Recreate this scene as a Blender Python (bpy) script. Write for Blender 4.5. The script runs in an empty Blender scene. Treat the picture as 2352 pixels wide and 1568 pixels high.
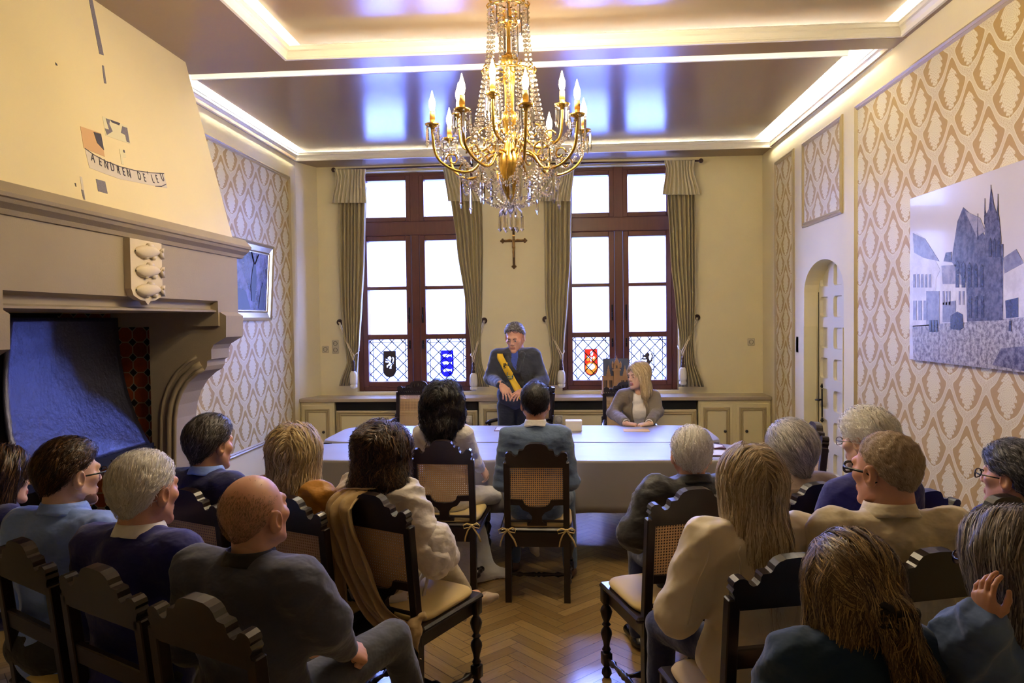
import bpy, math, random
import numpy as np
from mathutils import Vector, Matrix, Euler
C = bpy.context.scene.collection
SC = bpy.context.scene
PI = math.pi
# ------------------------------------------------------------ camera, world, exposure
CAMH = 1.72
cam_d = bpy.data.cameras.new('camera'); cam = bpy.data.objects.new('camera', cam_d); C.objects.link(cam)
cam_d.sensor_width = 36; cam_d.lens = 36*1670/2352; cam_d.clip_start = .05
cam.matrix_world = Matrix.Translation((0, 0, CAMH)) @ Matrix.Rotation(math.radians(3.94), 4, 'Z') @ \
    Matrix.Rotation(PI/2-math.radians(1.76), 4, 'X') @ Matrix.Rotation(math.radians(-.73), 4, 'Z')
SC.camera = cam
CR = np.array(cam.matrix_world.to_3x3())
def ray(x, y): return CR @ np.array([(x-1176)/1670., -(y-784)/1670., -1.])
def at(x, y, Y):
    d = ray(x, y); t = Y/d[1]; return Vector((d[0]*t, Y, CAMH+d[2]*t))
def at_z(x, y, z):
    d = ray(x, y); t = (z-CAMH)/d[2]; return Vector((d[0]*t, d[1]*t, z))
def at_x(x, y, X):
    d = ray(x, y); t = X/d[0]; return Vector((X, d[1]*t, CAMH+d[2]*t))
w = bpy.data.worlds.new('sky'); SC.world = w; w.use_nodes = True
bg = w.node_tree.nodes['Background']; bg.inputs[0].default_value = (.21, .30, 1, 1); bg.inputs[1].default_value = 30
SC.view_settings.view_transform = 'Standard'; SC.view_settings.look = 'None'
SC.view_settings.exposure = 1.42; SC.view_settings.gamma = 1
COVE = 125.0; BULB = 30.0
def portal(x, z, sx, sz):
    l = bpy.data.lights.new('window_portal', 'AREA'); l.shape = 'RECTANGLE'; l.size = sx; l.size_y = sz
    l.cycles.is_portal = True
    o = bpy.data.objects.new('window_portal', l); o.location = (x, 8.46, z); o.rotation_euler = (-PI/2, 0, 0); C.objects.link(o)
portal(-1.68, 2.2, 1.2, 2.5); portal(.64, 2.2, 1.2, 2.5)

# ------------------------------------------------------------ helpers
def lin(r, g, b):
    f = lambda c: ((c/255+.055)/1.055)**2.4 if c > 10 else c/255/12.92
    return (f(r), f(g), f(b), 1)
MATS = {}
def mat(name, col, rough=.5, metal=0, spec=.5, noise=0, nscale=20, bump=0, bscale=80, sheen=0, sss=0, emit=None, es=0, alpha=1, trans=0, stretch=None, bdist=.01, coat=0):
    if name in MATS: return MATS[name]
    m = bpy.data.materials.new(name); m.use_nodes = True; N = m.node_tree.nodes; L = m.node_tree.links
    b = N['Principled BSDF']; b.inputs['Base Color'].default_value = col; b.inputs['Roughness'].default_value = rough
    b.inputs['Metallic'].default_value = metal; b.inputs['Specular IOR Level'].default_value = spec
    b.inputs['Sheen Weight'].default_value = sheen; b.inputs['Transmission Weight'].default_value = trans
    b.inputs['Coat Weight'].default_value = coat
    if sss: b.inputs['Subsurface Weight'].default_value = sss; b.inputs['Subsurface Radius'].default_value = (.02, .008, .004); b.inputs['Subsurface Scale'].default_value = .3
    if emit: b.inputs['Emission Color'].default_value = emit; b.inputs['Emission Strength'].default_value = es
    if alpha < 1: b.inputs['Alpha'].default_value = alpha
    if noise or bump:
        tc = N.new('ShaderNodeTexCoord'); mp = N.new('ShaderNodeMapping'); L.new(tc.outputs['Object'], mp.inputs[0])
        if stretch: mp.inputs['Scale'].default_value = stretch
        if noise:
            n = N.new('ShaderNodeTexNoise'); n.inputs['Scale'].default_value = nscale; n.inputs['Detail'].default_value = 4; L.new(mp.outputs[0], n.inputs[0])
            mx = N.new('ShaderNodeMix'); mx.data_type = 'RGBA'; L.new(n.outputs[0], mx.inputs[0])
            mx.inputs[6].default_value = tuple(c*(1-noise) for c in col[:3])+(1,); mx.inputs[7].default_value = tuple(min(1, c*(1+noise)) for c in col[:3])+(1,)
            L.new(mx.outputs[2], b.inputs['Base Color'])
        if bump:
            n2 = N.new('ShaderNodeTexNoise'); n2.inputs['Scale'].default_value = bscale; n2.inputs['Detail'].default_value = 3; L.new(mp.outputs[0], n2.inputs[0])
            bp = N.new('ShaderNodeBump'); bp.inputs[0].default_value = bump; bp.inputs[1].default_value = bdist; L.new(n2.outputs[0], bp.inputs['Height']); L.new(bp.outputs[0], b.inputs['Normal'])
    MATS[name] = m; return m
def link(name, me, m=None, parent=None, smooth=False, loc=None, rot=None):
    o = bpy.data.objects.new(name, me); C.objects.link(o)
    if m is not None:
        for x in (m if isinstance(m, (list, tuple)) else [m]): me.materials.append(x)
    if smooth and len(me.polygons): me.polygons.foreach_set('use_smooth', [True]*len(me.polygons))
    if parent is not None: o.parent = parent
    if loc is not None: o.location = loc
    if rot is not None: o.rotation_euler = rot
    return o
class MB:
    def __init__(s): s.v = []; s.f = []; s.mi = []; s.m = 0
    def add(s, vs, fs, mi=None):
        n = len(s.v); s.v += [tuple(v) for v in vs]; s.f += [tuple(i+n for i in f) for f in fs]; s.mi += [s.m if mi is None else mi]*len(fs); return s
    def box(s, x0, x1, y0, y1, z0, z1, M=None, bev=0):
        if bev:
            b = min(bev, (x1-x0)/2.01, (y1-y0)/2.01, (z1-z0)/2.01)
            vs = []; 
            for z, i in ((z0, b), (z0+b, 0), (z1-b, 0), (z1, b)):
                xa, xb, ya, yb = x0+i, x1-i, y0+i, y1-i; c = b if i == 0 else 0
                c = b*.9 if i == 0 else b*.3
                vs += [(xa+c, ya, z), (xb-c, ya, z), (xb, ya+c, z), (xb, yb-c, z), (xb-c, yb, z), (xa+c, yb, z), (xa, yb-c, z), (xa, ya+c, z)]
            fs = [tuple(range(7, -1, -1)), tuple(range(24, 32))]
            for k in range(3):
                for j in range(8): fs.append((k*8+j, k*8+(j+1) % 8, k*8+8+(j+1) % 8, k*8+8+j))
        else:
            vs = [(x0, y0, z0), (x1, y0, z0), (x1, y1, z0), (x0, y1, z0), (x0, y0, z1), (x1, y0, z1), (x1, y1, z1), (x0, y1, z1)]
            fs = [(3, 2, 1, 0), (4, 5, 6, 7), (0, 1, 5, 4), (1, 2, 6, 5), (2, 3, 7, 6), (3, 0, 4, 7)]
        if M is not None: vs = [M @ Vector(v) for v in vs]
        return s.add(vs, fs)
    def prism(s, pts, a, b, axis='y', M=None):
        """closed outline of 2D pts extruded along axis from a to b. axis y: pts=(x,z); x: pts=(y,z); z: pts=(x,y)"""
        def P(p, t): return {'y': (p[0], t, p[1]), 'x': (t, p[0], p[1]), 'z': (p[0], p[1], t)}[axis]
        n = len(pts); vs = [P(p, a) for p in pts]+[P(p, b) for p in pts]
        if M is not None: vs = [M @ Vector(v) for v in vs]
        fs = [tuple(range(n)), tuple(range(2*n-1, n-1, -1))]+[(i, i+n, (i+1) % n+n, (i+1) % n) for i in range(n)]
        return s.add(vs, fs)
    def lathe(s, prof, seg=12, M=None, cap=True):
        vs = []; fs = []
        for r, z in prof:
            for k in range(seg): a = 2*PI*k/seg; vs.append((r*math.cos(a), r*math.sin(a), z))
        for i in range(len(prof)-1):
            for k in range(seg): fs.append((i*seg+k, i*seg+(k+1) % seg, (i+1)*seg+(k+1) % seg, (i+1)*seg+k))
        if cap: fs.append(tuple(range(seg-1, -1, -1))); fs.append(tuple(range((len(prof)-1)*seg, len(prof)*seg)))
        if M is not None: vs = [M @ Vector(v) for v in vs]
        return s.add(vs, fs)
    def tube(s, pts, r, seg=6, closed=False, flat=1):
        pts = [Vector(p) for p in pts]; n = len(pts); vs = []; fs = []
        rr = r if isinstance(r, (list, tuple)) else [r]*n
        up = Vector((0, 0, 1)); prev = None
        for i, p in enumerate(pts):
            t = (pts[(i+1) % n]-pts[i-1]) if closed else (pts[min(i+1, n-1)]-pts[max(i-1, 0)])
            t = t.normalized() if t.length > 1e-9 else up
            if prev is None: a = t.orthogonal().normalized()
            else: a = (prev-t*prev.dot(t)); a = a.normalized() if a.length > 1e-6 else t.orthogonal().normalized()
            prev = a; b = t.cross(a)
            for k in range(seg): q = 2*PI*k/seg; vs.append(p+(a*math.cos(q)+b*math.sin(q)*flat)*rr[i])
        m = n if closed else n-1
        for i in range(m):
            for k in range(seg): fs.append((i*seg+k, i*seg+(k+1) % seg, ((i+1) % n)*seg+(k+1) % seg, ((i+1) % n)*seg+k))
        if not closed: fs.append(tuple(range(seg-1, -1, -1))); fs.append(tuple(range((n-1)*seg, n*seg)))
        return s.add(vs, fs)
    def ball(s, c, r, seg=8, rings=6, sc=(1, 1, 1), M=None):
        vs = []; fs = []
        for i in range(rings+1):
            t = PI*i/rings
            for k in range(seg):
                a = 2*PI*k/seg; vs.append((c[0]+r*sc[0]*math.sin(t)*math.cos(a), c[1]+r*sc[1]*math.sin(t)*math.sin(a), c[2]-r*sc[2]*math.cos(t)))
        for i in range(rings):
            for k in range(seg): fs.append((i*seg+k, i*seg+(k+1) % seg, (i+1)*seg+(k+1) % seg, (i+1)*seg+k))
        if M is not None: vs = [M @ Vector(v) for v in vs]
        return s.add(vs, fs)
    def grid(s, fn, nu, nv, thick=None):
        """sheet from fn(u,v)->point, u,v in 0..1"""
        vs = [fn(i/nu, j/nv) for i in range(nu+1) for j in range(nv+1)]
        fs = [(i*(nv+1)+j, (i+1)*(nv+1)+j, (i+1)*(nv+1)+j+1, i*(nv+1)+j+1) for i in range(nu) for j in range(nv)]
        return s.add(vs, fs)
    def mesh(s, name):
        me = bpy.data.meshes.new(name); me.from_pydata(s.v, [], s.f); me.update(); me.polygons.foreach_set('material_index', s.mi); return me
    def build(s, name, m, parent=None, smooth=False, loc=None, rot=None, auto=None):
        me = s.mesh(name); o = link(name, me, m, parent, smooth or auto is not None, loc, rot)
        if auto is not None: me.set_sharp_from_angle(angle=math.radians(auto))
        return o
def tag(o, label=None, cat=None, group=None, kind=None):
    for k, v in (('label', label), ('category', cat), ('group', group), ('kind', kind)):
        if v: o[k] = v
    return o
def empty(name, loc=(0, 0, 0), rz=0, label=None, cat=None, group=None):
    o = bpy.data.objects.new(name, None); C.objects.link(o); o.location = loc; o.rotation_euler = (0, 0, rz); o.empty_display_size = .1
    return tag(o, label, cat, group)
def struct(o, label=None): o['kind'] = 'structure'; return tag(o, label)
def copy_tree(o, parent=None):
    c = o.copy(); C.objects.link(c); c.parent = parent
    for ch in list(o.children): copy_tree(ch, c)
    return c
def solid(o, t, off=0):
    md = o.modifiers.new('thickness', 'SOLIDIFY'); md.thickness = t; md.offset = off; return o
def node_mat(name):
    m = bpy.data.materials.new(name); m.use_nodes = True; MATS[name] = m
    return m, m.node_tree.nodes, m.node_tree.links
class NT:
    """small math-node writer"""
    def __init__(s, N, L): s.N = N; s.L = L
    def put(s, sock, v):
        if isinstance(v, (int, float)): sock.default_value = v
        else: s.L.new(v, sock)
    def m(s, op, a, b=0, c=None):
        n = s.N.new('ShaderNodeMath'); n.operation = op; s.put(n.inputs[0], a); s.put(n.inputs[1], b)
        if c is not None: s.put(n.inputs[2], c)
        return n.outputs[0]
    def step(s, x, a, b):
        n = s.N.new('ShaderNodeMapRange'); n.interpolation_type = 'SMOOTHSTEP'; s.put(n.inputs[0], x); n.inputs[1].default_value = a; n.inputs[2].default_value = b; return n.outputs[0]
    def mix(s, f, a, b):
        n = s.N.new('ShaderNodeMix'); n.data_type = 'RGBA'; s.put(n.inputs[0], f)
        for k, v in ((6, a), (7, b)):
            if isinstance(v, tuple): n.inputs[k].default_value = v
            else: s.L.new(v, n.inputs[k])
        return n.outputs[2]
    def xyz(s, kind='Object'):
        tc = s.N.new('ShaderNodeTexCoord'); sp = s.N.new('ShaderNodeSeparateXYZ'); s.L.new(tc.outputs[kind], sp.inputs[0]); return sp.outputs, tc.outputs[kind]
    def noise(s, vec, scale, detail=3, rough=.5):
        n = s.N.new('ShaderNodeTexNoise'); s.L.new(vec, n.inputs[0]); n.inputs['Scale'].default_value = scale; n.inputs['Detail'].default_value = detail; n.inputs['Roughness'].default_value = rough; return n.outputs[0]
    def bump(s, h, strength, dist, b):
        n = s.N.new('ShaderNodeBump'); n.inputs[0].default_value = strength; n.inputs[1].default_value = dist; s.L.new(h, n.inputs['Height']); s.L.new(n.outputs[0], b.inputs['Normal'])
# ------------------------------------------------------------ setting: materials
XL, XR, YB, YL, ZC = -2.92, 2.22, 8.23, 7.9, 3.487
cream = mat('cream_paint', lin(230, 217, 170), .55, noise=.05, nscale=3, bump=.08, bscale=60)
cream2 = mat('cream_joinery', lin(222, 210, 160), .4)
trimc = mat('panel_moulding', lin(176, 158, 112), .35)
white = mat('cornice_white', lin(238, 234, 222), .45)
recess = mat('cove_white', lin(245, 243, 238), .7)
ceilm = mat('ceiling_paint', lin(136, 112, 82), .3, noise=.04, nscale=1.5, bump=.05, bscale=5, bdist=.02)
ceilg = mat('ceiling_gloss', lin(134, 110, 86), .2, spec=.7, noise=.04, nscale=1.5, bump=.05, bscale=4, bdist=.03)
stone = mat('sandstone', lin(150, 136, 112), .75, noise=.14, nscale=2.2, bump=.25, bscale=120, bdist=.003)
stone2 = mat('pale_carved_stone', lin(206, 192, 164), .8, noise=.08, nscale=14, bump=.2, bscale=60, bdist=.003)
ledgem = mat('ledge_stone', lin(170, 154, 126), .22, noise=.1, nscale=6)
black = mat('flat_black', lin(14, 12, 11), .9)  # plain matt black; also painted shade for the door gap and radiator slots
wwood = mat('window_wood', lin(92, 48, 34), .35, noise=.25, nscale=8, stretch=(6, 6, .6))
gold = mat('gilt', lin(206, 168, 84), .25, metal=1, noise=.2, nscale=40)
iron = mat('black_iron', lin(18, 17, 18), .45, metal=.6)
led = mat('led_strip', (1, 1, 1, 1), emit=(1, .97, .82, 1), es=COVE)

def parquet():
    m, N, L = node_mat('herringbone_parquet'); t = NT(N, L); b = N['Principled BSDF']; o, vec = t.xyz()
    # herringbone laid in math: blocks of length 5w, rotated 45 degrees
    W = .07; n = 5
    x = t.m('DIVIDE', t.m('MULTIPLY', t.m('ADD', o[0], o[1]), .7071), W); y = t.m('DIVIDE', t.m('MULTIPLY', t.m('SUBTRACT', o[1], o[0]), .7071), W)
    fx = t.m('FLOOR', x); fy = t.m('FLOOR', y); lx = t.m('SUBTRACT', x, fx); ly = t.m('SUBTRACT', y, fy)
    k = t.m('FLOORED_MODULO', t.m('SUBTRACT', fx, fy), 2*n)          # 0..2n-1 : first n cells belong to a horizontal block
    hor = t.m('LESS_THAN', k, n-.5)
    # horizontal: block origin x = fx-k ; along = k+lx ; across = ly
    al = t.m('ADD', t.m('MULTIPLY', hor, t.m('ADD', k, lx)), t.m('MULTIPLY', t.m('SUBTRACT', 1, hor), t.m('ADD', t.m('SUBTRACT', 2*n-1, k), ly)))
    ac = t.m('ADD', t.m('MULTIPLY', hor, ly), t.m('MULTIPLY', t.m('SUBTRACT', 1, hor), lx))
    idx = t.m('ADD', t.m('MULTIPLY', hor, t.m('SUBTRACT', fx, k)), t.m('MULTIPLY', t.m('SUBTRACT', 1, hor), fx))
    idy = t.m('ADD', t.m('MULTIPLY', hor, fy), t.m('MULTIPLY', t.m('SUBTRACT', 1, hor), t.m('SUBTRACT', fy, t.m('SUBTRACT', 2*n-1, k))))
    wn = N.new('ShaderNodeTexWhiteNoise'); cb = N.new('ShaderNodeCombineXYZ'); L.new(idx, cb.inputs[0]); L.new(idy, cb.inputs[1]); L.new(hor, cb.inputs[2]); L.new(cb.outputs[0], wn.inputs[0])
    cv = N.new('ShaderNodeCombineXYZ'); L.new(t.m('MULTIPLY', al, .5), cv.inputs[0]); L.new(t.m('MULTIPLY', ac, 5), cv.inputs[1]); L.new(t.m('MULTIPLY', wn.outputs[0], 50), cv.inputs[2])
    g = t.noise(cv.outputs[0], 1.2, 5)
    c = t.mix(wn.outputs[0], lin(150, 122, 72), lin(194, 164, 108)); c = t.mix(t.m('MULTIPLY', g, .6), c, lin(112, 84, 46))
    e = t.m('MINIMUM', t.m('MINIMUM', ac, t.m('SUBTRACT', 1, ac)), t.m('MINIMUM', al, t.m('SUBTRACT', n, al)))
    ed = t.step(e, .0, .045); c = t.mix(ed, lin(52, 32, 16), c); L.new(c, b.inputs['Base Color'])
    b.inputs['Roughness'].default_value = .3; L.new(t.m('ADD', .2, t.m('MULTIPLY', g, .25)), b.inputs['Roughness']); b.inputs['Coat Weight'].default_value = .6; b.inputs['Coat Roughness'].default_value = .16
    t.bump(ed, .3, .002, b); return m
def damask():
    m, N, L = node_mat('damask_wallpaper'); t = NT(N, L); b = N['Principled BSDF']; o, vec = t.xyz()
    Wd, H = .36, .375
    u = t.m('DIVIDE', o[1], Wd); v = t.m('DIVIDE', o[2], H)
    s2 = t.m('SINE', t.m('MULTIPLY', v, 4*PI))
    su = t.m('SINE', t.m('MULTIPLY', u, 2*PI))
    v2 = t.m('ADD', v, t.m('MULTIPLY', t.m('COSINE', t.m('MULTIPLY', u, 4*PI)), -.045))
    a = t.m('COSINE', t.m('MULTIPLY', u, 2*PI)); c = t.m('COSINE', t.m('MULTIPLY', v2, 2*PI))
    g = t.m('ADD', a, c); G = t.m('ABSOLUTE', g)
    sv_ = t.m('SINE', t.m('MULTIPLY', v2, 2*PI)); Gd = t.m('DIVIDE', G, t.m('SQRT', t.m('ADD', .06, t.m('ADD', t.m('POWER', su, 2), t.m('POWER', sv_, 2)))))
    # sign tells which of the two staggered columns; teardrop: push medallion tips up
    fine = t.noise(vec, 120, 3, .6); mid = t.noise(vec, 55, 2, .5)
    wav = t.m('MULTIPLY', t.m('SINE', t.m('MULTIPLY', t.m('ADD', u, v), 40*PI)), t.m('SINE', t.m('MULTIPLY', t.m('SUBTRACT', u, v), 40*PI)))
    Gn = t.m('ADD', G, t.m('MULTIPLY', wav, .07))
    band = t.m('SUBTRACT', 1, t.step(Gd, .30, .33))
    line = t.m('MULTIPLY', t.step(Gd, .22, .24), t.m('SUBTRACT', 1, t.step(Gd, .30, .32)))
    scr = t.step(t.m('ABSOLUTE', t.m('SINE', t.m('ADD', t.m('MULTIPLY', Gd, 20), t.m('MULTIPLY', t.m('SINE', t.m('MULTIPLY', v, 32*PI)), 2.0)))), .35, .6)
    # lobed medallion in local coords about its own centre
    par = t.m('GREATER_THAN', g, 0)
    uu = t.m('SUBTRACT', t.m('FLOORED_MODULO', t.m('ADD', u, t.m('MULTIPLY', par, .5)), 1), .5)
    vv = t.m('SUBTRACT', t.m('FLOORED_MODULO', t.m('ADD', v, t.m('MULTIPLY', par, .5)), 1), .5)
    ang = t.m('ARCTAN2', uu, t.m('MULTIPLY', vv, .9)); rad = t.m('SQRT', t.m('ADD', t.m('POWER', uu, 2), t.m('POWER', vv, 2)))
    lob = t.m('MULTIPLY', t.m('ABSOLUTE', t.m('SINE', t.m('ADD', t.m('MULTIPLY', ang, 7), 0))), .035)
    pet = t.m('MULTIPLY', t.m('ABSOLUTE', t.m('SINE', t.m('ADD', t.m('MULTIPLY', vv, 42), t.m('MULTIPLY', t.m('ABSOLUTE', uu), 30)))), .035)
    vo = t.m('ADD', vv, .03)
    wid = t.m('ADD', t.m('SUBTRACT', .15, t.m('MULTIPLY', t.m('POWER', t.m('ABSOLUTE', vo), 1.6), 1.25)), t.m('ADD', t.m('MULTIPLY', t.m('ABSOLUTE', t.m('SINE', t.m('ADD', t.m('MULTIPLY', vv, 30), t.m('MULTIPLY', t.m('ABSOLUTE', uu), 18)))), .06), t.m('MULTIPLY', mid, .05)))
    dist = t.m('SUBTRACT', t.m('ABSOLUTE', uu), wid)
    med = t.m('SUBTRACT', 1, t.step(dist, -.006, .006))
    inn = t.step(t.m('ABSOLUTE', t.m('SINE', t.m('ADD', t.m('MULTIPLY', rad, 75), t.m('MULTIPLY', t.m('SINE', t.m('MULTIPLY', ang, 9)), 1.4)))), .15, .45)
    pale = t.m('MAXIMUM', t.m('MULTIPLY', band, t.m('ADD', .45, t.m('MULTIPLY', t.m('MAXIMUM', line, t.m('MULTIPLY', scr, .7)), .55))), t.m('MULTIPLY', med, t.m('ADD', .4, t.m('MULTIPLY', inn, .6))))
    gnd = t.mix(t.m('MULTIPLY', fine, .5), lin(182, 148, 62), lin(162, 128, 46))
    L.new(t.mix(pale, gnd, lin(226, 216, 168)), b.inputs['Base Color'])
    L.new(t.m('SUBTRACT', .5, t.m('MULTIPLY', pale, .12)), b.inputs['Roughness']); b.inputs['Sheen Weight'].default_value = .15
    t.bump(pale, .35, .0015, b); return m
floorm = parquet(); dam = damask()

# ------------------------------------------------------------ floor, walls, ceiling
struct(MB().box(XL-.5, XR+.4, -3, YB+.5, -.1, 0).build('floor', floorm))
def wall_mb(holes, plane, a0, a1, t0, t1, z0, z1):
    """wall in plane 'x' (normal x, runs along y a0..a1) or 'y', thickness t0..t1, with rectangular holes (a,b,z,z)"""
    mb = MB(); xs = sorted({a0, a1, *[h[0] for h in holes], *[h[1] for h in holes]}); zs = sorted({z0, z1, *[h[2] for h in holes], *[h[3] for h in holes]})
    for i in range(len(xs)-1):
        for j in range(len(zs)-1):
            cx, cz = (xs[i]+xs[i+1])/2, (zs[j]+zs[j+1])/2
            if any(h[0] < cx < h[1] and h[2] < cz < h[3] for h in holes): continue
            if plane == 'x': mb.box(t0, t1, xs[i], xs[i+1], zs[j], zs[j+1])
            else: mb.box(xs[i], xs[i+1], t0, t1, zs[j], zs[j+1])
    return mb
W1 = (-2.37, -.99, .90, 3.44); W2 = (.0, 1.30, .90, 3.44)
struct(wall_mb([W1, W2], 'y', XL-.2, XR+.35, YB, YB+.17, 0, ZC).build('wall_back', cream))
struct(wall_mb([W1, W2], 'y', XL-.2, XR+.35, YB+.17, YB+.4, 0, 4.2).build('wall_outer', cream))
struct(wall_mb([(2.74, 4.625, 0, 1.79)], 'x', -3, YB, XL-.12, XL, 0, ZC).build('wall_left', cream))
struct(MB().prism([(XL, YL), (-2.79, YB), (XL, YB)], (.866), ZC, 'z').build('wall_splay', cream))
# right wall with arched door niche
NY0, NY1, NZ = 5.91, 6.85, 1.93
NC = (NY0+NY1)/2; NR = (NY1-NY0)/2; AH = .265
mb = wall_mb([(NY0, NY1, 0, NZ+AH)], 'x', -3, YB, XR, XR+.16, 0, ZC)
arc = [(NC-NR*math.cos(a), NZ+AH*math.sin(a)) for a in [PI*k/24 for k in range(25)]]
for k in range(24):
    (ya, za), (yb, zb) = arc[k], arc[k+1]
    mb.prism([(ya, za), (yb, zb), (yb, NZ+AH), (ya, NZ+AH)], XR, XR+.16, 'x')
struct(mb.build('wall_right', cream))
struct(wall_mb([], 'x', -3, YB, XR+.3, XR+.35, 0, 4.2).build('wall_right_outer', cream))
struct(MB().box(XL-.5, XR+.4, -3.1, -3, 0, 4.2).build('wall_front', cream))
struct(MB().box(XL-.5, XL-.42, -3, YB+.3, 0, 4.2).build('wall_left_outer', black))
# ceiling: soffit pieces at ZC, recess above
mb = MB(); zt = ZC+.03
mb.box(XL-.2, -1.85, -3, 5.06, ZC, zt)                 # wide soffit beside the chimney
mb.box(-1.85, XR+.16, 4.87, 5.06, ZC, zt)              # beam between the two trays
mb.box(XL-.2, XR+.16, 7.87, YB+.1, ZC, zt)             # soffit over the windows
mb.box(XL-.2, XL+.03, 5.06, 7.84, ZC, zt); mb.box(XR-.03, XR+.16, -3, 4.86, ZC, zt); mb.box(XR-.03, XR+.16, 5.06, 7.84, ZC, zt)
mb.box(-1.85, XR, -3, -.4, ZC, zt)
struct(mb.build('ceiling', ceilm))
mb = MB(); mb.box(XL-.3, XR+.3, -3, YB+.3, 3.95, 4.0)                                 # recess roof
mb.box(XL-.3, XR+.3, 5.045, 5.06, zt, 3.95)                                           # beam riser
mb.box(XR+.13, XR+.16, -3, 7.98, zt, 3.95); mb.box(XL-.16, XL-.13, 5.06, 7.98, zt, 3.95)
mb.box(XL-.2, XR+.2, 7.98, 8.0, zt, 3.95); mb.box(-2.02, -2.0, -3, 5.06, zt, 3.95)
struct(mb.build('ceiling_recess', recess))
# floating panels
pz = 3.595
struct(MB().box(-2.80, 2.06, 5.50, 7.93, pz, pz+.03, bev=.004).build('ceiling_panel', ceilg))
struct(MB().box(-1.78, 2.12, -.3, 4.97, 3.625, 3.655, bev=.004).build('ceiling_panel', ceilg))
# cornice lips: profile offset d towards the room centre, height
LIP = [(0, 0), (.018, 0), (.02, .012), (.012, .016), (.016, .03), (.03, .05), (.042, .056), (.044, .075), (.05, .078), (.05, .085), (0, .085)]
def sweep(path, prof, closed=False):
    """sweep a profile (out, up) along a horizontal path, mitred; out = left of travel"""
    n = len(path); mb = MB(); rings = []
    for i in range(n):
        p = Vector(path[i]); a = Vector(path[i-1]) if (closed or i > 0) else None; b = Vector(path[(i+1) % n]) if (closed or i < n-1) else None
        d1 = (p-a).normalized() if a is not None else (b-p).normalized(); d2 = (b-p).normalized() if b is not None else d1
        n1 = Vector((-d1.y, d1.x, 0)); n2 = Vector((-d2.y, d2.x, 0)); nn = (n1+n2); nn = nn/max(nn.length_squared, 1e-6)*2
        rings.append([p+nn*o+Vector((0, 0, u)) for o, u in prof])
    k = len(prof); vs = [v for r in rings for v in r]; fs = []
    for i in range(n if closed else n-1):
        for j in range(k): fs.append((i*k+j, i*k+(j+1) % k, ((i+1) % n)*k+(j+1) % k, ((i+1) % n)*k+j))
    if not closed: fs.append(tuple(range(k))); fs.append(tuple(range((n-1)*k, n*k))[::-1])
    return mb.add(vs, fs)
LP2 = [(.05-o, u) for o, u in LIP]
lipn = [(-o, u) for o, u in LIP]
zz = ZC-.002
struct(sweep([(-1.85, -.4, zz), (-1.85, 4.86, zz), (XR-.03, 4.86, zz), (XR-.03, -.4, zz)], lipn).build('trim_1', white))
struct(sweep([(XR+.01, 5.06, zz), (XR+.01, 7.88, zz), (XL+.01, 7.88, zz), (XL+.01, 5.1, zz)], LIP).build('trim_2', white))
CROWN = [(0, 0), (-.02, .0), (-.022, .02), (-.03, .03), (-.034, .05), (-.05, .075), (-.062, .082), (-.064, .105), (0, .105)]
struct(sweep([(-2.83, 5.50, pz-.0), (2.09, 5.50, pz-.0)], [(o, u) for o, u in CROWN]).build('trim_3', white, auto=40))
# led strips lie on the panels and in the beam trough
mb = MB()
for (x0, x1, y0, y1, z) in ((-2.79, -2.77, 5.6, 7.9, pz+.035), (2.03, 2.05, 5.6, 7.9, pz+.035), (-2.7, 2.0, 7.9, 7.92, pz+.035), (-2.7, 2.0, 5.53, 5.55, pz+.1),
                            (-1.77, -1.75, 2.6, 4.9, 3.66), (2.09, 2.11, 2.9, 4.9, 3.66), (-1.7, 2.05, 4.94, 4.96, 3.66)):
    o = MB().box(x0, x1, y0, y1, z, z+.012).build('light_strip', led); tag(o, 'white light strip hidden in the ceiling cove', 'light strip', 'cove light strips')
# ------------------------------------------------------------ wall mouldings and wallpaper
PR = [(0, 0), (.0, .045), (.012, .045), (.018, .035), (.012, .026), (.02, .016), (.016, .004), (.006, 0)]
def frame_x(X, sgn, y0, y1, z0, z1, w=.045, d=.02):
    """picture moulding on a wall of constant x; sgn = direction into the room"""
    mb = MB(); lay = [(0, 0), (0, d*.6), (.3*w, d), (.55*w, d*.55), (.75*w, d*.9), (w, d*.3), (w, 0)]
    rings = []
    for (o, h) in lay:
        x = X+sgn*h; rings.append([(x, y0+o, z0+o), (x, y1-o, z0+o), (x, y1-o, z1-o), (x, y0+o, z1-o)])
    vs = [v for r in rings for v in r]; fs = []
    for i in range(len(rings)-1):
        for j in range(4): fs.append((i*4+j, i*4+(j+1) % 4, (i+1)*4+(j+1) % 4, (i+1)*4+j))
    return mb.add(vs, fs)
def frame_y(Y, x0, x1, z0, z1, w=.045, d=.02):
    mb = MB(); lay = [(0, 0), (0, d*.6), (.3*w, d), (.55*w, d*.55), (.75*w, d*.9), (w, d*.3), (w, 0)]; rings = []
    for (o, h) in lay:
        y = Y-h; rings.append([(x0+o, y, z0+o), (x1-o, y, z0+o), (x1-o, y, z1-o), (x0+o, y, z1-o)])
    vs = [v for r in rings for v in r]; fs = []
    for i in range(len(rings)-1):
        for j in range(4): fs.append((i*4+j, i*4+(j+1) % 4, (i+1)*4+(j+1) % 4, (i+1)*4+j))
    return mb.add(vs, fs)
TZ = 3.275
def wpanel(X, s, y0, y1, z0, z1, n):
    struct(MB().box(min(X, X+s*.006), max(X, X+s*.006), y0, y1, z0, z1).build('trim_%d' % n, dam))
    struct(frame_x(X, s, y0-.01, y1+.01, z0-.01, z1+.01).build('trim_%d' % (n+1), trimc))
wpanel(XL, 1, 4.84, 7.70, .53, TZ, 10)
wpanel(XR, -1, -1.5, 5.66, .53, TZ, 12)
wpanel(XR, -1, 5.93, 6.86, 2.53, TZ+.01, 14)
wpanel(XR, -1, 7.13, 7.72, .3, TZ+.02, 16)
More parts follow.
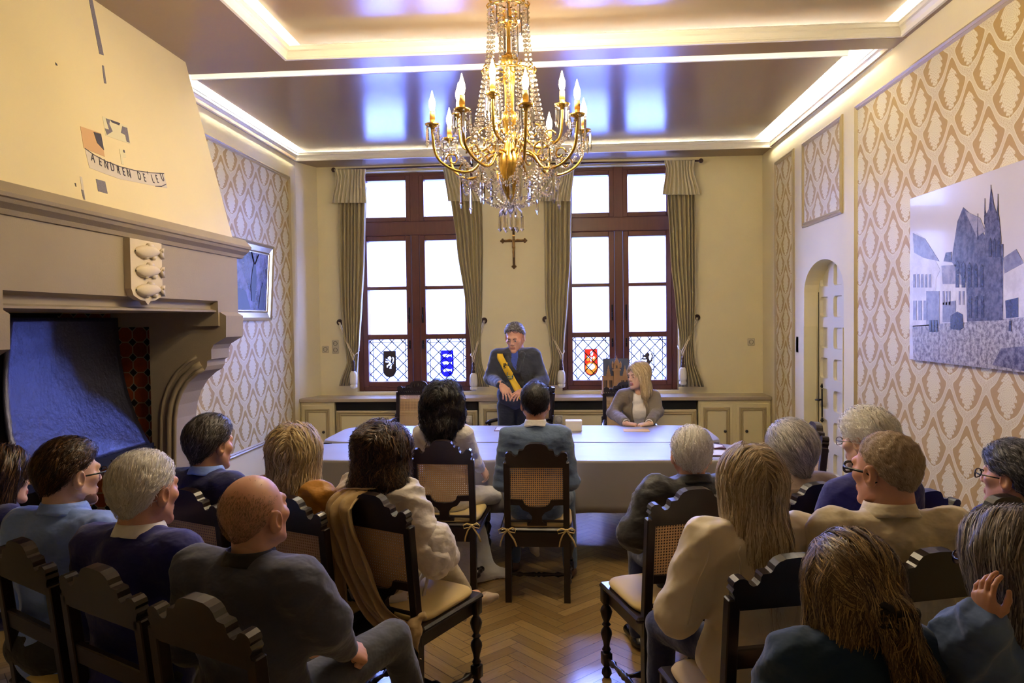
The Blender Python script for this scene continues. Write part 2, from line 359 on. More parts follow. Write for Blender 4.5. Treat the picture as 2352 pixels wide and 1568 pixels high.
# ------------------------------------------------------------ arched door
dr = empty('door_1', (XR+.13, NC, 0)); struct(dr)
dm = mat('door_paint', lin(214, 206, 176), .45)
mb = MB(); dx = XR+.13
cells = [(c, k) for c in range(3) for k in range(7)]
def in_arch(y, z): return z < NZ or ((y-NC)/NR)**2+((z-NZ)/AH)**2 < 1
PW = .20; gap = .105
def rrect(y0, y1, z0, z1, r, n=4):
    out = []
    for (cy, cz, a0) in ((y1-r, z1-r, 0), (y0+r, z1-r, PI/2), (y0+r, z0+r, PI), (y1-r, z0+r, 1.5*PI)):
        for k in range(n+1): a = a0+PI/2*k/n; out.append((cy+r*math.cos(a), cz+r*math.sin(a)))
    return out
ly0 = NY0-.02; ly1 = NY1+.02
# leaf: flat back board plus a front lattice of stiles and rails with rounded sunk panels
mb.box(.022, .05, ly0-NC, ly1-NC, .01, NZ+AH+.05)
ncol, nrow = 3, 8; cw = (ly1-ly0)/ncol; rh = (NZ+AH)/nrow
for i in range(ncol):
    for j in range(nrow):
        y0, y1, z0, z1 = ly0-NC+i*cw, ly0-NC+(i+1)*cw, .01+j*rh, .01+(j+1)*rh
        inner = rrect(y0+.06, y1-.06, z0+.045, z1-.045, .035); m = len(inner)
        outer = []
        cy, cz = (y0+y1)/2, (z0+z1)/2
        for (py, pz_) in inner:
            dy, dz = py-cy, pz_-cz; s = min((y1-cy)/abs(dy) if abs(dy) > 1e-6 else 9e9, (z1-cz)/abs(dz) if abs(dz) > 1e-6 else 9e9); outer.append((cy+dy*s, cz+dz*s))
        corners = []
        vs = [(0, p[0], p[1]) for p in inner]+[(0, p[0], p[1]) for p in outer]+[(.024, (p[0]-cy)*.93+cy, (p[1]-cz)*.93+cz) for p in inner]
        fs = [(k, (k+1) % m, (k+1) % m+m, k+m) for k in range(m)]+[(k, k+2*m, (k+1) % m+2*m, (k+1) % m) for k in range(m)]
        mb.add(vs, fs)
        for (qy, qz) in ((y0, z0), (y1, z0), (y0, z1), (y1, z1)):   # corner fills
            near = sorted(range(m), key=lambda k: (outer[k][0]-qy)**2+(outer[k][1]-qz)**2)[:6]
            a = [k for k in near if abs(outer[k][0]-qy) < 1e-6]; c_ = [k for k in near if abs(outer[k][1]-qz) < 1e-6]
            if a and c_: mb.add([(0, qy, qz), (0, *outer[a[0]]), (0, *outer[c_[0]])], [(0, 1, 2)])
mb.build('door_leaf', dm, dr)
mb = MB(); hy, hz = NY1-.10-NC, at(1883, 910, 7.3).z
mb.box(-.008, 0, hy-.012, hy+.012, hz-.13, hz+.13, bev=.004); mb.tube([(-.008, hy, hz+.03), (-.06, hy, hz+.03), (-.065, hy-.1, hz+.035)], .009)
for s in (-1, 1): mb.lathe([(.001, 0), (.016, .02), (.001, .05)], 8, Matrix.Translation((-.004, hy, hz+s*.13-(0 if s > 0 else .05))))
mb.build('door_handle', iron, dr)
MB().prism([(NY1-NC-.012, .01), (NY1-NC-.006, .01), (NY1-NC-.006, NZ), (NY1-NC-.012, NZ)], -.004, 0, 'x').build('door_gap_shade', black, dr)  # solid black strip, painted shade of the gap beside the leaf
struct(MB().box(XR-.006, XR+.12, NY0+.001, NY0+.014, 0, 1.62).build('trim_20', cream2)); struct(MB().box(XR-.006, XR+.11, NY1-.014, NY1-.001, 0, 1.62).build('trim_21', cream2))
# sockets
plate = mat('socket_plate', lin(196, 184, 150), .4); plated = mat('socket_holes', lin(70, 62, 48), .6)
def socket(x, y, z, n, label, axis='y'):
    o = empty('wall_socket', (x, y, z), 0 if axis == 'y' else PI/2, label, 'socket')
    mb = MB().box(-.04, .04, -.012, 0, -.04*n, .04*n, bev=.006); mb.build('plate', plate, o)
    for k in range(n):
        zc = (k-(n-1)/2)*.075; q = MB().lathe([(.021, 0), (.021, .004), (.025, .004), (.025, 0)], 16, Matrix.Translation((0, -.012, zc)) @ Matrix.Rotation(PI/2, 4, 'X'), cap=False)
        for s in (-1, 1): q.lathe([(.003, 0), (.003, .002)], 6, Matrix.Translation((s*.009, -.012, zc)) @ Matrix.Rotation(PI/2, 4, 'X'))
        q.build('socket_face', plated, o)
p = at(748, 802, YB); socket(p.x, YB, p.z, 1, 'single cream wall socket left of the left window')
p = at(771, 796, YB); socket(p.x, YB, p.z, 2, 'double cream wall socket beside the leftmost curtain')
p = at(1725, 785, YB); socket(p.x, YB, p.z, 1, 'cream wall socket right of the right window')
p = at_x(1831, 791, XR); socket(XR, p.y, p.z, 2, 'double cream wall socket beside the arched door', 'x')
bpy.data.objects['wall_socket.003'].rotation_euler = (0, 0, PI/2) if 'wall_socket.003' in bpy.data.objects else (0, 0, 0)
# left wall chair rail + lower
struct(MB().box(XL, XL+.02, 4.84, YL, 0, .12).build('baseboard_left', cream2)); struct(MB().box(XR-.02, XR, -2, 5.88, 0, .12).build('baseboard_right', cream2))

# ------------------------------------------------------------ windows
glassm, N, L = node_mat('window_glass'); out = N['Material Output']; N.remove(N['Principled BSDF'])
tr = N.new('ShaderNodeBsdfTransparent'); gl = N.new('ShaderNodeBsdfGlossy'); gl.inputs['Roughness'].default_value = .03; mx = N.new('ShaderNodeMixShader'); mx.inputs[0].default_value = .06
L.new(tr.outputs[0], mx.inputs[1]); L.new(gl.outputs[0], mx.inputs[2]); L.new(mx.outputs[0], out.inputs[0])
def tint(name, col, f=.9):
    m, N, L = node_mat(name); b = N['Principled BSDF']; out = N['Material Output']
    t = N.new('ShaderNodeBsdfTransparent'); t.inputs[0].default_value = col; b.inputs['Base Color'].default_value = col; mx = N.new('ShaderNodeMixShader'); mx.inputs[0].default_value = 1-f
    L.new(t.outputs[0], mx.inputs[1]); L.new(b.outputs[0], mx.inputs[2]); L.new(mx.outputs[0], out.inputs[0]); return m
g_blue = tint('blue_glass', (.1, .08, .6, 1), .97); g_red = tint('red_glass', (.62, .12, .06, 1), .97); g_or = tint('orange_glass', (.66, .36, .09, 1), .97); g_amb = tint('amber_glass', (.5, .4, .15, 1), .97)
g_white = tint('opal_glass', (.75, .7, .6, 1)); leadm = mat('lead', lin(40, 42, 52), .5, metal=.5); g_brown = mat('brown_enamel', lin(52, 34, 22), .6)
YW = 8.40
def blob(mb, pts, y, t=.003): mb.prism(pts, y-t, y, 'y')
def lion(cx, cz, s):
    """rampant lion outline facing left, as several overlapping pieces"""
    P = [[(0, 1.05), (-.25, .98), (-.38, .8), (-.3, .68), (-.42, .6), (-.85, .72), (-.9, .5), (-.5, .42), (-.25, .4), (-.3, .22), (-.85, .28), (-.85, .05), (-.4, .02), (-.12, .08), (-.08, -.15), (-.3, -.35), (-.6, -.5), (-.62, -.85), (-.35, -.85), (-.38, -.62), (-.05, -.5), (.1, -.55), (.05, -.8), (-.05, -1.05), (.4, -1.05), (.35, -.8), (.45, -.5), (.6, -.3), (.88, -.15), (.86, .22), (1.0, .6), (.78, 1.0), (.6, .92), (.78, .52), (.62, .22), (.65, -.05), (.42, -.08), (.3, .2), (.25, .45), (.42, .7), (.3, .95), (.15, 1.05)]]
    return [[(cx+x*s, cz+z*s*1.2) for x, z in q] for q in P]
def fish(cx, cz, s):
    return [[(cx+x*s, cz+z*s) for x, z in ((-1, .05), (-.6, .28), (-.1, .33), (.45, .16), (.75, .12), (1, .35), (.92, 0), (1, -.35), (.75, -.1), (.45, -.14), (.2, -.2), (.15, -.42), (-.05, -.24), (-.5, -.25), (-.6, -.42), (-.75, -.15))]]
def shield(cx, cz, w, h, n=10):
    out = [(cx-w, cz+h), (cx+w, cz+h)]
    for k in range(n+1): a = PI*k/n; out.append((cx+w*math.cos(a), cz-h+w*1.15-w*1.15*math.sin(a)))
    return out
def window(idx, x0, x1, arms, wlabel):
    r = empty('window_%d' % idx, ((x0+x1)/2, YW, .9)); struct(r); cx = (x0+x1)/2; O = Vector((-cx, -YW, -.9))
    T = Matrix.Translation(O)
    def fr(mb, a, b, c, d, t, dpt=.06, y=0):   # a frame ring of thickness t
        y0, y1 = YW-dpt+y, YW+.05+y
        mb.box(a, a+t, y0, y1, c, d, T, .006); mb.box(b-t, b, y0, y1, c, d, T, .006); mb.box(a+t, b-t, y0, y1, c, c+t, T, .006); mb.box(a+t, b-t, y0, y1, d-t, d, T, .006)
    z0, z1 = .90, 3.44; mb = MB(); fr(mb, x0, x1, z0, z1, .06)
    mb.box(cx-.055, cx+.055, YW-.075, YW+.05, 2.74, z1, T, .006); mb.box(x0, x1, YW-.09, YW+.05, 2.70, 2.86, T, .008); mb.box(cx-.045, cx+.045, YW-.07, YW+.05, z0, 2.72, T, .006)
    mb.build('frame', wwood, r)
    for side in (-1, 1):
        a, b = (x0+.06, cx-.05) if side < 0 else (cx+.05, x1-.06)
        s = MB(); fr(s, a, b, 2.86, z1-.05, .055, .07); so = s.build('upper_sash', wwood, r)
        MB().box(a+.05, b-.05, YW, YW+.006, 2.9, z1-.1, T).build('pane', glassm, so)
        s = MB(); fr(s, a, b, z0+.05, 2.70, .062, .08)
        s.box(a+.06, b-.06, YW-.07, YW+.04, 2.075, 2.115, T, .004); s.box(a+.06, b-.06, YW-.07, YW+.04, 1.50, 1.56, T, .004)
        so = s.build('casement_sash', wwood, r)
        MB().box(a+.06, b-.06, YW, YW+.006, 2.11, 2.66, T).build('pane', glassm, so); MB().box(a+.06, b-.06, YW, YW+.006, 1.55, 2.08, T).build('pane', glassm, so)
        lo = MB().box(a+.06, b-.06, YW, YW+.006, .98, 1.51, T).build('leaded_pane', glassm, so)
        # lead came diamonds
        L_ = MB(); A, B, Z0, Z1 = a+.062, b-.062, .962, 1.50; wd, hd = (B-A)/3.5, (Z1-Z0)/4.2
        def clip(p, q):
            (xa, za), (xb, zb) = p, q; t0, t1 = 0, 1
            for (d, lo_, hi) in ((xb-xa, A-xa, B-xa), (zb-za, Z0-za, Z1-za)):
                if abs(d) < 1e-9: continue
                u, v = lo_/d, hi/d
                if u > v: u, v = v, u
                t0 = max(t0, u); t1 = min(t1, v)
            return None if t0 >= t1 else ((xa+(xb-xa)*t0, za+(zb-za)*t0), (xa+(xb-xa)*t1, za+(zb-za)*t1))
        for k in range(-8, 12):
            for sg in (1, -1):
                c = clip((A+k*wd, Z0), (A+k*wd+sg*9*wd, Z0+9*hd))
                if c: L_.tube([T @ Vector((c[0][0], YW-.004, c[0][1])), T @ Vector((c[1][0], YW-.004, c[1][1]))], .0068, 4)
        for xx in (A+.035, B-.035): L_.tube([T @ Vector((xx, YW-.004, Z0)), T @ Vector((xx, YW-.004, Z1))], .005, 4)
        for q in (Z0+.035, Z1-.035): L_.tube([T @ Vector((A, YW-.004, q)), T @ Vector((B, YW-.004, q))], .005, 4)
        L_.build('lead_came', leadm, lo)
        kind = arms[0 if side < 0 else 1]; mx_ = (A+B)/2+ {-1: .0, 1: .0}[side]; mz = 1.215; w_, h_ = .075, .155
        def ell(px, pz__, a_, b_, n=16): return [(mx_+px+a_*math.cos(2*PI*i/n), mz+pz__+b_*math.sin(2*PI*i/n)) for i in range(n)]
        def holed(name, m, outl, holes, par, y=-.008, ex=.001):
            cu = bpy.data.curves.new(name, 'CURVE'); cu.dimensions = '2D'; cu.fill_mode = 'BOTH'; cu.extrude = ex
            for pts in [outl]+holes:
                sp = cu.splines.new('POLY'); sp.points.add(len(pts)-1); sp.use_cyclic_u = True
                for q_, (x, z) in zip(sp.points, pts): q_.co = (x+O.x, z+O.z, 0, 1)
            o_ = bpy.data.objects.new('tmp', cu); C.objects.link(o_); dg = bpy.context.evaluated_depsgraph_get(); dg.update(); me = bpy.data.meshes.new_from_object(o_.evaluated_get(dg)); bpy.data.objects.remove(o_)
            me.transform(Matrix.Translation((0, y, 0)) @ Matrix.Rotation(PI/2, 4, 'X')); me.materials.clear(); return link(name, me, m, par)
        S_ = shield(mx_, mz, w_, h_); S_in = shield(mx_, mz, w_-.004, h_-.004)
        if kind == 'lion_dark': so2 = holed('coat_of_arms', g_brown, S_in, lion(mx_, mz+.015, .056), lo)
        elif kind == 'fish': so2 = holed('coat_of_arms', g_blue, S_in, [q for k in range(3) for q in fish(mx_, mz+.09-k*.085, .058)], lo)
        elif kind == 'onion':
            so2 = holed('coat_of_arms', g_red, S_in, [ell(0, -.07, .066, .070), ell(0, .035, .009, .028), ell(.008, .10, .016, .03), ell(-.034, .045, .022, .034), ell(.036, .04, .020, .03)], lo)
            holed('orange_petals', g_or, ell(0, -.07, .066, .070), [ell(0, -.052, .044, .034)], so2); holed('orange_leaf', g_or, ell(-.034, .045, .022, .034), [ell(-.03, .06, .012, .014)], so2); holed('orange_leaf', g_or, ell(.036, .04, .020, .03), [ell(.03, .052, .012, .012)], so2)
        else:
            so2 = holed('coat_of_arms', g_white, S_in, [shield(mx_, mz, w_-.008, h_-.008)], lo); ch = MB()
            for q in lion(mx_, mz+.02, .066): blob(ch, [(x+O.x, z+O.z) for x, z in q], -.011)
            ch.build('lion_charge', g_brown, so2)
        rim = MB(); rim.tube([(x+O.x, -.012, z+O.z) for x, z in S_], .0045, 4, True); rim.build('shield_rim', leadm, so2)
        # fittings on the meeting stile
        h = MB(); hx = cx-side*-.078-cx
        for zc, hh in ((1.78-.9, .09), (1.44-.9, .05)):
            h.box(hx-.009, hx+.009, -.092, -.08, zc-hh, zc+hh, None, .004); h.tube([(hx, -.09, zc), (hx, -.12, zc), (hx, -.125, zc-.045)], .006, 6)
        h.build('window_handle', iron, so)
    struct(MB().box(x0, x1, YB-.0, YW-.05, 3.42, 3.44).build('trim_%d' % (30+idx), cream2))
    return r
window(1, W1[0], W1[1], ('lion_dark', 'fish'), ''); window(2, W2[0], W2[1], ('onion', 'lion'), '')
# ------------------------------------------------------------ ledge with cupboards
struct(MB().box(XL, XR, YL-.03, YW-.04, .825, .865, bev=.006).build('window_sill', ledgem))
kn = mat('dark_knob', lin(30, 22, 18), .35)
def px_x(px): return at(px, 940, YL).x
dflt = dict(z0=.1, z1=.80)
units = [('door', 690, 770, 746), ('grille', 772, 1098, None), ('door', 1101, 1166, None), ('plain', 1168, 1262, None), ('grille', 1240, 1602, None), ('pair', 1606, 1776, None)]
def cupboard(x0, x1, nd, label, knobs):
    o = empty('cupboard', ((x0+x1)/2, YL, 0), 0, label, 'cupboard'); cx = (x0+x1)/2
    mb = MB().box(x0-cx, x1-cx, 0, .3, .0, .825); mb.build('body', cream2, o)
    dw = (x1-x0)/nd
    for k in range(nd):
        a, b = x0-cx+k*dw+.02, x0-cx+(k+1)*dw-.02
        d = MB().box(a, b, -.018, 0, .1, .79, None, .003).build('door', cream2, o); f = frame_y(-.018, a+.03, b-.03, .14, .75, .04, .015).build('door_moulding', trimc, d)
        if knobs[k] is not None: MB().lathe([(.007, 0), (.007, .012), (.016, .02), (.016, .028), (.006, .034)], 12, Matrix.Translation((knobs[k]-cx, -.018, .495)) @ Matrix.Rotation(PI/2, 4, 'X')).build('knob', kn, d)
    return o
def radiator(x0, x1, label, tx):
    o = empty('radiator_cover', ((x0+x1)/2, YL, 0), 0, label, 'radiator cover'); cx = (x0+x1)/2
    MB().box(x0-cx, x1-cx, .02, .05, .72, .83).build('air_slot_shade', black, o)  # black bar fills the opening, its shade put in as colour
    mb = MB().box(x0-cx, x1-cx, 0, .03, .0, .725); mb.build('panel', cream2, o); frame_y(0, x0-cx+.01, x1-cx-.01, .03, .72, .05, .02).build('panel_moulding', trimc, o)
    if tx is not None:
        t = MB().box(tx-cx-.045, tx-cx+.045, -.03, 0, .58, .67, None, .008); t.lathe([(.03, 0), (.03, .02), (.024, .03), (.001, .03)], 16, Matrix.Translation((tx-cx, -.03, .625)) @ Matrix.Rotation(PI/2, 4, 'X')); t.build('thermostat_knob', mat('thermostat_white', lin(212, 204, 182), .4), o)
X = px_x
cupboard(XL+.01, X(768), 1, 'cream cupboard at the left end of the window ledge', [at(746, 995, YL).x])
radiator(X(772), X(1096), 'cream radiator cover under the left window', X(1075))
cupboard(X(1100), X(1250), 2, 'cream cupboard between the two radiator covers, behind the standing man', [None, None])
radiator(X(1253), X(1600), 'cream radiator cover under the right window', X(1283))
cupboard(X(1604), XR-.01, 2, 'cream double cupboard at the right end of the window ledge', [at(1664, 992, YL).x, at(1713, 992, YL).x])
# street front opposite, overexposed through the panes
fac = mat('pale_facade', (.30, .27, .18, 1), .9)
hs = empty('street_house', (0, 24, 0), 0, 'pale house across the street seen through the windows', 'house')
MB().box(-12, 12, 0, 5, -1, 4.4).build('wall', fac, hs); MB().prism([(0, 4.4), (2.5, 7.2), (5, 4.4)], -12, 12, 'x').build('roof', mat('slate', (.25, .23, .17, 1), .7), hs)
for k in range(8): MB().box(-10+k*2.6, -9+k*2.6, -.05, 0, 1, 3).build('window', mat('house_pane', (.22, .2, .14, 1), .4), hs)
tag(MB().box(-20, 20, 8.7, 24, -.2, -.1).build('street', mat('paving', (.22, .26, .36, 1), .9)), kind='structure')
# ------------------------------------------------------------ fireplace
fp = empty('fireplace', (XL, 3.64, 0), 0, 'large sandstone fireplace with a sloping plastered hood and fish shield', 'fireplace')
FO = Vector((XL, 3.64, 0)); FT = Matrix.Translation(-FO)
def fbuild(mb, name, m, parent=None, **k):
    mb.v = [tuple(Vector(v)-FO) for v in mb.v]; return mb.build(name, m, parent or fp, **k)
FX = -2.20; FY0, FY1 = 2.45, 4.82; OY0, OY1 = 2.73, 4.53
breast = mat('chimney_plaster', lin(216, 200, 152), .6, noise=.05, nscale=1.6, bump=.06, bscale=30)
bx0, bz0, bx1, bz1 = FX-.02, 2.27, -2.525, ZC
mb = MB().prism([(XL-.1, bz0), (bx0, bz0), (bx1, bz1), (XL-.1, bz1)], -1.5, FY1, 'y'); fbuild(mb, 'chimney_breast', breast)
mb = MB().prism([(XL, 1.86), (FX, 1.86), (FX, 2.165), (XL, 2.165)], FY0-.2, FY1, 'y')
mb.prism([(XL, 1.79), (FX-.012, 1.79), (FX-.012, 1.80), (FX-.05, 1.81), (FX-.05, 1.845), (FX, 1.86), (XL, 1.86)], OY0, OY1, 'y')
mb.prism([(XL, 1.7), (FX, 1.7), (FX, 1.86), (XL, 1.86)], OY1, FY1, 'y'); mb.prism([(XL, 1.7), (FX, 1.7), (FX, 1.86), (XL, 1.86)], FY0, OY0, 'y')
fbuild(mb, 'lintel', stone)
mp_ = [(XL, 2.16), (FX+.01, 2.16), (FX+.02, 2.18), (FX+.05, 2.20), (FX+.06, 2.215), (FX+.07, 2.22), (FX+.075, 2.235), (FX+.03, 2.285), (XL, 2.285)]
fbuild(MB().prism(mp_, FY0-.6, FY1+.07, 'y'), 'mantel_shelf', stone)
def prof_pts(Y):
    return [at(px, py, 4.68) for px, py in ((540, 725), (540, 773), (528, 780), (512, 790), (507, 800), (507, 822), (498, 826), (497, 838), (492, 848), (478, 856), (458, 874), (443, 898), (434, 925), (430, 955), (429, 1090))]
P = [(p.x, p.z) for p in prof_pts(0)]; jamb = [(XL, 1.79)]+[(FX, 1.79)]+P+[(P[-1][0], 0), (XL, 0)]
for (a, b) in ((OY1, FY1), (FY0, OY0)):
    mb = MB(); mb.prism([(max(x, -2.675), z) for x, z in jamb], a+.02, b-.02, 'y')
    j = fbuild(mb, 'jamb', stone)
    # moulded ribs following the inner curve on the room-facing side
    for off, r in ((.012, .014), (.05, .02), (.105, .012)):
        t = MB(); pts = []
        for x, z in P[8:]: 
            pts.append((x, z))
        q = []
        for i, (x, z) in enumerate(pts):
            dx = pts[min(i+1, len(pts)-1)][0]-pts[max(i-1, 0)][0]; dz = pts[min(i+1, len(pts)-1)][1]-pts[max(i-1, 0)][1]; l = math.hypot(dx, dz)
            q.append((x+dz/l*off-.0, (a+.02 if off else 0), z-dx/l*off+ .0))
        q.append((q[-1][0], q[-1][1], 0)); t.tube(q, r, 8)
        t.v = [tuple(Vector(v)-FO) for v in t.v]; t.build('rib_moulding', stone, j, smooth=True)
tile, N, L_ = node_mat('hearth_tile'); t = NT(N, L_); b = N['Principled BSDF']; o_, vec = t.xyz()
s_ = .10
U = t.m('DIVIDE', o_[0], s_); V = t.m('DIVIDE', o_[2], s_)
fu = t.m('SUBTRACT', U, t.m('FLOOR', U)); fv = t.m('SUBTRACT', V, t.m('FLOOR', V))
au = t.m('ABSOLUTE', t.m('SUBTRACT', fu, .5)); av = t.m('ABSOLUTE', t.m('SUBTRACT', fv, .5))
corner = t.m('SUBTRACT', 1, t.m('ADD', au, av)); dd = t.m('SUBTRACT', t.m('ADD', au, av), .70)     # >0 : small dark octagon at the cell corner
gr = t.m('MINIMUM', t.m('ABSOLUTE', dd), t.m('ADD', t.m('SUBTRACT', .5, t.m('MAXIMUM', au, av)), t.m('MULTIPLY', t.m('GREATER_THAN', dd, 0), 5)))
wn = N.new('ShaderNodeTexWhiteNoise'); cb = N.new('ShaderNodeCombineXYZ'); L_.new(t.m('FLOOR', U), cb.inputs[0]); L_.new(t.m('FLOOR', V), cb.inputs[1]); L_.new(cb.outputs[0], wn.inputs[0])
c = t.mix(wn.outputs[0], lin(122, 52, 22), lin(176, 88, 40)); c = t.mix(t.m('MULTIPLY', t.noise(vec, 30), .6), c, lin(60, 28, 16)); c = t.mix(t.m('GREATER_THAN', dd, 0), c, lin(22, 18, 18)); c = t.mix(t.step(gr, .03, .05), lin(150, 138, 116), c)
L_.new(c, b.inputs['Base Color']); b.inputs['Roughness'].default_value = .3
mb = MB().box(-3.4, XL+.28, 4.60, 4.62, 0, 1.9); fbuild(mb, 'tile_lining', tile)
mb = MB().box(-3.36, -3.33, 2.5, 4.6, 0, 1.9); mb.box(-3.4, -2.9, 2.5, 2.55, 0, 1.9); mb.box(-3.4, XL, 2.5, 4.7, 1.8, 1.85); fbuild(mb, 'firebox', black)
# hammered smoke hood
metal, N, L_ = node_mat('hammered_steel'); b = N['Principled BSDF']; t = NT(N, L_); o_, vec = t.xyz(); b.inputs['Metallic'].default_value = .85; b.inputs['Base Color'].default_value = lin(66, 66, 84); b.inputs['Roughness'].default_value = .38
t.bump(t.noise(vec, 18, 4, .6), .32, .02, b)
def hx(u): return -2.80+ .19*(u**2.4)          # u 0 top .. 1 bottom
HA = at_x(41, 1045, -2.61).y
mb = MB(); mb.grid(lambda u, v: (hx(v), HA+.2*(1-v)+(4.40-HA-.2*(1-v))*u, 1.76-.80*v), 24, 30)
h = fbuild(mb, 'smoke_hood', metal, smooth=True); solid(h, .012, -1)
mb = MB(); mb.box(hx(1)-.015, hx(1)+.012, HA, 4.44, .90, .965); 
r_ = fbuild(mb, 'rim', mat('rim_steel', lin(38, 38, 44), .4, metal=.7), None); r_.parent = h
rv = MB()
for k in range(8): rv.ball((hx(1)+.012, HA+.1+k*.15, .935), .006)
rv = fbuild(rv, 'rivets', MATS['rim_steel']); rv.parent = r_; rv.parent = h
# fish shield
cy, cz = at_x(318, 625, FX).y, at_x(318, 625, FX).z
cy += .02; sh = [(cy-.145, cz+.165), (cy+.145, cz+.165), (cy+.145, cz-.09), (cy+.125, cz-.125), (cy+.07, cz-.145), (cy+.025, cz-.15), (cy, cz-.17), (cy-.025, cz-.15), (cy-.07, cz-.145), (cy-.125, cz-.125), (cy-.145, cz-.09)]
mb = MB().prism(sh, FX, FX+.035, 'x'); s = fbuild(mb, 'shield', stone2)
for k in range(3):
    zc = cz+.108-k*.1; mb = MB()
    Mf = Matrix.Translation((FX+.04, cy+.005, zc)) @ Matrix.Diagonal((1, 1.08, .85, 1))
    body = []
    for i in range(13):
        u = i/12; yy = -.105+.21*u; r = .008+.034*math.sin(PI*min(1, (u*1.02))**.8)**.8 if 0 < u < 1 else .006; body.append((yy, r))
    vs = []; fs = []
    for yy, r in body:
        for q in range(10): a = 2*PI*q/10; vs.append((.7*r*math.cos(a), yy, r*math.sin(a)+.006*math.sin(yy*20)))
    for i in range(12):
        for q in range(10): fs.append((i*10+q, i*10+(q+1) % 10, (i+1)*10+(q+1) % 10, (i+1)*10+q))
    mb.add([Mf @ Vector(v) for v in vs], fs)
    for pts in (((.09, 0), (.125, .035), (.118, 0), (.125, -.035)), ((-.02, .03), (.0, .052), (.03, .048), (.04, .025)), ((-.05, -.025), (-.03, -.052), (-.005, -.03)), ((.02, -.028), (.04, -.05), (.06, -.022))):
        mb.prism(pts, -.01, .014, 'x', Mf)
    mb.ball((FX+.07, cy+.01+.085, zc+.008), .007)
    f = fbuild(mb, 'fish', stone2, smooth=True); f.parent = s
# painted fragments uncovered in the plaster
nrm = Vector((bz1-bz0, 0, bx0-bx1)).normalized(); P0 = Vector((bx0, 0, bz0)); slope = Vector((bx1-bx0, 0, bz1-bz0)).normalized()
def onb(px, py, lift=.0015):
    d = Vector(ray(px, py)); o = Vector((0, 0, CAMH)); t_ = (P0-o).dot(nrm)/d.dot(nrm); return o+d*t_+nrm*lift
fragp = mat('old_paint_grey', lin(196, 186, 170), .7, noise=.08, nscale=20); frago = mat('old_paint_ochre', lin(196, 156, 108), .7); ink = mat('old_ink', lin(62, 58, 66), .7, noise=.3, nscale=90)
inks = mat('speckled_ink', lin(110, 104, 110), .7, noise=.5, nscale=150); fragy = mat('old_paint_pale', lin(206, 198, 158), .7)
def frag(pts, m, lift=.0015, name='painted_fragment', th=.0015, par=None):
    P = [onb(px, py, lift) for px, py in pts]; n = len(P); mb = MB(); mb.add(P+[p-nrm*th for p in P], [tuple(range(n)), tuple(range(2*n-1, n-1, -1))]+[(i, i+n, (i+1) % n+n, (i+1) % n) for i in range(n)])
    o = fbuild(mb, name, m); 
    if par: o.parent = par
    return o
f1 = frag([(184, 290), (231, 306), (240, 360), (192, 340)], frago); frag([(214, 303), (231, 308), (238, 345), (222, 328)], ink, .003, 'ink_mark', par=f1)
f2 = frag([(235, 267), (292, 290), (299, 331), (242, 311)], fragy); frag([(242, 272), (252, 275), (250, 285), (258, 302), (245, 310), (240, 295), (250, 298)], inks, .003, 'ink_mark', par=f2); frag([(280, 290), (291, 294), (297, 328), (290, 325), (287, 310), (277, 305)], inks, .003, 'ink_mark', par=f2); frag([(252, 275), (275, 283), (273, 288), (256, 281)], ink, .003, 'ink_mark', par=f2)
f3 = frag([(274, 342), (287, 346), (289, 362), (281, 361), (284, 378), (279, 377)], fragy); frag([(282, 344), (285, 345), (286, 351), (283, 350)], ink, .003, 'ink_mark', par=f3)
top = [(194, 340), (215, 355), (243, 370), (275, 382), (310, 391), (345, 396), (376, 398)]; bot = [(384, 432), (345, 425), (310, 418), (275, 411), (243, 400), (205, 385)]
bd = frag(top+bot, fragp, name='lettered_band')
for a, b_ in zip(top[:-1], top[1:]): frag([a, b_, (b_[0], b_[1]+1.6), (a[0], a[1]+1.6)], ink, .003, 'ink_line', par=bd)
frag([(356, 427), (370, 427), (381, 422), (381, 424), (370, 429.5), (356, 428.5)], ink, .003, 'ink_line', par=bd)
def letter(ch, px, py, size, ang, par):
    cu = bpy.data.curves.new('letter', 'FONT'); cu.body = ch; cu.size = size; cu.extrude = .0008; cu.align_x = 'CENTER'; cu.align_y = 'CENTER'
    o = bpy.data.objects.new('letter_tmp', cu); dg = bpy.context.evaluated_depsgraph_get(); C.objects.link(o); dg.update(); me = bpy.data.meshes.new_from_object(o.evaluated_get(dg)); bpy.data.objects.remove(o)
    X_ = Vector((0, 1, 0)); Y_ = slope; Z_ = X_.cross(Y_)
    M = Matrix((X_, Y_, Z_)).transposed().to_4x4(); M.translation = onb(px, py, .003)-FO
    if M.to_3x3().determinant() < 0: pass
    me.transform(M @ Matrix.Rotation(ang, 4, 'Z') @ Matrix.Diagonal((.62, 1, 1, 1))); me.materials.clear()
    l = link('letter', me, ink, par); return l
for ch, px, py, a in (('A', 212, 363, -.30), ('E', 229, 372, -.28), ('N', 243, 379, -.24), ('D', 257, 385, -.2), ('R', 271, 391, -.17), ('E', 283, 395, -.14), ('N', 295, 399, -.12), ('D', 319, 405, -.1), ('E', 331, 409, -.06), ("'", 340, 405, 0), ('L', 350, 412, 0), ('E', 360, 412, .05), ('U', 372, 408, .1)):
    letter(ch, px, py, .068, a, bd)
for pts, m in (([(220, 411), (241, 417), (247, 445), (225, 439)], inks), ([(204, 0), (212, 0), (238, 127), (228, 124)], inks), ([(234, 150), (238, 151), (244, 192), (239, 191)], inks), ([(183, 405), (188, 407), (196, 460), (191, 458)], fragp), ([(186, 435), (191, 437), (195, 459), (191, 457)], inks), ([(171, 420), (174, 421), (175, 429), (173, 428)], ink), ([(126, 143), (130, 146), (132, 151), (128, 150)], ink), ([(245, 474), (262, 478), (262, 483), (246, 480)], fragp)):
    frag(pts, m)
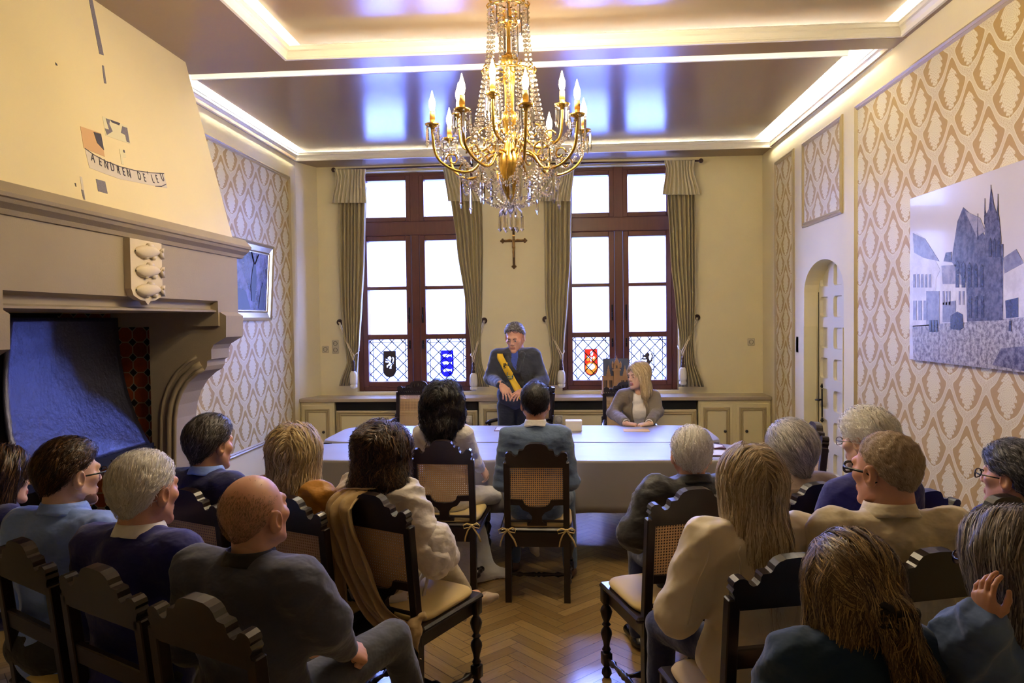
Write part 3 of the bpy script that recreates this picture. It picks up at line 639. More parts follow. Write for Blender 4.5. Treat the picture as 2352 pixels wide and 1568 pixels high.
# ------------------------------------------------------------ picture on the left wall and print on the right wall
def ppt(px, py, X): return at_x(px, py, X)
q = [at_x(629, 566, XL+.07), at_x(618, 736, XL+.03)]
y1 = (q[0].y+q[1].y)/2; zt_, zb_ = q[0].z, q[1].z; y0 = y1-1.15; zc = (zt_+zb_)/2; hh = (zt_-zb_)/2
pic = empty('framed_painting', (XL+.03, (y0+y1)/2, zc), 0, 'framed dark painting hanging on the left patterned wall beside the fireplace', 'painting'); pic.rotation_euler = (0, math.radians(3.5), 0)
hw = (y1-y0)/2; mb = MB(); rings = []
for o_, h_ in ((0, 0), (0, .03), (.012, .045), (.03, .032), (.075, .022), (.082, .03), (.09, .02), (.1, .018), (.1, 0)): rings += [(h_, -hw+o_, -hh+o_), (h_, hw-o_, -hh+o_), (h_, hw-o_, hh-o_), (h_, -hw+o_, hh-o_)]
fs = [(i*4+j, i*4+(j+1) % 4, (i+1)*4+(j+1) % 4, (i+1)*4+j) for i in range(8) for j in range(4)]
mb.add(rings, fs).build('frame', mat('silver_gilt', lin(206, 190, 150), .22, metal=.9), pic)
pm, N, L_ = node_mat('painted_canvas'); t = NT(N, L_); b = N['Principled BSDF']; o_, vec = t.xyz()
n1 = t.noise(vec, 6, 6, .7); n2 = t.noise(vec, 30, 4, .7)
c = t.mix(t.step(n1, .35, .65), lin(30, 28, 50), lin(120, 116, 160)); c = t.mix(t.m('MULTIPLY', n2, .5), c, lin(70, 62, 84)); L_.new(c, b.inputs['Base Color']); b.inputs['Roughness'].default_value = .25; t.bump(n2, .5, .004, b)
cv = MB().box(.005, .014, -hw+.09, hw-.09, -hh+.09, hh-.09).build('canvas', pm, pic)
dk = mat('dark_brushwork', lin(22, 20, 46), .3, noise=.4, nscale=30)
mb = MB(); mb.prism([(.14, -.18), (.2, -.19), (.23, .02), (.2, .14), (.16, .17), (.13, .1), (.11, -.05)], .014, .018, 'x'); mb.prism([(.3, -.25), (.42, -.26), (.43, -.05), (.38, 0), (.33, -.08)], .014, .018, 'x'); mb.prism([(-.3, -.26), (.12, -.26), (0, -.1), (-.2, -.06)], .014, .018, 'x')
mb.tube([(.018, .18, .16), (.018, .26, .26)], .004); mb.tube([(.018, .17, .16), (.018, .1, .27)], .004); mb.build('painted_figures', dk, cv)
PX = XR-.035
c00, c01 = at_x(2090, 456, PX), at_x(2097, 826, PX); yL = c00.y; zT, zB = c00.z, c01.z
mur = empty('photo_print', (PX, yL-.8, (zT+zB)/2), 0, 'large blue tinted print of an old church square on the right wall', 'wall print')
mO = Vector((PX, yL-.8, (zT+zB)/2))
skyp, N, L_ = node_mat('print_sky'); t = NT(N, L_); b = N['Principled BSDF']; o_, vec = t.xyz(); L_.new(t.mix(t.noise(vec, 2, 2), lin(200, 196, 206), lin(216, 212, 222)), b.inputs['Base Color']); b.inputs['Roughness'].default_value = .18; b.inputs['Coat Weight'].default_value = .3
MB().box(0, .03, -.80, .80, zB-mO.z, zT-mO.z, None, .003).build('print', skyp, mur)
def pmat(n, c1, c2, sc, lo=.35, hi=.65):
    m, N, L_ = node_mat(n); t = NT(N, L_); b = N['Principled BSDF']; o_, vec = t.xyz(); L_.new(t.mix(t.step(t.noise(vec, sc, 5, .7), lo, hi), c1, c2), b.inputs['Base Color']); b.inputs['Roughness'].default_value = .2; return m
gravel = pmat('print_cobbles', lin(96, 92, 108), lin(190, 186, 196), 40); brickp = pmat('print_church', lin(48, 46, 70), lin(104, 100, 124), 26); roofp = pmat('print_roof', lin(120, 116, 138), lin(160, 156, 174), 14)
pale = pmat('print_house', lin(196, 194, 206), lin(222, 220, 230), 8); midp = pmat('print_mid', lin(108, 106, 132), lin(140, 138, 160), 20); darkp = pmat('print_dark', lin(30, 28, 52), lin(60, 58, 84), 60)
def pp(pts, m, k):
    P = [at_x(px, py, PX) for px, py in pts]; mb = MB(); mb.prism([(p.y-mO.y, p.z-mO.z) for p in P], -.0006*k-.0002, 0, 'x'); return mb
layers = {}
def addp(pts, m, k): layers.setdefault(m.name, (m, MB()))[1].__dict__; mb = layers[m.name][1]; q = pp(pts, m, k); mb.add(q.v, q.f)
addp([(2096, 748), (2352, 728), (2480, 715), (2480, 872), (2352, 855), (2098, 826)], gravel, 1)
addp([(2090, 540), (2092, 750), (2130, 748), (2150, 745), (2150, 640), (2160, 620), (2122, 545), (2098, 530)], pale, 1)
addp([(2097, 535), (2125, 548), (2158, 600), (2122, 592), (2100, 580)], midp, 2)
addp([(2160, 608), (2196, 606), (2220, 650), (2222, 740), (2160, 742)], pale, 2); addp([(2163, 610), (2195, 608), (2220, 655), (2196, 652), (2166, 652)], roofp, 3)
addp([(2186, 600), (2198, 520), (2200, 508), (2213, 476), (2240, 500), (2262, 540), (2275, 560), (2305, 560), (2305, 735), (2222, 738), (2220, 650)], brickp, 3)
addp([(2217, 484), (2252, 500), (2264, 530), (2245, 545)], roofp, 4)
addp([(2168, 600), (2173, 580), (2186, 578), (2186, 602)], brickp, 3)
addp([(2262, 500), (2263, 478), (2266, 492), (2272, 480), (2277, 430), (2284, 470), (2290, 490), (2292, 470), (2296, 500), (2300, 545), (2304, 735), (2268, 735), (2264, 600)], brickp, 4)
for x_, y_ in ((2277, 424), (2263, 455), (2293, 445), (2247, 490)): addp([(x_-1.5, y_+60), (x_, y_), (x_+1.5, y_+60)], darkp, 5)
for k in range(5): addp([(2196+k*14, 660), (2196+k*14, 605+k*2), (2200+k*14, 598+k*2), (2204+k*14, 605+k*2), (2204+k*14, 660)], darkp, 5)
for k in range(3): addp([(2226+k*14, 730), (2226+k*14, 680), (2233+k*14, 680), (2233+k*14, 730)], darkp, 5)
for k in range(3): addp([(2272+k*10, 590), (2272+k*10, 555), (2276+k*10, 545), (2279+k*10, 555), (2279+k*10, 590)], darkp, 6)
addp([(2305, 590), (2330, 575), (2352, 600), (2480, 560), (2480, 715), (2305, 733)], pale, 2); addp([(2305, 592), (2335, 572), (2352, 604), (2334, 614), (2308, 628)], midp, 3)
for k in range(5): addp([(2098+k*9, 660), (2098+k*9, 630), (2103+k*9, 629), (2103+k*9, 660)], midp, 3)
for k in range(3): addp([(2098+k*12, 735), (2098+k*12, 690), (2106+k*12, 690), (2106+k*12, 735)], midp, 3)
addp([(2128, 745), (2128, 668), (2158, 668), (2158, 744)], midp, 2)
for x_ in (2166, 2173, 2180, 2203, 2212): addp([(x_, 700), (x_, 668), (x_+4, 668), (x_+4, 700)], midp, 4)
addp([(2166, 740), (2166, 695), (2196, 690), (2196, 740)], midp, 4)
addp([(2310, 690), (2340, 683), (2340, 728), (2312, 731)], darkp, 4)
addp([(2184, 755), (2184, 725), (2200, 715), (2212, 722), (2214, 752), (2205, 758)], darkp, 5)
for x_ in (2135, 2142, 2149): addp([(x_, 762), (x_+1, 735), (x_+5, 735), (x_+6, 762)], darkp, 5)
addp([(2318, 760), (2319, 736), (2323, 736), (2324, 760)], darkp, 5)
addp([(2300, 800), (2400, 790), (2480, 800), (2480, 870), (2352, 852), (2280, 838)], pmat('print_shade', lin(52, 50, 86), lin(130, 128, 156), 30), 2)
names = {'print_cobbles': 'printed_square', 'print_church': 'printed_church', 'print_roof': 'printed_roofs', 'print_house': 'printed_houses', 'print_mid': 'printed_fronts', 'print_dark': 'printed_details', 'print_shade': 'printed_foreground'}
for n, (m, mb) in layers.items(): mb.build(names[n], m, mur)
# ------------------------------------------------------------ crucifix
cx_ = at(1180, 553, YB); cr = empty('crucifix', (cx_.x, YB-.012, cx_.z), 0, 'small dark metal crucifix on the wall between the windows', 'crucifix'); bz = mat('dark_bronze', lin(118, 90, 52), .35, metal=.7)
mb = MB().box(-.013, .013, -.012, .01, -.28, .11, None, .004); mb.box(-.11, .11, -.012, .01, -.013, .013, None, .004)
for (x, z) in ((-.125, 0), (.125, 0), (0, .125), (0, -.29)):
    for (a, b_) in ((0, 0), (-.016, 0), (.016, 0), (0, .016), (0, -.016)): mb.ball((x+a, 0, z+b_), .013, 8, 6, (1, .6, 1))
mb.build('cross', bz, cr, smooth=True)
fg = mat('brass_figure', lin(190, 150, 88), .35, metal=.8); mb = MB(); mb.ball((.003, -.03, .025), .013); mb.tube([(0, -.026, .01), (0, -.03, -.04), (.004, -.024, -.08)], [.014, .017, .012], 8); mb.tube([(.003, -.024, -.08), (-.006, -.032, -.13), (0, -.02, -.19)], [.013, .01, .006], 8)
for s in (-1, 1): mb.tube([(0, -.024, .0), (s*.045, -.022, .012), (s*.1, -.018, .004)], [.007, .006, .004], 6)
mb.box(-.018, .018, -.034, -.016, -.09, -.055, None, .006); mb.build('figure', fg, cr, smooth=True); MB().box(-.014, .014, -.018, -.012, .05, .065).build('name_plate', fg, cr)
# ------------------------------------------------------------ curtains
curt = mat('curtain_olive', lin(172, 158, 112), .8, sheen=.3, bump=.1, bscale=600, bdist=.001); val_m = mat('valance_cream', lin(206, 196, 160), .8, sheen=.3); rope = mat('cream_rope', lin(214, 200, 168), .8); dwood = mat('turned_dark_wood', lin(60, 36, 26), .35)
YC = YB-.14
def interp(tab, y):
    for a, b_ in zip(tab[:-1], tab[1:]):
        if y <= b_[0]: f = max(0, (y-a[0])/(b_[0]-a[0])); f = f*f*(3-2*f)*.5+f*.5; return [a[k]+(b_[k]-a[k])*f for k in (1, 2)]
    return list(tab[-1][1:])
def drape(name, tab, yt, yb, folds, amp, m, seed, parent, y0=YC, th=.006):
    rng = random.Random(seed); ph = rng.random()*6; nu, nv = folds*10, 34
    def fn(u, v):
        py = yt+(yb-yt)*v; l, r = interp(tab, py); px = l+(r-l)*(u+.02*math.sin(u*9+ph)); wd = (r-l)
        a = amp*(.55+.45*min(1, wd/60)); d = a*math.sin(u*folds*2*PI+ph+.6*math.sin(u*5+ph+v*2))+.3*a*math.sin(u*folds*4.3*PI+v*3)
        return at(px, py, y0-d)
    mb = MB().grid(fn, nu, nv); o = mb.build(name, m, parent, smooth=True); solid(o, th); return o
tabs = [([(430, 778, 840), (600, 779, 837), (700, 783, 831), (780, 790, 826), (830, 798, 822), (886, 780, 818)], [(388, 768, 841), (405, 772, 839), (466, 762, 843)], (780, 740), (811, 818), 'leftmost curtain of the left window, tied back with a tassel'),
        ([(420, 1030, 1106), (560, 1048, 1110), (700, 1069, 1108), (790, 1081, 1104), (830, 1084, 1106), (888, 1086, 1124)], [(385, 1018, 1078), (405, 1022, 1080), (462, 1030, 1110)], (1112, 736), (1087, 822), 'olive curtain at the right edge of the left window, left of the crucifix'),
        ([(420, 1250, 1313), (600, 1252, 1311), (700, 1253, 1304), (780, 1262, 1297), (830, 1267, 1293), (884, 1252, 1298)], [(380, 1262, 1320), (400, 1262, 1318), (462, 1240, 1312)], (1253, 733), (1289, 815), 'olive curtain left of the right window, just right of the standing man'),
        ([(420, 1531, 1597), (600, 1540, 1598), (700, 1551, 1598), (790, 1562, 1593), (830, 1562, 1597), (888, 1556, 1618)], [(368, 1526, 1596), (388, 1530, 1594), (447, 1522, 1609)], (1601, 729), (1568, 808), 'rightmost curtain of the right window, tied back with a tassel')]
for i, (tb, vb, kn_, ts, lab) in enumerate(tabs):
    root = drape('curtain', tb, tb[0][0], tb[-1][0], 7, .035, curt, i, None); tag(root, lab, 'curtain', 'olive curtains')
    v = drape('valance', vb, vb[0][0], vb[-1][0], 9, .022, val_m, i+9, root, YC-.05); 
    K = at(*kn_, YB-.06); T_ = at(*ts, YC-.09)
    tb_ = empty('curtain_tieback', K, 0, ['rope tieback with white tassel on the leftmost curtain', 'rope tieback with white tassel just left of the standing man', 'rope tieback with white tassel just right of the standing man', 'rope tieback with white tassel on the rightmost curtain'][i], 'tieback', 'curtain tiebacks')
    MB().lathe([(.001, -.05), (.006, -.05), (.007, -.02), (.034, -.012), (.036, 0), (.028, .008), (.026, .002), (.014, .002), (.012, .012), (.001, .014)], 16, Matrix.Rotation(PI/2, 4, 'X')).build('knob', dwood, tb_, smooth=True)
    D = T_-K; mb = MB()
    for s in (-1, 1):
        mb.tube([(s*.006, -.01, 0), (D.x*.3+s*.008, D.y*.3-.01, D.z*.36), (D.x*.7+s*.006, D.y*.7-.01, D.z*.72), (D.x+s*.012, D.y, D.z), (D.x, D.y-.004, D.z-.045)], .0055, 6)
    sx = 1 if D.x > 0 else -1
    mb.tube([(D.x, D.y, D.z), (D.x+sx*.035, D.y+.03, D.z+.03), (D.x+sx*.03, D.y+.15, D.z+.06)], .0055, 6); mb.build('rope', rope, tb_, smooth=True)
    M = Matrix.Translation(D+Vector((0, 0, -.045)))
    MB().lathe([(.004, 0), (.012, -.01), (.015, -.03), (.010, -.04), (.014, -.05), (.018, -.07), (.012, -.08), (.018, -.09), (.022, -.12), (.016, -.125)], 14, M).build('tassel_head', dwood, tb_, smooth=True)
    MB().lathe([(.02, -.12), (.036, -.14), (.042, -.17), (.043, -.24), (.038, -.265), (.030, -.268), (.040, -.28), (.040, -.305), (.02, -.315)], 18, M).build('tassel', mat('tassel_white', lin(232, 228, 214), .7, bump=.4, bscale=200, stretch=(1, 1, .1)), tb_, smooth=True)
for a, b_, lab in (((766, 390), (1082, 379), 'dark curtain rod over the left window'), ((1255, 376), (1610, 369), 'dark curtain rod over the right window')):
    A, B = at(*a, YC-.02), at(*b_, YC-.02); r = empty('curtain_rod', A, 0, lab, 'curtain rod'); D = B-A
    MB().tube([(0, 0, 0), D], .011, 10).build('rod', dwood, r, smooth=True)
    MB().ball((0, 0, 0), .026, 12, 8).build('finial', dwood, r, smooth=True); MB().ball(D, .026, 12, 8).build('finial', dwood, r, smooth=True)
    for u in (.04, .96): MB().tube([D*u, D*u+Vector((0, .17, 0))], .007, 6).build('bracket', dwood, r)
# ------------------------------------------------------------ tables and cloths
clothm, N, L_ = node_mat('table_linen'); t = NT(N, L_); b = N['Principled BSDF']; o_, vec = t.xyz(); L_.new(t.mix(t.noise(vec, 4, 3), lin(126, 121, 118), lin(138, 132, 127)), b.inputs['Base Color']); b.inputs['Roughness'].default_value = .45; b.inputs['Specular IOR Level'].default_value = .8; b.inputs['Sheen Weight'].default_value = .3
t.bump(t.noise(vec, 500, 2), .1, .0006, b)
darkw = mat('dark_table_wood', lin(40, 22, 15), .4)
def cloth(name, x0, x1, y0, y1, z, drops, label, seed):
    cx, cy = (x0+x1)/2, (y0+y1)/2; n = 220; R = .05; pts = []
    hw, hd = (x1-x0)/2, (y1-y0)/2; per = []
    def outline(s):  # s 0..1 perimeter
        L4 = [2*hw, 2*hd, 2*hw, 2*hd]; T = sum(L4); d = s*T
        for k, l in enumerate(L4):
            if d <= l: u = d/l*2-1; return [(u*hw, -hd), (hw, u*hd), (-u*hw, hd), (-hw, -u*hd)][k], k, u
            d -= l
        return (-hw, -hd), 0, -1
    mb = MB(); rows = [(.6, 0), (.9, 0), (.985, 0), (1, -.004), (1.006, -.02), (1.006, -.08), (1.008, -.16), (1.01, -.24), (1.012, -.31), (1.012, -.36)]
    vs = [(0, 0, z)]; rng = random.Random(seed); ph = [rng.random()*6 for _ in range(6)]
    for ri, (sc, dz) in enumerate(rows):
        for k in range(n):
            (x, y), side, u = outline(k/n); s = k/n
            q = (max(abs(x)/hw, 0)**8+max(abs(y)/hd, 0)**8)**(1/8); x, y = x/q, y/q
            f = max(0, -dz)/.36; fold = (.010*math.sin(s*2*PI*17+ph[0])+.008*math.sin(s*2*PI*29+ph[1]))*f
            cn = max(0, (abs(x)/hw)+(abs(y)/hd)-1.55)/.45; fl = .10*cn*f
            dd = dz*drops[side]
            nx, ny = [(0, -1), (1, 0), (0, 1), (-1, 0)][side]
            vs.append((x*(sc if ri < 3 else 1)+(sc-1)*x*.5*(ri > 3)+nx*fold+fl*(1 if x > 0 else -1)*.7, y*(sc if ri < 3 else 1)+ny*(fold)+fl*(1 if y > 0 else -1)*.7, z+dd+ (.0012*math.sin(x*7+ph[2])+.001*math.sin(y*11+x*3) if dz == 0 else 0)-cn*.03*f))
    fs = [(0, 1+k, 1+(k+1) % n) for k in range(n)]
    for r in range(len(rows)-1):
        for k in range(n): a = 1+r*n+k; b2 = 1+r*n+(k+1) % n; fs.append((a, a+n, b2+n, b2))
    mb.add(vs, fs); o = mb.build(name, clothm, None, smooth=True, loc=(cx, cy, 0)); solid(o, .003); tag(o, label, 'tablecloth'); return o
TX0, TX1 = -1.96, 1.24
def table(x0, x1, y0, y1, label):
    o = empty('table', ((x0+x1)/2, (y0+y1)/2, 0), 0, label, 'table'); hw, hd = (x1-x0)/2-.03, (y1-y0)/2-.03
    MB().box(-hw, hw, -hd, hd, .70, .742, None, .004).build('table_top', darkw, o)
    MB().box(-hw+.1, hw-.1, -hd+.08, hd-.08, .62, .70).build('apron', darkw, o)
    for sx in (-1, 1):
        for sy in (-1, 1): MB().lathe([(.035, 0), (.04, .04), (.025, .08), (.035, .3), (.045, .45), (.03, .55), (.045, .6), (.045, .62)], 12, Matrix.Translation((sx*(hw-.35), sy*(hd-.14), 0))).build('leg', darkw, o, smooth=True)
    return o
table(TX0, TX1, 5.69, 6.57, 'dark wooden table under the far grey cloth, nearer the windows'); table(TX0-.03, TX1+.06, 4.98, 5.66, 'dark wooden table under the near grey cloth, in front of the couple')
cloth('tablecloth', TX0, TX1, 5.68, 6.57, .752, (.15, 1, 1, 1), 'grey cloth on the far table where the blonde woman sits', 1)
cloth('tablecloth', TX0-.03, TX1+.06, 4.96, 5.672, .748, (1, 1, .15, 1), 'grey cloth hanging from the near table behind the couple', 2)
paper = mat('white_paper', lin(236, 234, 228), .5); red = mat('burgundy_leather', lin(92, 24, 28), .4)
def folder(px, py, w_, d_, rot, label, z=.752):
    p = at_z(px, py, z); o = empty('certificate_folder', (p.x, p.y, z), rot, label, 'folder')
    MB().box(-w_/2, w_/2, -d_/2, d_/2, .001, .006, None, .002).build('cover', red, o)
    c_ = .06; MB().prism([(-w_/2+.01, -d_/2+.01), (w_/2-.01-c_, -d_/2+.01), (w_/2-.01, -d_/2+.01+c_), (w_/2-.01, d_/2-.01-c_), (w_/2-.01-c_, d_/2-.01), (-w_/2+.01, d_/2-.01)], .006, .0075, 'z').build('paper', paper, o)
folder(1636, 1041, .30, .21, 0.02, 'burgundy folder with white sheet on the near table, closer one at the right end'); folder(1622, 1025, .26, .19, -.05, 'burgundy folder with white sheet at the right end, beyond the other')
folder(1168, 986, .24, .2, 0.0, 'burgundy folder lying on the far table in front of the standing man')
p = at_z(1318, 990, .752); bx_ = tag(MB().box(-.07, .07, -.055, .055, 0, .085, None, .003).build('white_box', mat('carton_white', lin(228, 222, 208), .6), None, loc=(p.x, p.y+.05, .7535)), 'small white cardboard box standing on the far table', 'box'); MB().box(-.071, .071, -.056, .056, .06, .087, None, .003).build('lid', MATS['carton_white'], bx_)
p = at_z(1284, 988, .752); bk = empty('booklet', (p.x, p.y+.04, .7535), -.15, 'open white booklet beside the white box', 'booklet'); MB().prism([(-.075, .0), (-.07, .004), (.075, .028), (.07, .0)], -.05, .05, 'y').build('pages', paper, bk)
p = at_z(1462, 990, .752); tag(MB().box(-.11, .11, -.07, .08, 0, .003).build('envelope', mat('yellow_envelope', lin(226, 176, 30), .6), None, loc=(p.x, p.y+.03, .7535)), 'yellow envelope on the table in front of the blonde woman', 'envelope')
# ------------------------------------------------------------ town hall model on the ledge
mw = mat('model_wood', lin(166, 126, 84), .6, noise=.2, nscale=20); mroof = mat('model_slate', lin(36, 44, 78), .4); mdk = mat('model_windows', lin(60, 44, 34), .5)
p = at(1415, 905, 8.08); K_ = 8.08/1670
mh = empty('town_hall_model', (p.x, 8.08, .866), 0, 'wooden scale model of a gabled town hall on the window ledge', 'scale model')
W_, Hh = .15, .215
mb = MB().box(-W_, W_, -.06, .10, 0, Hh, None, .002); mb.box(-W_-.01, W_+.01, -.07, .11, 0, .02); mb.box(-W_-.006, W_+.006, -.066, .104, Hh-.01, Hh+.004); mb.build('body', mw, mh)
MB().prism([(-.062, Hh), (.02, Hh+.19), (.102, Hh)], -W_+.01, W_-.01, 'x').build('roof', mroof, mh)
def gable(x, w_, z0, z1, y, par):
    mb = MB(); n = 3
    for k in range(n+1): ww = w_*(1-k/(n+1)); mb.box(x-ww/2, x+ww/2, y, y+.04, z0+(z1-z0)*k/(n+1), z0+(z1-z0)*(k+1)/(n+1))
    mb.lathe([(.006, 0), (.002, .02)], 6, Matrix.Translation((x, y+.02, z1))); mb.box(x-w_*.12, x+w_*.12, y-.002, y, z0+.005, z0+(z1-z0)*.4, None); return mb.build('gable', mw, par)
gable(-.085, .05, Hh, Hh+.1, -.068, mh); gable(.095, .05, Hh, Hh+.1, -.068, mh)
mb = MB().box(-.03, .035, -.10, -.04, 0, Hh+.06); mb.box(-.042, .047, -.112, -.03, Hh+.06, Hh+.075); mb.box(-.03, .035, -.10, -.04, Hh+.075, Hh+.14)
for x in (-.04, .045): mb.lathe([(.008, 0), (.012, .02), (.012, .05), (.003, .075)], 8, Matrix.Translation((x, -.08, Hh+.09)))
tw = mb.build('tower', mw, mh); gable(.003, .05, Hh+.14, Hh+.21, -.1, mh); MB().prism([(-.03, Hh+.14), (-.01, Hh+.21), (.03, Hh+.14)], -.06, -.04, 'y').build('tower_roof', mroof, tw)
mb = MB()
for x in (-.115, -.06, .07, .12):
    for z in (.09,): 
        for a in (-.009, .009): mb.box(x+a-.007, x+a+.007, -.063, -.06, z, z+.08)
mb.box(-.008, .012, -.103, -.1, .05, .1); mb.box(-.006, .010, -.103, -.1, Hh+.09, Hh+.12); mb.build('windows', mdk, mh)
# ------------------------------------------------------------ chandelier
CHX = at(1172, 400, 3.8).x; CHY = 3.8
ch = empty('chandelier', (CHX, CHY, 3.62), 0, 'gilt chandelier with candle bulbs and crystal strings over the room', 'chandelier')
crys, N, L_ = node_mat('cut_crystal'); b = N['Principled BSDF']; b.inputs['Base Color'].default_value = (.93, .94, 1, 1); b.inputs['Roughness'].default_value = .04; b.inputs['Specular IOR Level'].default_value = 1; b.inputs['IOR'].default_value = 1.6
N.remove(b); out = N['Material Output']; gls = N.new('ShaderNodeBsdfGlossy'); gls.inputs['Roughness'].default_value = .08; gls.inputs[0].default_value = (1, 1, 1, 1); tr = N.new('ShaderNodeBsdfRefraction'); tr.inputs['IOR'].default_value = 1.45; tr.inputs['Roughness'].default_value = .05; mx = N.new('ShaderNodeMixShader'); mx.inputs[0].default_value = .45
L_.new(tr.outputs[0], mx.inputs[1]); L_.new(gls.outputs[0], mx.inputs[2]); L_.new(mx.outputs[0], out.inputs[0])
bulbm = mat('lit_bulb', (1, .9, .7, 1), emit=(1, .78, .5, 1), es=BULB); cand = mat('candle_sleeve', lin(216, 186, 116), .5); Z0 = 3.62
gem = MB(); gem.lathe([(.0001, -1), (.75, -.62), (1, 0), (.75, .62), (.0001, 1)], 6, cap=False)
def zz_(py, px=1172, Y=3.8): return at(px, py, Y).z-Z0
def beads(mb, pts, r, step):
    """facetted beads threaded along a polyline"""
    P = [Vector(p) for p in pts]; acc = 0; segs = [(P[i], P[i+1], (P[i+1]-P[i]).length) for i in range(len(P)-1)]; tot = sum(s[2] for s in segs); n = max(2, int(tot/step))
    for k in range(n+1):
        d = tot*k/n
        for a, b_, l in segs:
            if d <= l+1e-9: break
            d -= l
        c = a.lerp(b_, min(1, d/l)); mb.add([(c.x+v[0]*r, c.y+v[1]*r, c.z+v[2]*r) for v in gem.v], gem.f)
def sag(a, b_, d, n=10): a, b_ = Vector(a), Vector(b_); return [a.lerp(b_, i/n)-Vector((0, 0, d*4*(i/n)*(1-i/n))) for i in range(n+1)]
# stem: turned gilt body
prof = [(.012, .0), (.05, -.005), (.05, -.02), (.012, -.05), (.009, -.30), (.03, -.34), (.035, -.35), (.01, -.37), (.011, -.52), (.02, -.53), (.045, -.545), (.05, -.56), (.042, -.60), (.03, -.61), (.034, -.66), (.026, -.70), (.024, -.82), (.04, -.84), (.045, -.87), (.028, -.90), (.022, -.98), (.034, -1.0), (.04, -1.03), (.055, -1.06), (.062, -1.1), (.058, -1.16), (.045, -1.22), (.025, -1.26), (.012, -1.29), (.006, -1.31)]
MB().lathe(prof, 20).build('stem', gold, ch, smooth=True)
def ring(z, R, r, n=12, orn=True):
    mb = MB(); mb.tube([(R*math.cos(2*PI*k/32), R*math.sin(2*PI*k/32), z) for k in range(32)], r, 6, True)
    for k in range(n):
        a = 2*PI*k/n
        if orn:
            mb.ball((R*math.cos(a), R*math.sin(a), z+.008), .010, 6, 5); e = R+.012; mb.tube([(R*math.cos(a), R*math.sin(a), z), (e*math.cos(a), e*math.sin(a), z+.02), (R*math.cos(a), R*math.sin(a), z+.034)], .004, 5)
    for k in range(4):
        a = PI/4+PI*k/2; mb.tube([(.015*math.cos(a), .015*math.sin(a), z), (R*math.cos(a), R*math.sin(a), z)], .004, 5)
    return mb.build('ring', gold, ch, smooth=True)
zR1 = zz_(20); zR2 = zz_(55); zR3 = zz_(170); zB = zz_(360)
ring(zR1, .10, .005, 10); ring(zR2, .045, .005, 8); ring(zR3, .13, .007, 12)
# arms: lower tier of eight, upper tier of four, each with cup, sleeve and bulb
def arm(a, R, zc, z0, low, up):
    ca, sa = math.cos(a), math.sin(a)
    def P(r, z, s=0): return (r*ca-s*sa, r*sa+s*ca, z)
    pts = [P(.045, z0), P(R*.30, z0-.03+low*.2, .01), P(R*.5, z0-low, .015), P(R*.75, z0-low*.95, .01), P(R*.95, z0-low*.3), P(R, zc-.045), P(R, zc-.01)]
    # smooth
    cv = []; 
    for i in range(len(pts)-1):
        p0, p1, p2, p3 = [Vector(pts[max(0, min(len(pts)-1, i+q))]) for q in (-1, 0, 1, 2)]
        for k in range(5):
            t = k/5; cv.append(.5*((2*p1)+(-p0+p2)*t+(2*p0-5*p1+4*p2-p3)*t*t+(-p0+3*p1-3*p2+p3)*t**3))
    cv.append(Vector(pts[-1])); mb = MB(); mb.tube(cv, .0075, 7)
    # scroll
    sc_ = [Vector(P(R*.45+.05*math.cos(q)*(1-q/9), z0-low*.7+.06+.05*math.sin(q)*(1-q/9))) for q in [k*.45 for k in range(14)]]; mb.tube(sc_, .005, 6)
    sc_ = [Vector(P(R*.75+.035*math.cos(q)*(1-q/9), z0-low*.9+.045+.035*math.sin(q)*(1-q/9))) for q in [k*.45 for k in range(14)]]; mb.tube(sc_, .0045, 6)
    o = mb.build('arm', gold, ch, smooth=True)
    M = Matrix.Translation(P(R, zc))
    MB().lathe([(.008, -.02), (.012, -.008), (.034, .0), (.040, .010), (.036, .010), (.012, .004)], 14, M).build('drip_cup', gold, o, smooth=True)
    cdl = MB().lathe([(.0125, .004), (.0125, .07), (.011, .075), (.0145, .03), (.0135, .075)], 12, M).build('candle', cand, o, smooth=True)
    MB().lathe([(.006, .073), (.012, .085), (.0165, .105), (.0155, .125), (.008, .15), (.0025, .172), (.0005, .178)], 12, M).build('bulb', bulbm, o, smooth=True)
    pr = MB()
    for k in range(4):
        q = a+2*PI*(k+.5)/4; x, y = R*ca+.038*math.cos(q), R*sa+.038*math.sin(q)
        pr.ball((x, y, zc-.004), .007, 6, 4); pr.lathe([(.001, -.012), (.0065, -.016), (.0065, -.075), (.0095, -.085), (.0005, -.112)], 5, Matrix.Translation((x, y, zc)))
    pr.build('pendants', crys, o); return P(R, zc)
cups = []
for k in range(8): cups.append(arm(2*PI*(k+.33)/8, .40, zz_(296), zB+.02, .10, 0))
ups = []
for k in range(4): ups.append(arm(2*PI*(k+.86)/4, .28, zz_(255), zB+.10, .06, 0))
def strings(name, L_pts, r, step):
    for p in L_pts: m = MB(); beads(m, p, r, step); m.build(name, crys, ch)
def cir(R, z, a): return (R*math.cos(a), R*math.sin(a), z)
strings('bead_string', [[cir(.02, 0, 2*PI*k/8), cir(.1, zR1, 2*PI*k/8)] for k in range(8)], .010, .022)
strings('bead_string', [[cir(.1, zR1, 2*PI*k/10), cir(.105, (zR1+zR3)/2, 2*PI*k/10), cir(.12, zR3, 2*PI*k/10)] for k in range(10)], .0105, .023)
strings('bead_string', [sag(cir(.13, zR3-.01, 2*PI*k/12), cir(.22, zB+.03, 2*PI*(k+.2)/12), .05) for k in range(12)], .0115, .024)
strings('bead_string', [sag(cir(.13, zR3-.01, 2*PI*(k+.5)/8), cir(.12, zB+.02, 2*PI*(k+.5)/8), .0) for k in range(8)], .0095, .021)
strings('bead_string', [sag(cups[k], cir(.13, zz_(420), 2*PI*(k+.33)/8), .02) for k in range(8)], .009, .02)
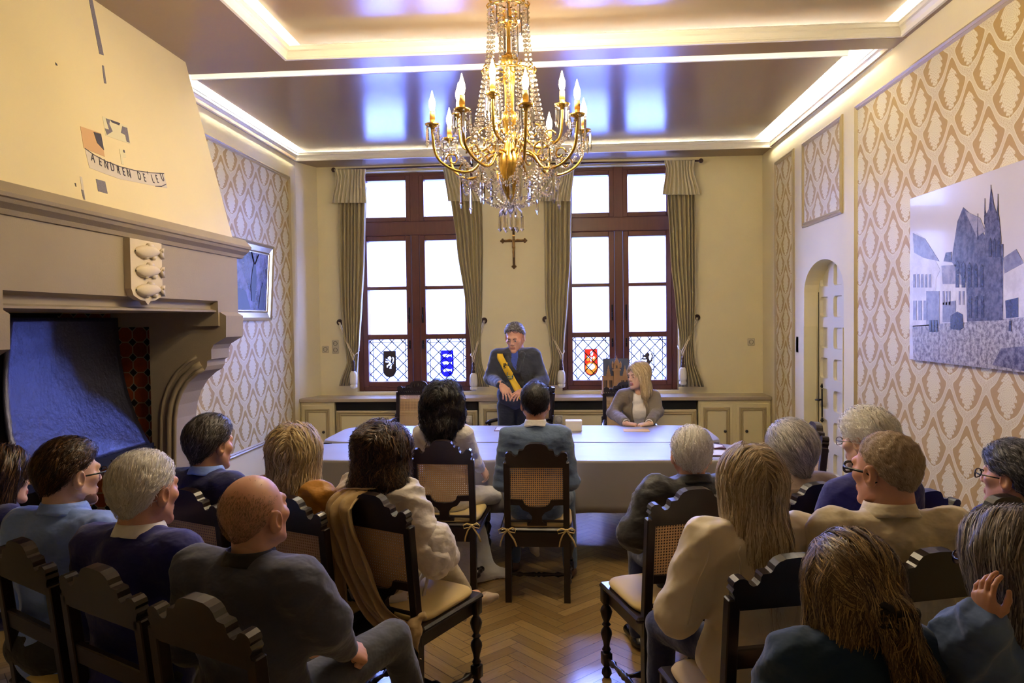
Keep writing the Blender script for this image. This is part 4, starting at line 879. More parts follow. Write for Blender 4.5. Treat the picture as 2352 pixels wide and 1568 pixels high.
strings('bead_string', [sag(cups[k], cups[(k+1) % 8], .16, 16) for k in range(8)], .009, .02)
strings('bead_string', [sag(cir(.25, zz_(395), 2*PI*(k+.33)/8), cir(.03, zz_(470), 2*PI*(k+.33)/8), .06) for k in range(8)], .009, .019)
strings('bead_string', [sag(cir(.26, zz_(405), 2*PI*(k+.33)/8), cir(.26, zz_(405), 2*PI*(k+1.33)/8), .08) for k in range(8)], .009, .019)
strings('bead_string', [sag(cir(.16, zz_(385), 2*PI*(k+.5)/8), cir(.16, zz_(385), 2*PI*(k+1.5)/8), .12) for k in range(8)], .0085, .018)
def prisms(pos, l, r):
    for x, y, z in pos: MB().lathe([(.001, 0), (r, -.006), (r, -l*.8), (r*1.3, -l*.86), (.0005, -l)], 5, Matrix.Translation((x, y, z))).build('prism_drop', crys, ch)
prisms([cir(.26, zz_(410), 2*PI*(k+.33)/8) for k in range(8)], .16, .009)
prisms([cir(.14, zz_(415), 2*PI*(k+.1)/8) for k in range(8)], .12, .008)
prisms([cir(.10, zR1-.01, 2*PI*(k+.5)/10) for k in range(10)], .10, .009)
prisms([cir(.045, zR2-.01, 2*PI*k/6) for k in range(6)], .17, .006)
prisms([cir(.20, zz_(330), 2*PI*(k+.1)/10) for k in range(10)], .10, .008)
# bottom crystal crown
zb = zz_(468); mb = MB(); mb.lathe([(.008, .06), (.03, .05), (.012, .03), (.03, .01), (.012, -.01), (.02, -.03), (.008, -.05)], 12, Matrix.Translation((0, 0, zb))); mb.build('crystal_bowl', crys, ch, smooth=True)
for k in range(6):
    a = 2*PI*k/6; m = MB(); m.tube([cir(.005, zb-.02, a), cir(.03, zb-.015, a), cir(.055, zb-.04, a), cir(.058, zb-.06, a)], .005, 6); m.build('crystal_arm', crys, ch, smooth=True)
prisms([cir(.058, zb-.06, 2*PI*k/6) for k in range(6)]+[(0, 0, zb-.05)], .085, .009)
# sparkle lights of the real bulbs
for k in range(8):
    l = bpy.data.lights.new('bulb_light', 'POINT'); l.energy = 7.0; l.color = (1, .82, .52); l.shadow_soft_size = .03
    o = bpy.data.objects.new('bulb_light', l); o.parent = ch; o.location = Vector(cups[k])+Vector((0, 0, .215)); C.objects.link(o)
# ------------------------------------------------------------ chairs
cw_ = mat('dark_oak', lin(28, 15, 11), .32, noise=.25, nscale=12, stretch=(6, 6, 1), coat=.1)
cush = mat('cushion_straw', lin(210, 184, 116), .7, sheen=.2, bump=.2, bscale=300, bdist=.001)
def cane_mat():
    m, N, L = node_mat('woven_cane'); t = NT(N, L); b = N['Principled BSDF']; o, vec = t.xyz()
    p = .0125; cx = t.m('SUBTRACT', t.m('FLOORED_MODULO', t.m('DIVIDE', o[0], p), 1), .5); cz = t.m('SUBTRACT', t.m('FLOORED_MODULO', t.m('DIVIDE', o[2], p), 1), .5)
    ax, az = t.m('ABSOLUTE', cx), t.m('ABSOLUTE', cz); d = t.m('MAXIMUM', t.m('MAXIMUM', ax, az), t.m('MULTIPLY', t.m('ADD', ax, az), .72)); hole = t.m('LESS_THAN', d, .27)
    c = t.mix(t.noise(vec, 90, 3), lin(196, 154, 96), lin(224, 190, 136)); L.new(t.mix(t.step(d, .27, .36), lin(120, 84, 46), c), b.inputs['Base Color']); b.inputs['Roughness'].default_value = .45
    L.new(t.m('SUBTRACT', 1, hole), b.inputs['Alpha']); return m
cane = cane_mat()
def crest_pts(w, zb, sc=1, z0=None):
    """half outline of the shaped crest from centre top to the outer edge; w half width"""
    H = [(0, .148), (.035, .146), (.055, .138), (.066, .126), (.072, .112), (.078, .106), (.100, .104), (.104, .096), (.106, .080), (.114, .070), (.126, .068), (.136, .076), (.142, .088), (.152, .094), (.166, .094), (.178, .086), (.182, .074), (.178, .064), (.184, .054), (.180, .046), (.176, .04)]
    k = w/.178; return [(x*k, zb+z*sc) for x, z in H]
def crest(mb, w, zb, y0, y1, M, sc=1, bottom=None):
    h = crest_pts(w, zb, sc); right = h+[(w*.98, zb)]; pts = right+[(-x, z) for x, z in reversed(right)][:-1]
    n = len(pts); mb.prism(pts, y0, y1, 'y', M)
def chair(kind='cane', cushion=True, ties=(-1, 1), W=.178, zc=.835, label=None, group=None):
    """origin on the floor under the seat centre, sitter faces +y; back at y=-.20"""
    o = empty('dining_chair' if kind != 'arm' else 'armchair', (0, 0, 0), 0, label, 'chair' if kind != 'arm' else 'armchair', group)
    rake = math.radians(6); yb = -.20
    B = Matrix.Translation((0, yb, .43)) @ Matrix.Rotation(rake, 4, 'X'); inv = Matrix.Translation((0, 0, -.43))
    BM = B @ inv                                     # back parts are written upright at x,z and raked
    t = .019
    for s in (-1, 1):
        mb = MB().box(s*W-.019, s*W+.019, -t, t, .40, zc+.03, BM, .004)
        mb.prism([(-.028, 0), (.012, 0), (.02, .43), (-.02, .43)], s*W-.019, s*W+.019, 'x', Matrix.Translation((0, yb, 0))); mb.build('back_post', cw_, o)
        F = MB(); prof = [(.016, 0), (.026, .02), (.022, .04), (.014, .055), (.022, .07), (.022, .07), (.0, .07)]
        F.lathe([(.014, 0), (.025, .018), (.022, .035), (.013, .05), (.02, .06)], 12); F.box(-.022, .022, -.022, .022, .06, .12, None, .003)
        F.lathe([(.014, .12), (.022, .135), (.014, .15), (.017, .17), (.028, .21), (.026, .225), (.013, .245), (.022, .255), (.013, .268), (.024, .295), (.03, .32), (.024, .335), (.014, .35), (.02, .36)], 12); F.box(-.022, .022, -.022, .022, .36, .44, None, .003)
        F.v = [(x+s*(W+.025), y+.20, z) for x, y, z in F.v]; F.build('front_leg', cw_, o, auto=50)
    MB().box(-W-.05, W+.05, -.22, .235, .425, .452, None, .01).build('seat', cw_, o)
    ap = MB(); ap.box(-W, W, .19, .21, .36, .425); ap.box(-W, W, -.22, -.2, .34, .43)
    for s in (-1, 1): ap.prism([(-.2, .36), (.2, .36), (.2, .425), (-.2, .425)], s*(W+.01)-.01, s*(W+.01)+.01, 'x')
    ap.build('seat_rail', cw_, o)
    st = MB()
    def turned(a, b, r): 
        a, b = Vector(a), Vector(b); D = b-a; l = D.length; M = Matrix.Translation(a) @ D.to_track_quat('Z', 'Y').to_matrix().to_4x4()
        st.lathe([(r*.6, 0), (r*.7, l*.1), (r*1.3, l*.18), (r*.6, l*.24), (r*.9, l*.34), (r*1.2, l*.42), (r*.6, l*.46), (r*1.4, l*.5), (r*.6, l*.54), (r*1.2, l*.58), (r*.9, l*.66), (r*.6, l*.76), (r*1.3, l*.82), (r*.7, l*.9), (r*.6, l)], 10, M)
    for s in (-1, 1): turned((s*(W+.01), -.2, .10), (s*(W+.022), .2, .09), .014)
    turned((-W-.01, .0, .095), (W+.01, .0, .095), .014); st.build('stretcher', cw_, o, smooth=True)
    c = MB(); crest(c, W+.004, zc, -t, t, BM); cr = c.build('crest', cw_, o)
    if kind == 'ladder':
        MB().box(-W, W, -.012, .012, zc-.20, zc-.135, BM, .004).build('back_rail', cw_, o)
        MB().box(-W, W, -.014, .014, zc-.008, zc+.005, BM).build('lower_crest', cw_, o)
    else:
        zl = .60 if kind == 'cane' else .56
        fr = MB(); fr.box(-W, W, -.014, .014, zl-.028, zl, BM, .003) if kind == 'arm' else None
        if kind == 'cane':   # shaped lower rail and splat
            half = [(W-.015, .635), (.085, .63), (.075, .605), (.055, .590), (0, .583)]
            lo = [(W-.015, .60), (.105, .598), (.085, .57), (.05, .555), (.03, .53), (.03, .50), (.04, .49), (.06, .485), (.06, .47), (0, .47)]
            full = half+[(-x, z) for x, z in reversed(half[:-1])]; low = lo+[(-x, z) for x, z in reversed(lo[:-1])]
            n = len(half)
            # rail between upper curve and lower curve
            fr.prism(full+list(reversed(low)), -.014, .014, 'y', BM)
            fr.tube([BM @ Vector((-W, 0, .495)), BM @ Vector((-W*.5, 0, .495)), BM @ Vector((W*.5, 0, .495)), BM @ Vector((W, 0, .495))], [.01, .008, .008, .01], 8)
        fr.build('lower_rail', cw_, o)
        m = MB(); zb_ = .585 if kind == 'cane' else zl; pts = [(-W+.01, zc+.005), (W-.01, zc+.005)]
        pts += [(x, z) for x, z in ([(W-.01, .63), (.085, .625), (.07, .60), (.05, .588), (-.05, .588), (-.07, .60), (-.085, .625), (-W+.01, .63)] if kind == 'cane' else [(W-.01, zl), (-W+.01, zl)])]
        m.v = [(x, 0, z) for x, z in pts]; m.f = [tuple(range(len(pts)))]; m.mi = [0]
        cp = m.build('cane_panel', cane, o); cp.matrix_local = BM; solid(cp, .003)
    if kind == 'arm':
        for s in (-1, 1):
            a = MB(); a.tube([BM @ Vector((s*W, .0, .69)), Vector((s*(W+.03), .02, .68)), Vector((s*(W+.05), .2, .655)), Vector((s*(W+.05), .25, .64))], [.016, .018, .02, .012], 8); a.build('armrest', cw_, o, smooth=True)
            b = MB()
            for k in range(6): b.ball((s*(W+.05), .2, .455+k*.035), .019, 8, 6, (1, 1, .95))
            b.build('arm_support', cw_, o, smooth=True)
            b = MB()
            for k in range(7): b.ball(BM @ Vector((s*(W+.022), 0, .62+k*.017)), .013, 8, 5)
            b.build('beaded_post', cw_, o, smooth=True)
        g = MB(); g.box(-W, W, -.026, -.016, zc+.005, zc+.018, BM)
        for k in range(18): x = -W+.02+k*(2*W-.04)/17; g.prism([(x-.006, zc+.022), (x+.004, zc+.022), (x+.01, zc+.042), (x, zc+.042)], .017, .028, 'y', BM)
        for x in (-.06, -.03, 0, .03, .06): g.ball(BM @ Vector((x, .02, zc+.085+.02*math.cos(x*20))), .013, 8, 5, (1, .7, 1.6))
        for s in (-1, 1): g.ball(BM @ Vector((s*.155, .02, zc+.07)), .016, 8, 6, (1, .7, 1)); g.ball(BM @ Vector((s*.10, .02, zc+.075)), .014, 8, 6, (1.6, .7, 1))
        g.build('crest_carving', cw_, cr, smooth=True)
    if cushion:
        c = MB(); R = []
        for k in range(44):
            a = 2*PI*k/44; ca, sa = math.cos(a), math.sin(a); x = (W+.035)*abs(ca)**.35*(1 if ca > 0 else -1); y = .21*abs(sa)**.35*(1 if sa > 0 else -1); R.append((x, y+.005))
        vs = [(0, .005, .495)]
        for sc, z in ((.5, .493), (.85, .488), (.97, .48), (1, .468), (.98, .458), (.95, .452)): vs += [(x*sc, y*sc, z) for x, y in R]
        fs = [(0, 1+k, 1+(k+1) % 44) for k in range(44)]
        for r in range(5): fs += [(1+r*44+k, 1+(r+1)*44+k, 1+(r+1)*44+(k+1) % 44, 1+r*44+(k+1) % 44) for k in range(44)]
        c.add(vs, fs); q = c.build('seat_cushion', cush, o, smooth=True)
        for s in ties:
            b = MB(); x0, y0, z0 = s*(W+.0), -.235, .45
            def P(dx, dz, dy=0): return (x0+dx, y0-.012+dy, z0+dz)
            b.tube([P(-.02, .0, .03), P(0, 0, 0), P(.02, 0, .03)], .006, 6); b.ball(P(0, 0), .010, 8, 6)
            b.tube([P(0, 0), P(-.03, .012), P(-.055, 0), P(-.05, -.02), P(-.02, -.012), P(0, 0)], .0055, 6, flat=.5); b.tube([P(0, 0), P(.03, .016), P(.05, .002), P(.045, -.016), P(.02, -.012), P(0, 0)], .0055, 6, flat=.5)
            b.tube([P(0, 0), P(-.025, -.03), P(-.04, -.07), P(-.045, -.10)], .006, 6, flat=.4); b.tube([P(0, 0), P(.02, -.03), P(.04, -.06), P(.055, -.10)], .006, 6, flat=.4)
            b.build('cushion_tie', cush, q, smooth=True)
    return o
def put(o, x, y, rz): o.location = (x, y, 0); o.rotation_euler = (0, 0, rz); return o
protos = {}
def add_chair(kind, x, y, deg, label, group=None, cushion=True, ties=(-1, 1), W=.178, zc=.835):
    key = (kind, cushion, ties, W, zc)
    o = chair(kind, cushion, ties, W, zc) if key not in protos else copy_tree(protos[key])
    protos.setdefault(key, o); put(o, x, y, math.radians(deg)); tag(o, label, 'armchair' if kind == 'arm' else 'chair', group); return o
def back_at(px, py, Y): p = at(px, py, Y); return p.x
GA = 'carved chairs of the audience'
# (kind, pixel of the crest's centre, depth of the back, heading in degrees, label)
CH = {}
def chair_px(key, kind, px, Yb, deg, label, **k):
    x = at(px, 1000, Yb).x; a = math.radians(deg); X0, Y0 = x-(-.23)*-math.sin(a)*1, Yb+.23*math.cos(a); X0 = x-.23*math.sin(a)
    CH[key] = add_chair(kind, X0, Y0, deg, label, **k); return CH[key]
chair_px('bride', 'cane', 1017, 4.45, -3, 'dark carved cane chair with bow-tied cushion under the bride in white', group=GA, ties=(1,))
chair_px('groom', 'cane', 1231, 4.35, 0, 'dark carved cane chair with two cushion bows under the man in blue-grey suit', group=GA)
chair_px('scarf', 'cane', 862, 3.02, -27, 'dark cane chair with a beige scarf knotted over its back', group=GA, ties=(), zc=.85, W=.185)
chair_px('mustard', 'cane', 672, 3.02, -24, 'dark cane chair holding the woman in mustard blouse', group=GA, ties=())
chair_px('navy', 'cane', 440, 3.15, -24, 'dark cane chair holding the dark-haired man in navy jacket', group=GA, ties=(), W=.19)
chair_px('blue', 'ladder', 62, 2.33, -30, 'dark slatted chair behind the man in pale blue shirt', group=GA, ties=(), zc=.855, W=.19)
chair_px('white', 'ladder', 240, 2.08, -28, 'dark slatted chair behind the white-haired man in navy', group=GA, ties=(), zc=.855, W=.2)
chair_px('bald', 'ladder', 470, 1.86, -26, 'dark slatted chair behind the bald man in grey suit', group=GA, ties=(), zc=.855, W=.2)
chair_px('old', 'cane', 1588, 3.12, 18, 'dark cane chair with tied straw cushion under the old man in black jacket', group=GA, ties=(1,), zc=.855, W=.2)
chair_px('lady', 'cane', 1868, 3.22, 22, 'dark cane chair under the grey-haired lady in beige', group=GA, ties=(), zc=.855, W=.2)
chair_px('cream', 'ladder', 1815, 2.25, 14, 'dark slatted chair behind the woman in cream leather jacket', group=GA, ties=(), zc=.855, W=.2)
chair_px('beige', 'ladder', 2133, 2.3, 16, 'dark slatted chair behind the man in beige shirt', group=GA, ties=(), zc=.86, W=.19)
chair_px('wall', 'cane', 2118, 3.2, 25, 'dark carved chair by the right wall under the white-haired woman', group=GA, ties=(), zc=.83)
chair_px('short', 'ladder', 2290, 2.95, 20, 'dark slatted chair by the right wall under the woman with short dark grey hair', group=GA, ties=(), zc=.87, W=.19)
chair_px('pony', 'ladder', 2085, 1.45, 12, 'dark chair crest at the bottom edge behind the woman with ponytail', group=GA, ties=(), zc=.85, W=.19)
GB = 'cane armchairs behind the tables'
chair_px('arm1', 'arm', 962, 7.62, 180, 'empty cane armchair with carved crest behind the left end of the table', group=GB, cushion=False, W=.22, zc=.93)
chair_px('arm2', 'arm', 1236, 7.6, 130, 'cane armchair half hidden behind the standing man', group=GB, cushion=False, W=.22, zc=.93)
chair_px('arm3', 'arm', 1440, 7.35, 180, 'cane armchair under the blonde woman at the table', group=GB, cushion=False, W=.22, zc=.93)
chair_px('arm4', 'arm', 1860, 4.5, 86, 'cane armchair standing sideways before the arched door', group=GB, cushion=False, W=.22, zc=.93)
# ------------------------------------------------------------ implicit modelling of bodies, clothes and hair
class Field:
    def __init__(s, lo, hi, h):
        s.lo = np.array(lo, float); s.h = h; s.n = np.ceil((np.array(hi)-s.lo)/h).astype(int)+1
        s.ax = [s.lo[k]+h*np.arange(s.n[k]) for k in range(3)]; s.d = np.full(s.n, .3, np.float32)
    def sub(s, lo, hi, pad):
        i0 = [max(0, int((lo[k]-pad-s.lo[k])/s.h)) for k in range(3)]; i1 = [min(s.n[k], int((hi[k]+pad-s.lo[k])/s.h)+2) for k in range(3)]
        if any(i1[k] <= i0[k] for k in range(3)): return None
        sl = tuple(slice(i0[k], i1[k]) for k in range(3)); X, Y, Z = np.meshgrid(*[s.ax[k][sl[k]] for k in range(3)], indexing='ij', sparse=True); return sl, X, Y, Z
    def op(s, sl, v, k, mode='add'):
        a = s.d[sl]
        if mode == 'add': h = np.maximum(k-np.abs(a-v), 0)/k if k > 0 else 0; s.d[sl] = np.minimum(a, v)-h*h*k*.25
        else: v = -v; h = np.maximum(k-np.abs(a-v), 0)/k if k > 0 else 0; s.d[sl] = np.maximum(a, v)+h*h*k*.25
    def cap(s, a, b, ra, rb=None, k=.02, mode='add', sq=(1, 1, 1)):
        rb = ra if rb is None else rb; a = np.array(a, float); b = np.array(b, float); R = max(ra, rb)*max(sq); g = s.sub(np.minimum(a, b)-R, np.maximum(a, b)+R, k+2*s.h+.01)
        if g is None: return s
        sl, X, Y, Z = g; ba = (b-a)/sq; L = max(float(ba@ba), 1e-9); px, py, pz = (X-a[0])/sq[0], (Y-a[1])/sq[1], (Z-a[2])/sq[2]
        t = np.clip((px*ba[0]+py*ba[1]+pz*ba[2])/L, 0, 1); v = np.sqrt((px-ba[0]*t)**2+(py-ba[1]*t)**2+(pz-ba[2]*t)**2)-(ra+(rb-ra)*t)
        s.op(sl, v*min(sq)*.5+v*.5 if min(sq) < 1 else v, k, mode); return s
    def ell(s, c, r, k=.02, mode='add', R=None):
        c = np.array(c, float); r = np.array(r, float); m = r.max() if R is not None else r; g = s.sub(c-m, c+m, k+2*s.h+.01)
        if g is None: return s
        sl, X, Y, Z = g; x, y, z = X-c[0], Y-c[1], Z-c[2]
        if R is not None: R = np.array(R); x, y, z = R[0][0]*x+R[1][0]*y+R[2][0]*z, R[0][1]*x+R[1][1]*y+R[2][1]*z, R[0][2]*x+R[1][2]*y+R[2][2]*z
        k0 = np.sqrt((x/r[0])**2+(y/r[1])**2+(z/r[2])**2); k1 = np.sqrt((x/r[0]**2)**2+(y/r[1]**2)**2+(z/r[2]**2)**2)+1e-6
        s.op(sl, k0*(k0-1)/k1, k, mode); return s
    def plane(s, p, n, k=.005):   # keep the side n points away from
        n = np.array(n, float); n /= np.linalg.norm(n); X, Y, Z = np.meshgrid(*s.ax, indexing='ij', sparse=True); v = (X-p[0])*n[0]+(Y-p[1])*n[1]+(Z-p[2])*n[2]; s.op((slice(None),)*3, -v, k, 'sub'); return s
    def noise(s, amp, freq, seed=0, asp=(1, 1, 1)):
        rng = np.random.RandomState(seed); X, Y, Z = np.meshgrid(*s.ax, indexing='ij', sparse=True); w = 0
        for k in range(4):
            d = rng.randn(3); d /= np.linalg.norm(d); f = freq*(1+.7*k); p = rng.rand(3)*6
            w = w+np.sin(f*(d[0]*X*asp[0]+d[1]*Y*asp[1]+d[2]*Z*asp[2])+p[0]+1.6*np.sin(f*.6*(d[1]*X-d[2]*Y+d[0]*Z)+p[1]))/(1+k*.6)
        s.d += (w*amp*.5).astype(np.float32); return s
    def ridge(s, amp, freq, seed=0, asp=(1, 1, 1)):
        rng = np.random.RandomState(seed+50); X, Y, Z = np.meshgrid(*s.ax, indexing='ij', sparse=True); w = 0
        for k in range(3):
            d = rng.randn(3); d /= np.linalg.norm(d); f = freq*(1+.55*k); p = rng.rand(3)*6
            w = w+(np.abs(np.sin(f*(d[0]*X*asp[0]+d[1]*Y*asp[1]+d[2]*Z*asp[2])+p[0]+2.2*np.sin(f*.35*(d[1]*X-d[2]*Y+d[0]*Z)+p[1])))-.6)/(1+k*.5)
        s.d += (w*amp).astype(np.float32); return s
    def sample(s, P, grad=False):
        q = (P-s.lo)/s.h; q = np.clip(q, 0, s.n-1.001); i = q.astype(int); f = q-i; D = s.d; out = 0; g = np.zeros_like(P)
        for a in (0, 1):
            for b in (0, 1):
                for c in (0, 1):
                    v = D[i[:, 0]+a, i[:, 1]+b, i[:, 2]+c]; wx = f[:, 0] if a else 1-f[:, 0]; wy = f[:, 1] if b else 1-f[:, 1]; wz = f[:, 2] if c else 1-f[:, 2]
                    out = out+v*wx*wy*wz; g[:, 0] += (1 if a else -1)*v*wy*wz; g[:, 1] += (1 if b else -1)*v*wx*wz; g[:, 2] += (1 if c else -1)*v*wx*wy
        g /= np.linalg.norm(g, axis=1)[:, None]+1e-9; return (out, g) if grad else out
    def net(s):
        """surface nets -> verts, quads"""
        D = s.d; I = D < 0; n = s.n; c = np.zeros(n-1, int)
        for a in (0, 1):
            for b in (0, 1):
                for e in (0, 1): c += I[a:n[0]-1+a, b:n[1]-1+b, e:n[2]-1+e]
        act = (c > 0) & (c < 8); idx = -np.ones(n-1, int); cells = np.argwhere(act); idx[act] = np.arange(len(cells)); ps = np.zeros((len(cells), 3)); cnt = np.zeros(len(cells)); i, j, k = cells.T
        cor = [(a, b, e) for a in (0, 1) for b in (0, 1) for e in (0, 1)]
        for A in cor:
            for ax in range(3):
                if A[ax]: continue
                B = list(A); B[ax] = 1; va = D[i+A[0], j+A[1], k+A[2]]; vb = D[i+B[0], j+B[1], k+B[2]]; m = (va < 0) != (vb < 0); t = np.where(m, va/np.where(m, va-vb, 1), 0)
                for q in range(3): ps[:, q] += m*(A[q]+(t if q == ax else 0))
                cnt += m
        V = s.lo+(cells+ps/cnt[:, None])*s.h; F = []
        for ax in range(3):
            u, v = (ax+1) % 3, (ax+2) % 3; a = [slice(None)]*3; b = [slice(None)]*3; a[ax] = slice(0, -1); b[ax] = slice(1, None)
            ch_ = I[tuple(a)] != I[tuple(b)]; e = np.argwhere(ch_); e = e[(e[:, u] > 0) & (e[:, v] > 0) & (e[:, u] < n[u]-1) & (e[:, v] < n[v]-1)]
            if not len(e): continue
            def cell(du, dv): q = e.copy(); q[:, u] -= du; q[:, v] -= dv; return idx[q[:, 0], q[:, 1], q[:, 2]]
            quad = np.stack([cell(1, 1), cell(0, 1), cell(0, 0), cell(1, 0)], 1); flip = ~I[e[:, 0], e[:, 1], e[:, 2]]; quad[flip] = quad[flip][:, ::-1]; F.append(quad)
        F = np.concatenate(F) if F else np.zeros((0, 4), int); return V, F
def np_mesh(name, V, F, mi=None):
    me = bpy.data.meshes.new(name); me.vertices.add(len(V)); me.vertices.foreach_set('co', np.asarray(V, np.float32).ravel()); k = F.shape[1]
    me.loops.add(len(F)*k); me.loops.foreach_set('vertex_index', F.astype(np.int32).ravel()); me.polygons.add(len(F)); me.polygons.foreach_set('loop_start', np.arange(0, len(F)*k, k, dtype=np.int32)); me.polygons.foreach_set('loop_total', np.full(len(F), k, np.int32))
    if mi is not None: me.polygons.foreach_set('material_index', mi.astype(np.int32))
    me.update(calc_edges=True); me.validate(); me.polygons.foreach_set('use_smooth', [True]*len(me.polygons)); return me
def xf(V, M): M = np.array(M); return V@M[:3, :3].T+M[:3, 3]
def obj_np(name, parts, m, parent=None):
    """parts: list of (V, F[, matidx])"""
    Vs, Fs, Ms, n = [], [], [], 0
    for p in parts: Vs.append(p[0]); Fs.append(p[1]+n); Ms.append(p[2] if len(p) > 2 else np.zeros(len(p[1]), int)); n += len(p[0])
    me = np_mesh(name, np.concatenate(Vs), np.concatenate(Fs), np.concatenate(Ms)); return link(name, me, m, parent)
# ---- head, in its own frame: origin mid-head, x right, y face, z up (metres)
HEADS = {}
def head(kind='m', h=.0042):
    if (kind, h) in HEADS: return HEADS[kind, h]
    f = Field((-.11, -.13, -.17), (.11, .14, .15), h); m = kind == 'm'
    f.ell((0, -.014, .036), (.077, .098, .088), .01); f.ell((0, .028, -.035), (.059, .064, .082), .03)
    f.cap((0, -.03, -.05), (0, -.045, -.17), .056 if m else .048, .060 if m else .05, .03)
    for s_ in (-1, 1):
        f.cap((s_*(.054 if m else .049), -.002, -.045), (s_*.012, .074, -.105 if m else -.1), .022, .014, .025); f.ell((s_*.044, .058, -.018), (.022, .024, .02), .02)
    f.ell((0, .080, -.104), (.018, .016, .015), .015); f.cap((-.034, .083, .022), (.034, .083, .022), .012 if m else .008, None, .02)
    for s_ in (-1, 1): f.ell((s_*.031, .101, -.001), (.017, .018, .013), .014, 'sub'); f.ell((s_*.031, .078, -.001), (.0155, .0155, .0135), .006)
    f.cap((0, .091, .012), (0, .1075, -.029), .008, .0105, .014)
    for s_ in (-1, 1): f.ell((s_*.0105, .100, -.033), (.007, .009, .006), .008)
    f.cap((-.017, .0885, -.063), (.017, .0885, -.063), .0058, None, .010); f.cap((-.014, .0875, -.074), (.014, .0875, -.074), .0066, None, .010); f.cap((-.020, .0965, -.0685), (.020, .0965, -.0685), .0022, None, .004, 'sub')
    for s_ in (-1, 1):
        R = Matrix.Rotation(s_*-.35, 3, 'Z') @ Matrix.Rotation(-.15, 3, 'X'); f.ell((s_*.084, -.012, -.006), (.010, .021, .035), .006, 'add', R); f.ell((s_*.094, -.006, -.002), (.008, .011, .020), .004, 'sub', R); f.ell((s_*.076, -.004, -.034), (.006, .008, .01), .006)
    V, F = f.net(); c = V[F].mean(1); mi = np.zeros(len(F), int)
    lips = (np.abs(c[:, 0]) < .024-.25*np.abs(c[:, 2]+.0685)) & (c[:, 1] > .086) & (c[:, 2] < -.058) & (c[:, 2] > -.080); mi[lips] = 1
    if m:
        pass
    HEADS[kind, h] = (V, F, mi, f); return HEADS[kind, h]
# ---- hand in its own frame: wrist at origin, fingers along +y, palm facing -z, thumb on +x side (right hand: mirror for left)
HANDS = {}
def hand(pose='relax', h=.0028):
    if (pose, h) in HANDS: return HANDS[pose, h]
    f = Field((-.07, -.04, -.11), (.085, .20, .05), h); f.cap((0, -.04, 0), (0, .01, 0), .026, .024, .01, sq=(1, 1, .8))
    f.ell((0, .05, 0), (.040, .048, .015), .02); f.cap((.02, .02, -.006), (.034, .05, -.012), .016, .013, .015)
    curl = {'relax': (.35, .5, .35), 'flat': (.08, .12, .08), 'fist': (1.15, 1.45, 1.0), 'clasp': (.7, .8, .4), 'spread': (.25, .35, .25)}[pose]; sp = {'spread': .16, 'flat': .05}.get(pose, .03)
    for k, (x, l, r) in enumerate(((.030, .074, .0088), (.010, .082, .009), (-.011, .076, .0086), (-.030, .060, .0077))):
        p = np.array([x, .088-abs(k-1)*.005, 0]); a = 0; yaw = -(k-1.5)*sp
        f.cap((x*.75, .045, .001), p, .0115, r+.0012, .010)
        for q, (frac, c) in enumerate(zip((.45, .31, .24), curl)):
            a += c*(1+.12*(k-1)); d = np.array([-math.sin(yaw)*-1*math.cos(a), math.cos(yaw)*math.cos(a), -math.sin(a)]); e = p+d*l*frac; f.cap(p, e, r-.0005*q, r-.0005*(q+1)-.0003, .003); p = e
    tp = [(.026, .022, -.008), (.052, .048, -.018), (.058 if pose != 'fist' else .03, .076, -.03 if pose != 'fist' else -.045), (.058 if pose != 'fist' else .008, .10 if pose != 'fist' else .085, -.036 if pose != 'fist' else -.05)]
    for a, b, r1, r2 in zip(tp[:-1], tp[1:], (.015, .0115, .010), (.0115, .010, .0082)): f.cap(a, b, r1, r2, .006)
    V, F = f.net(); HANDS[pose, h] = (V, F); return V, F
def hand_at(pose, side, wrist, fdir, palm, h=.0028, sc=1.0):
    """side +1 right hand, -1 left. fdir: finger direction, palm: direction the palm faces"""
    V, F = hand(pose, h); V = V*sc; y = Vector(fdir).normalized(); z = -Vector(palm); z = (z-y*z.dot(y)).normalized(); x = y.cross(z)
    if side > 0: V = V*[-1, 1, 1]; F = F[:, ::-1]
    M = np.array([list(x), list(y), list(z)]).T; return V@M.T+np.array(wrist), F
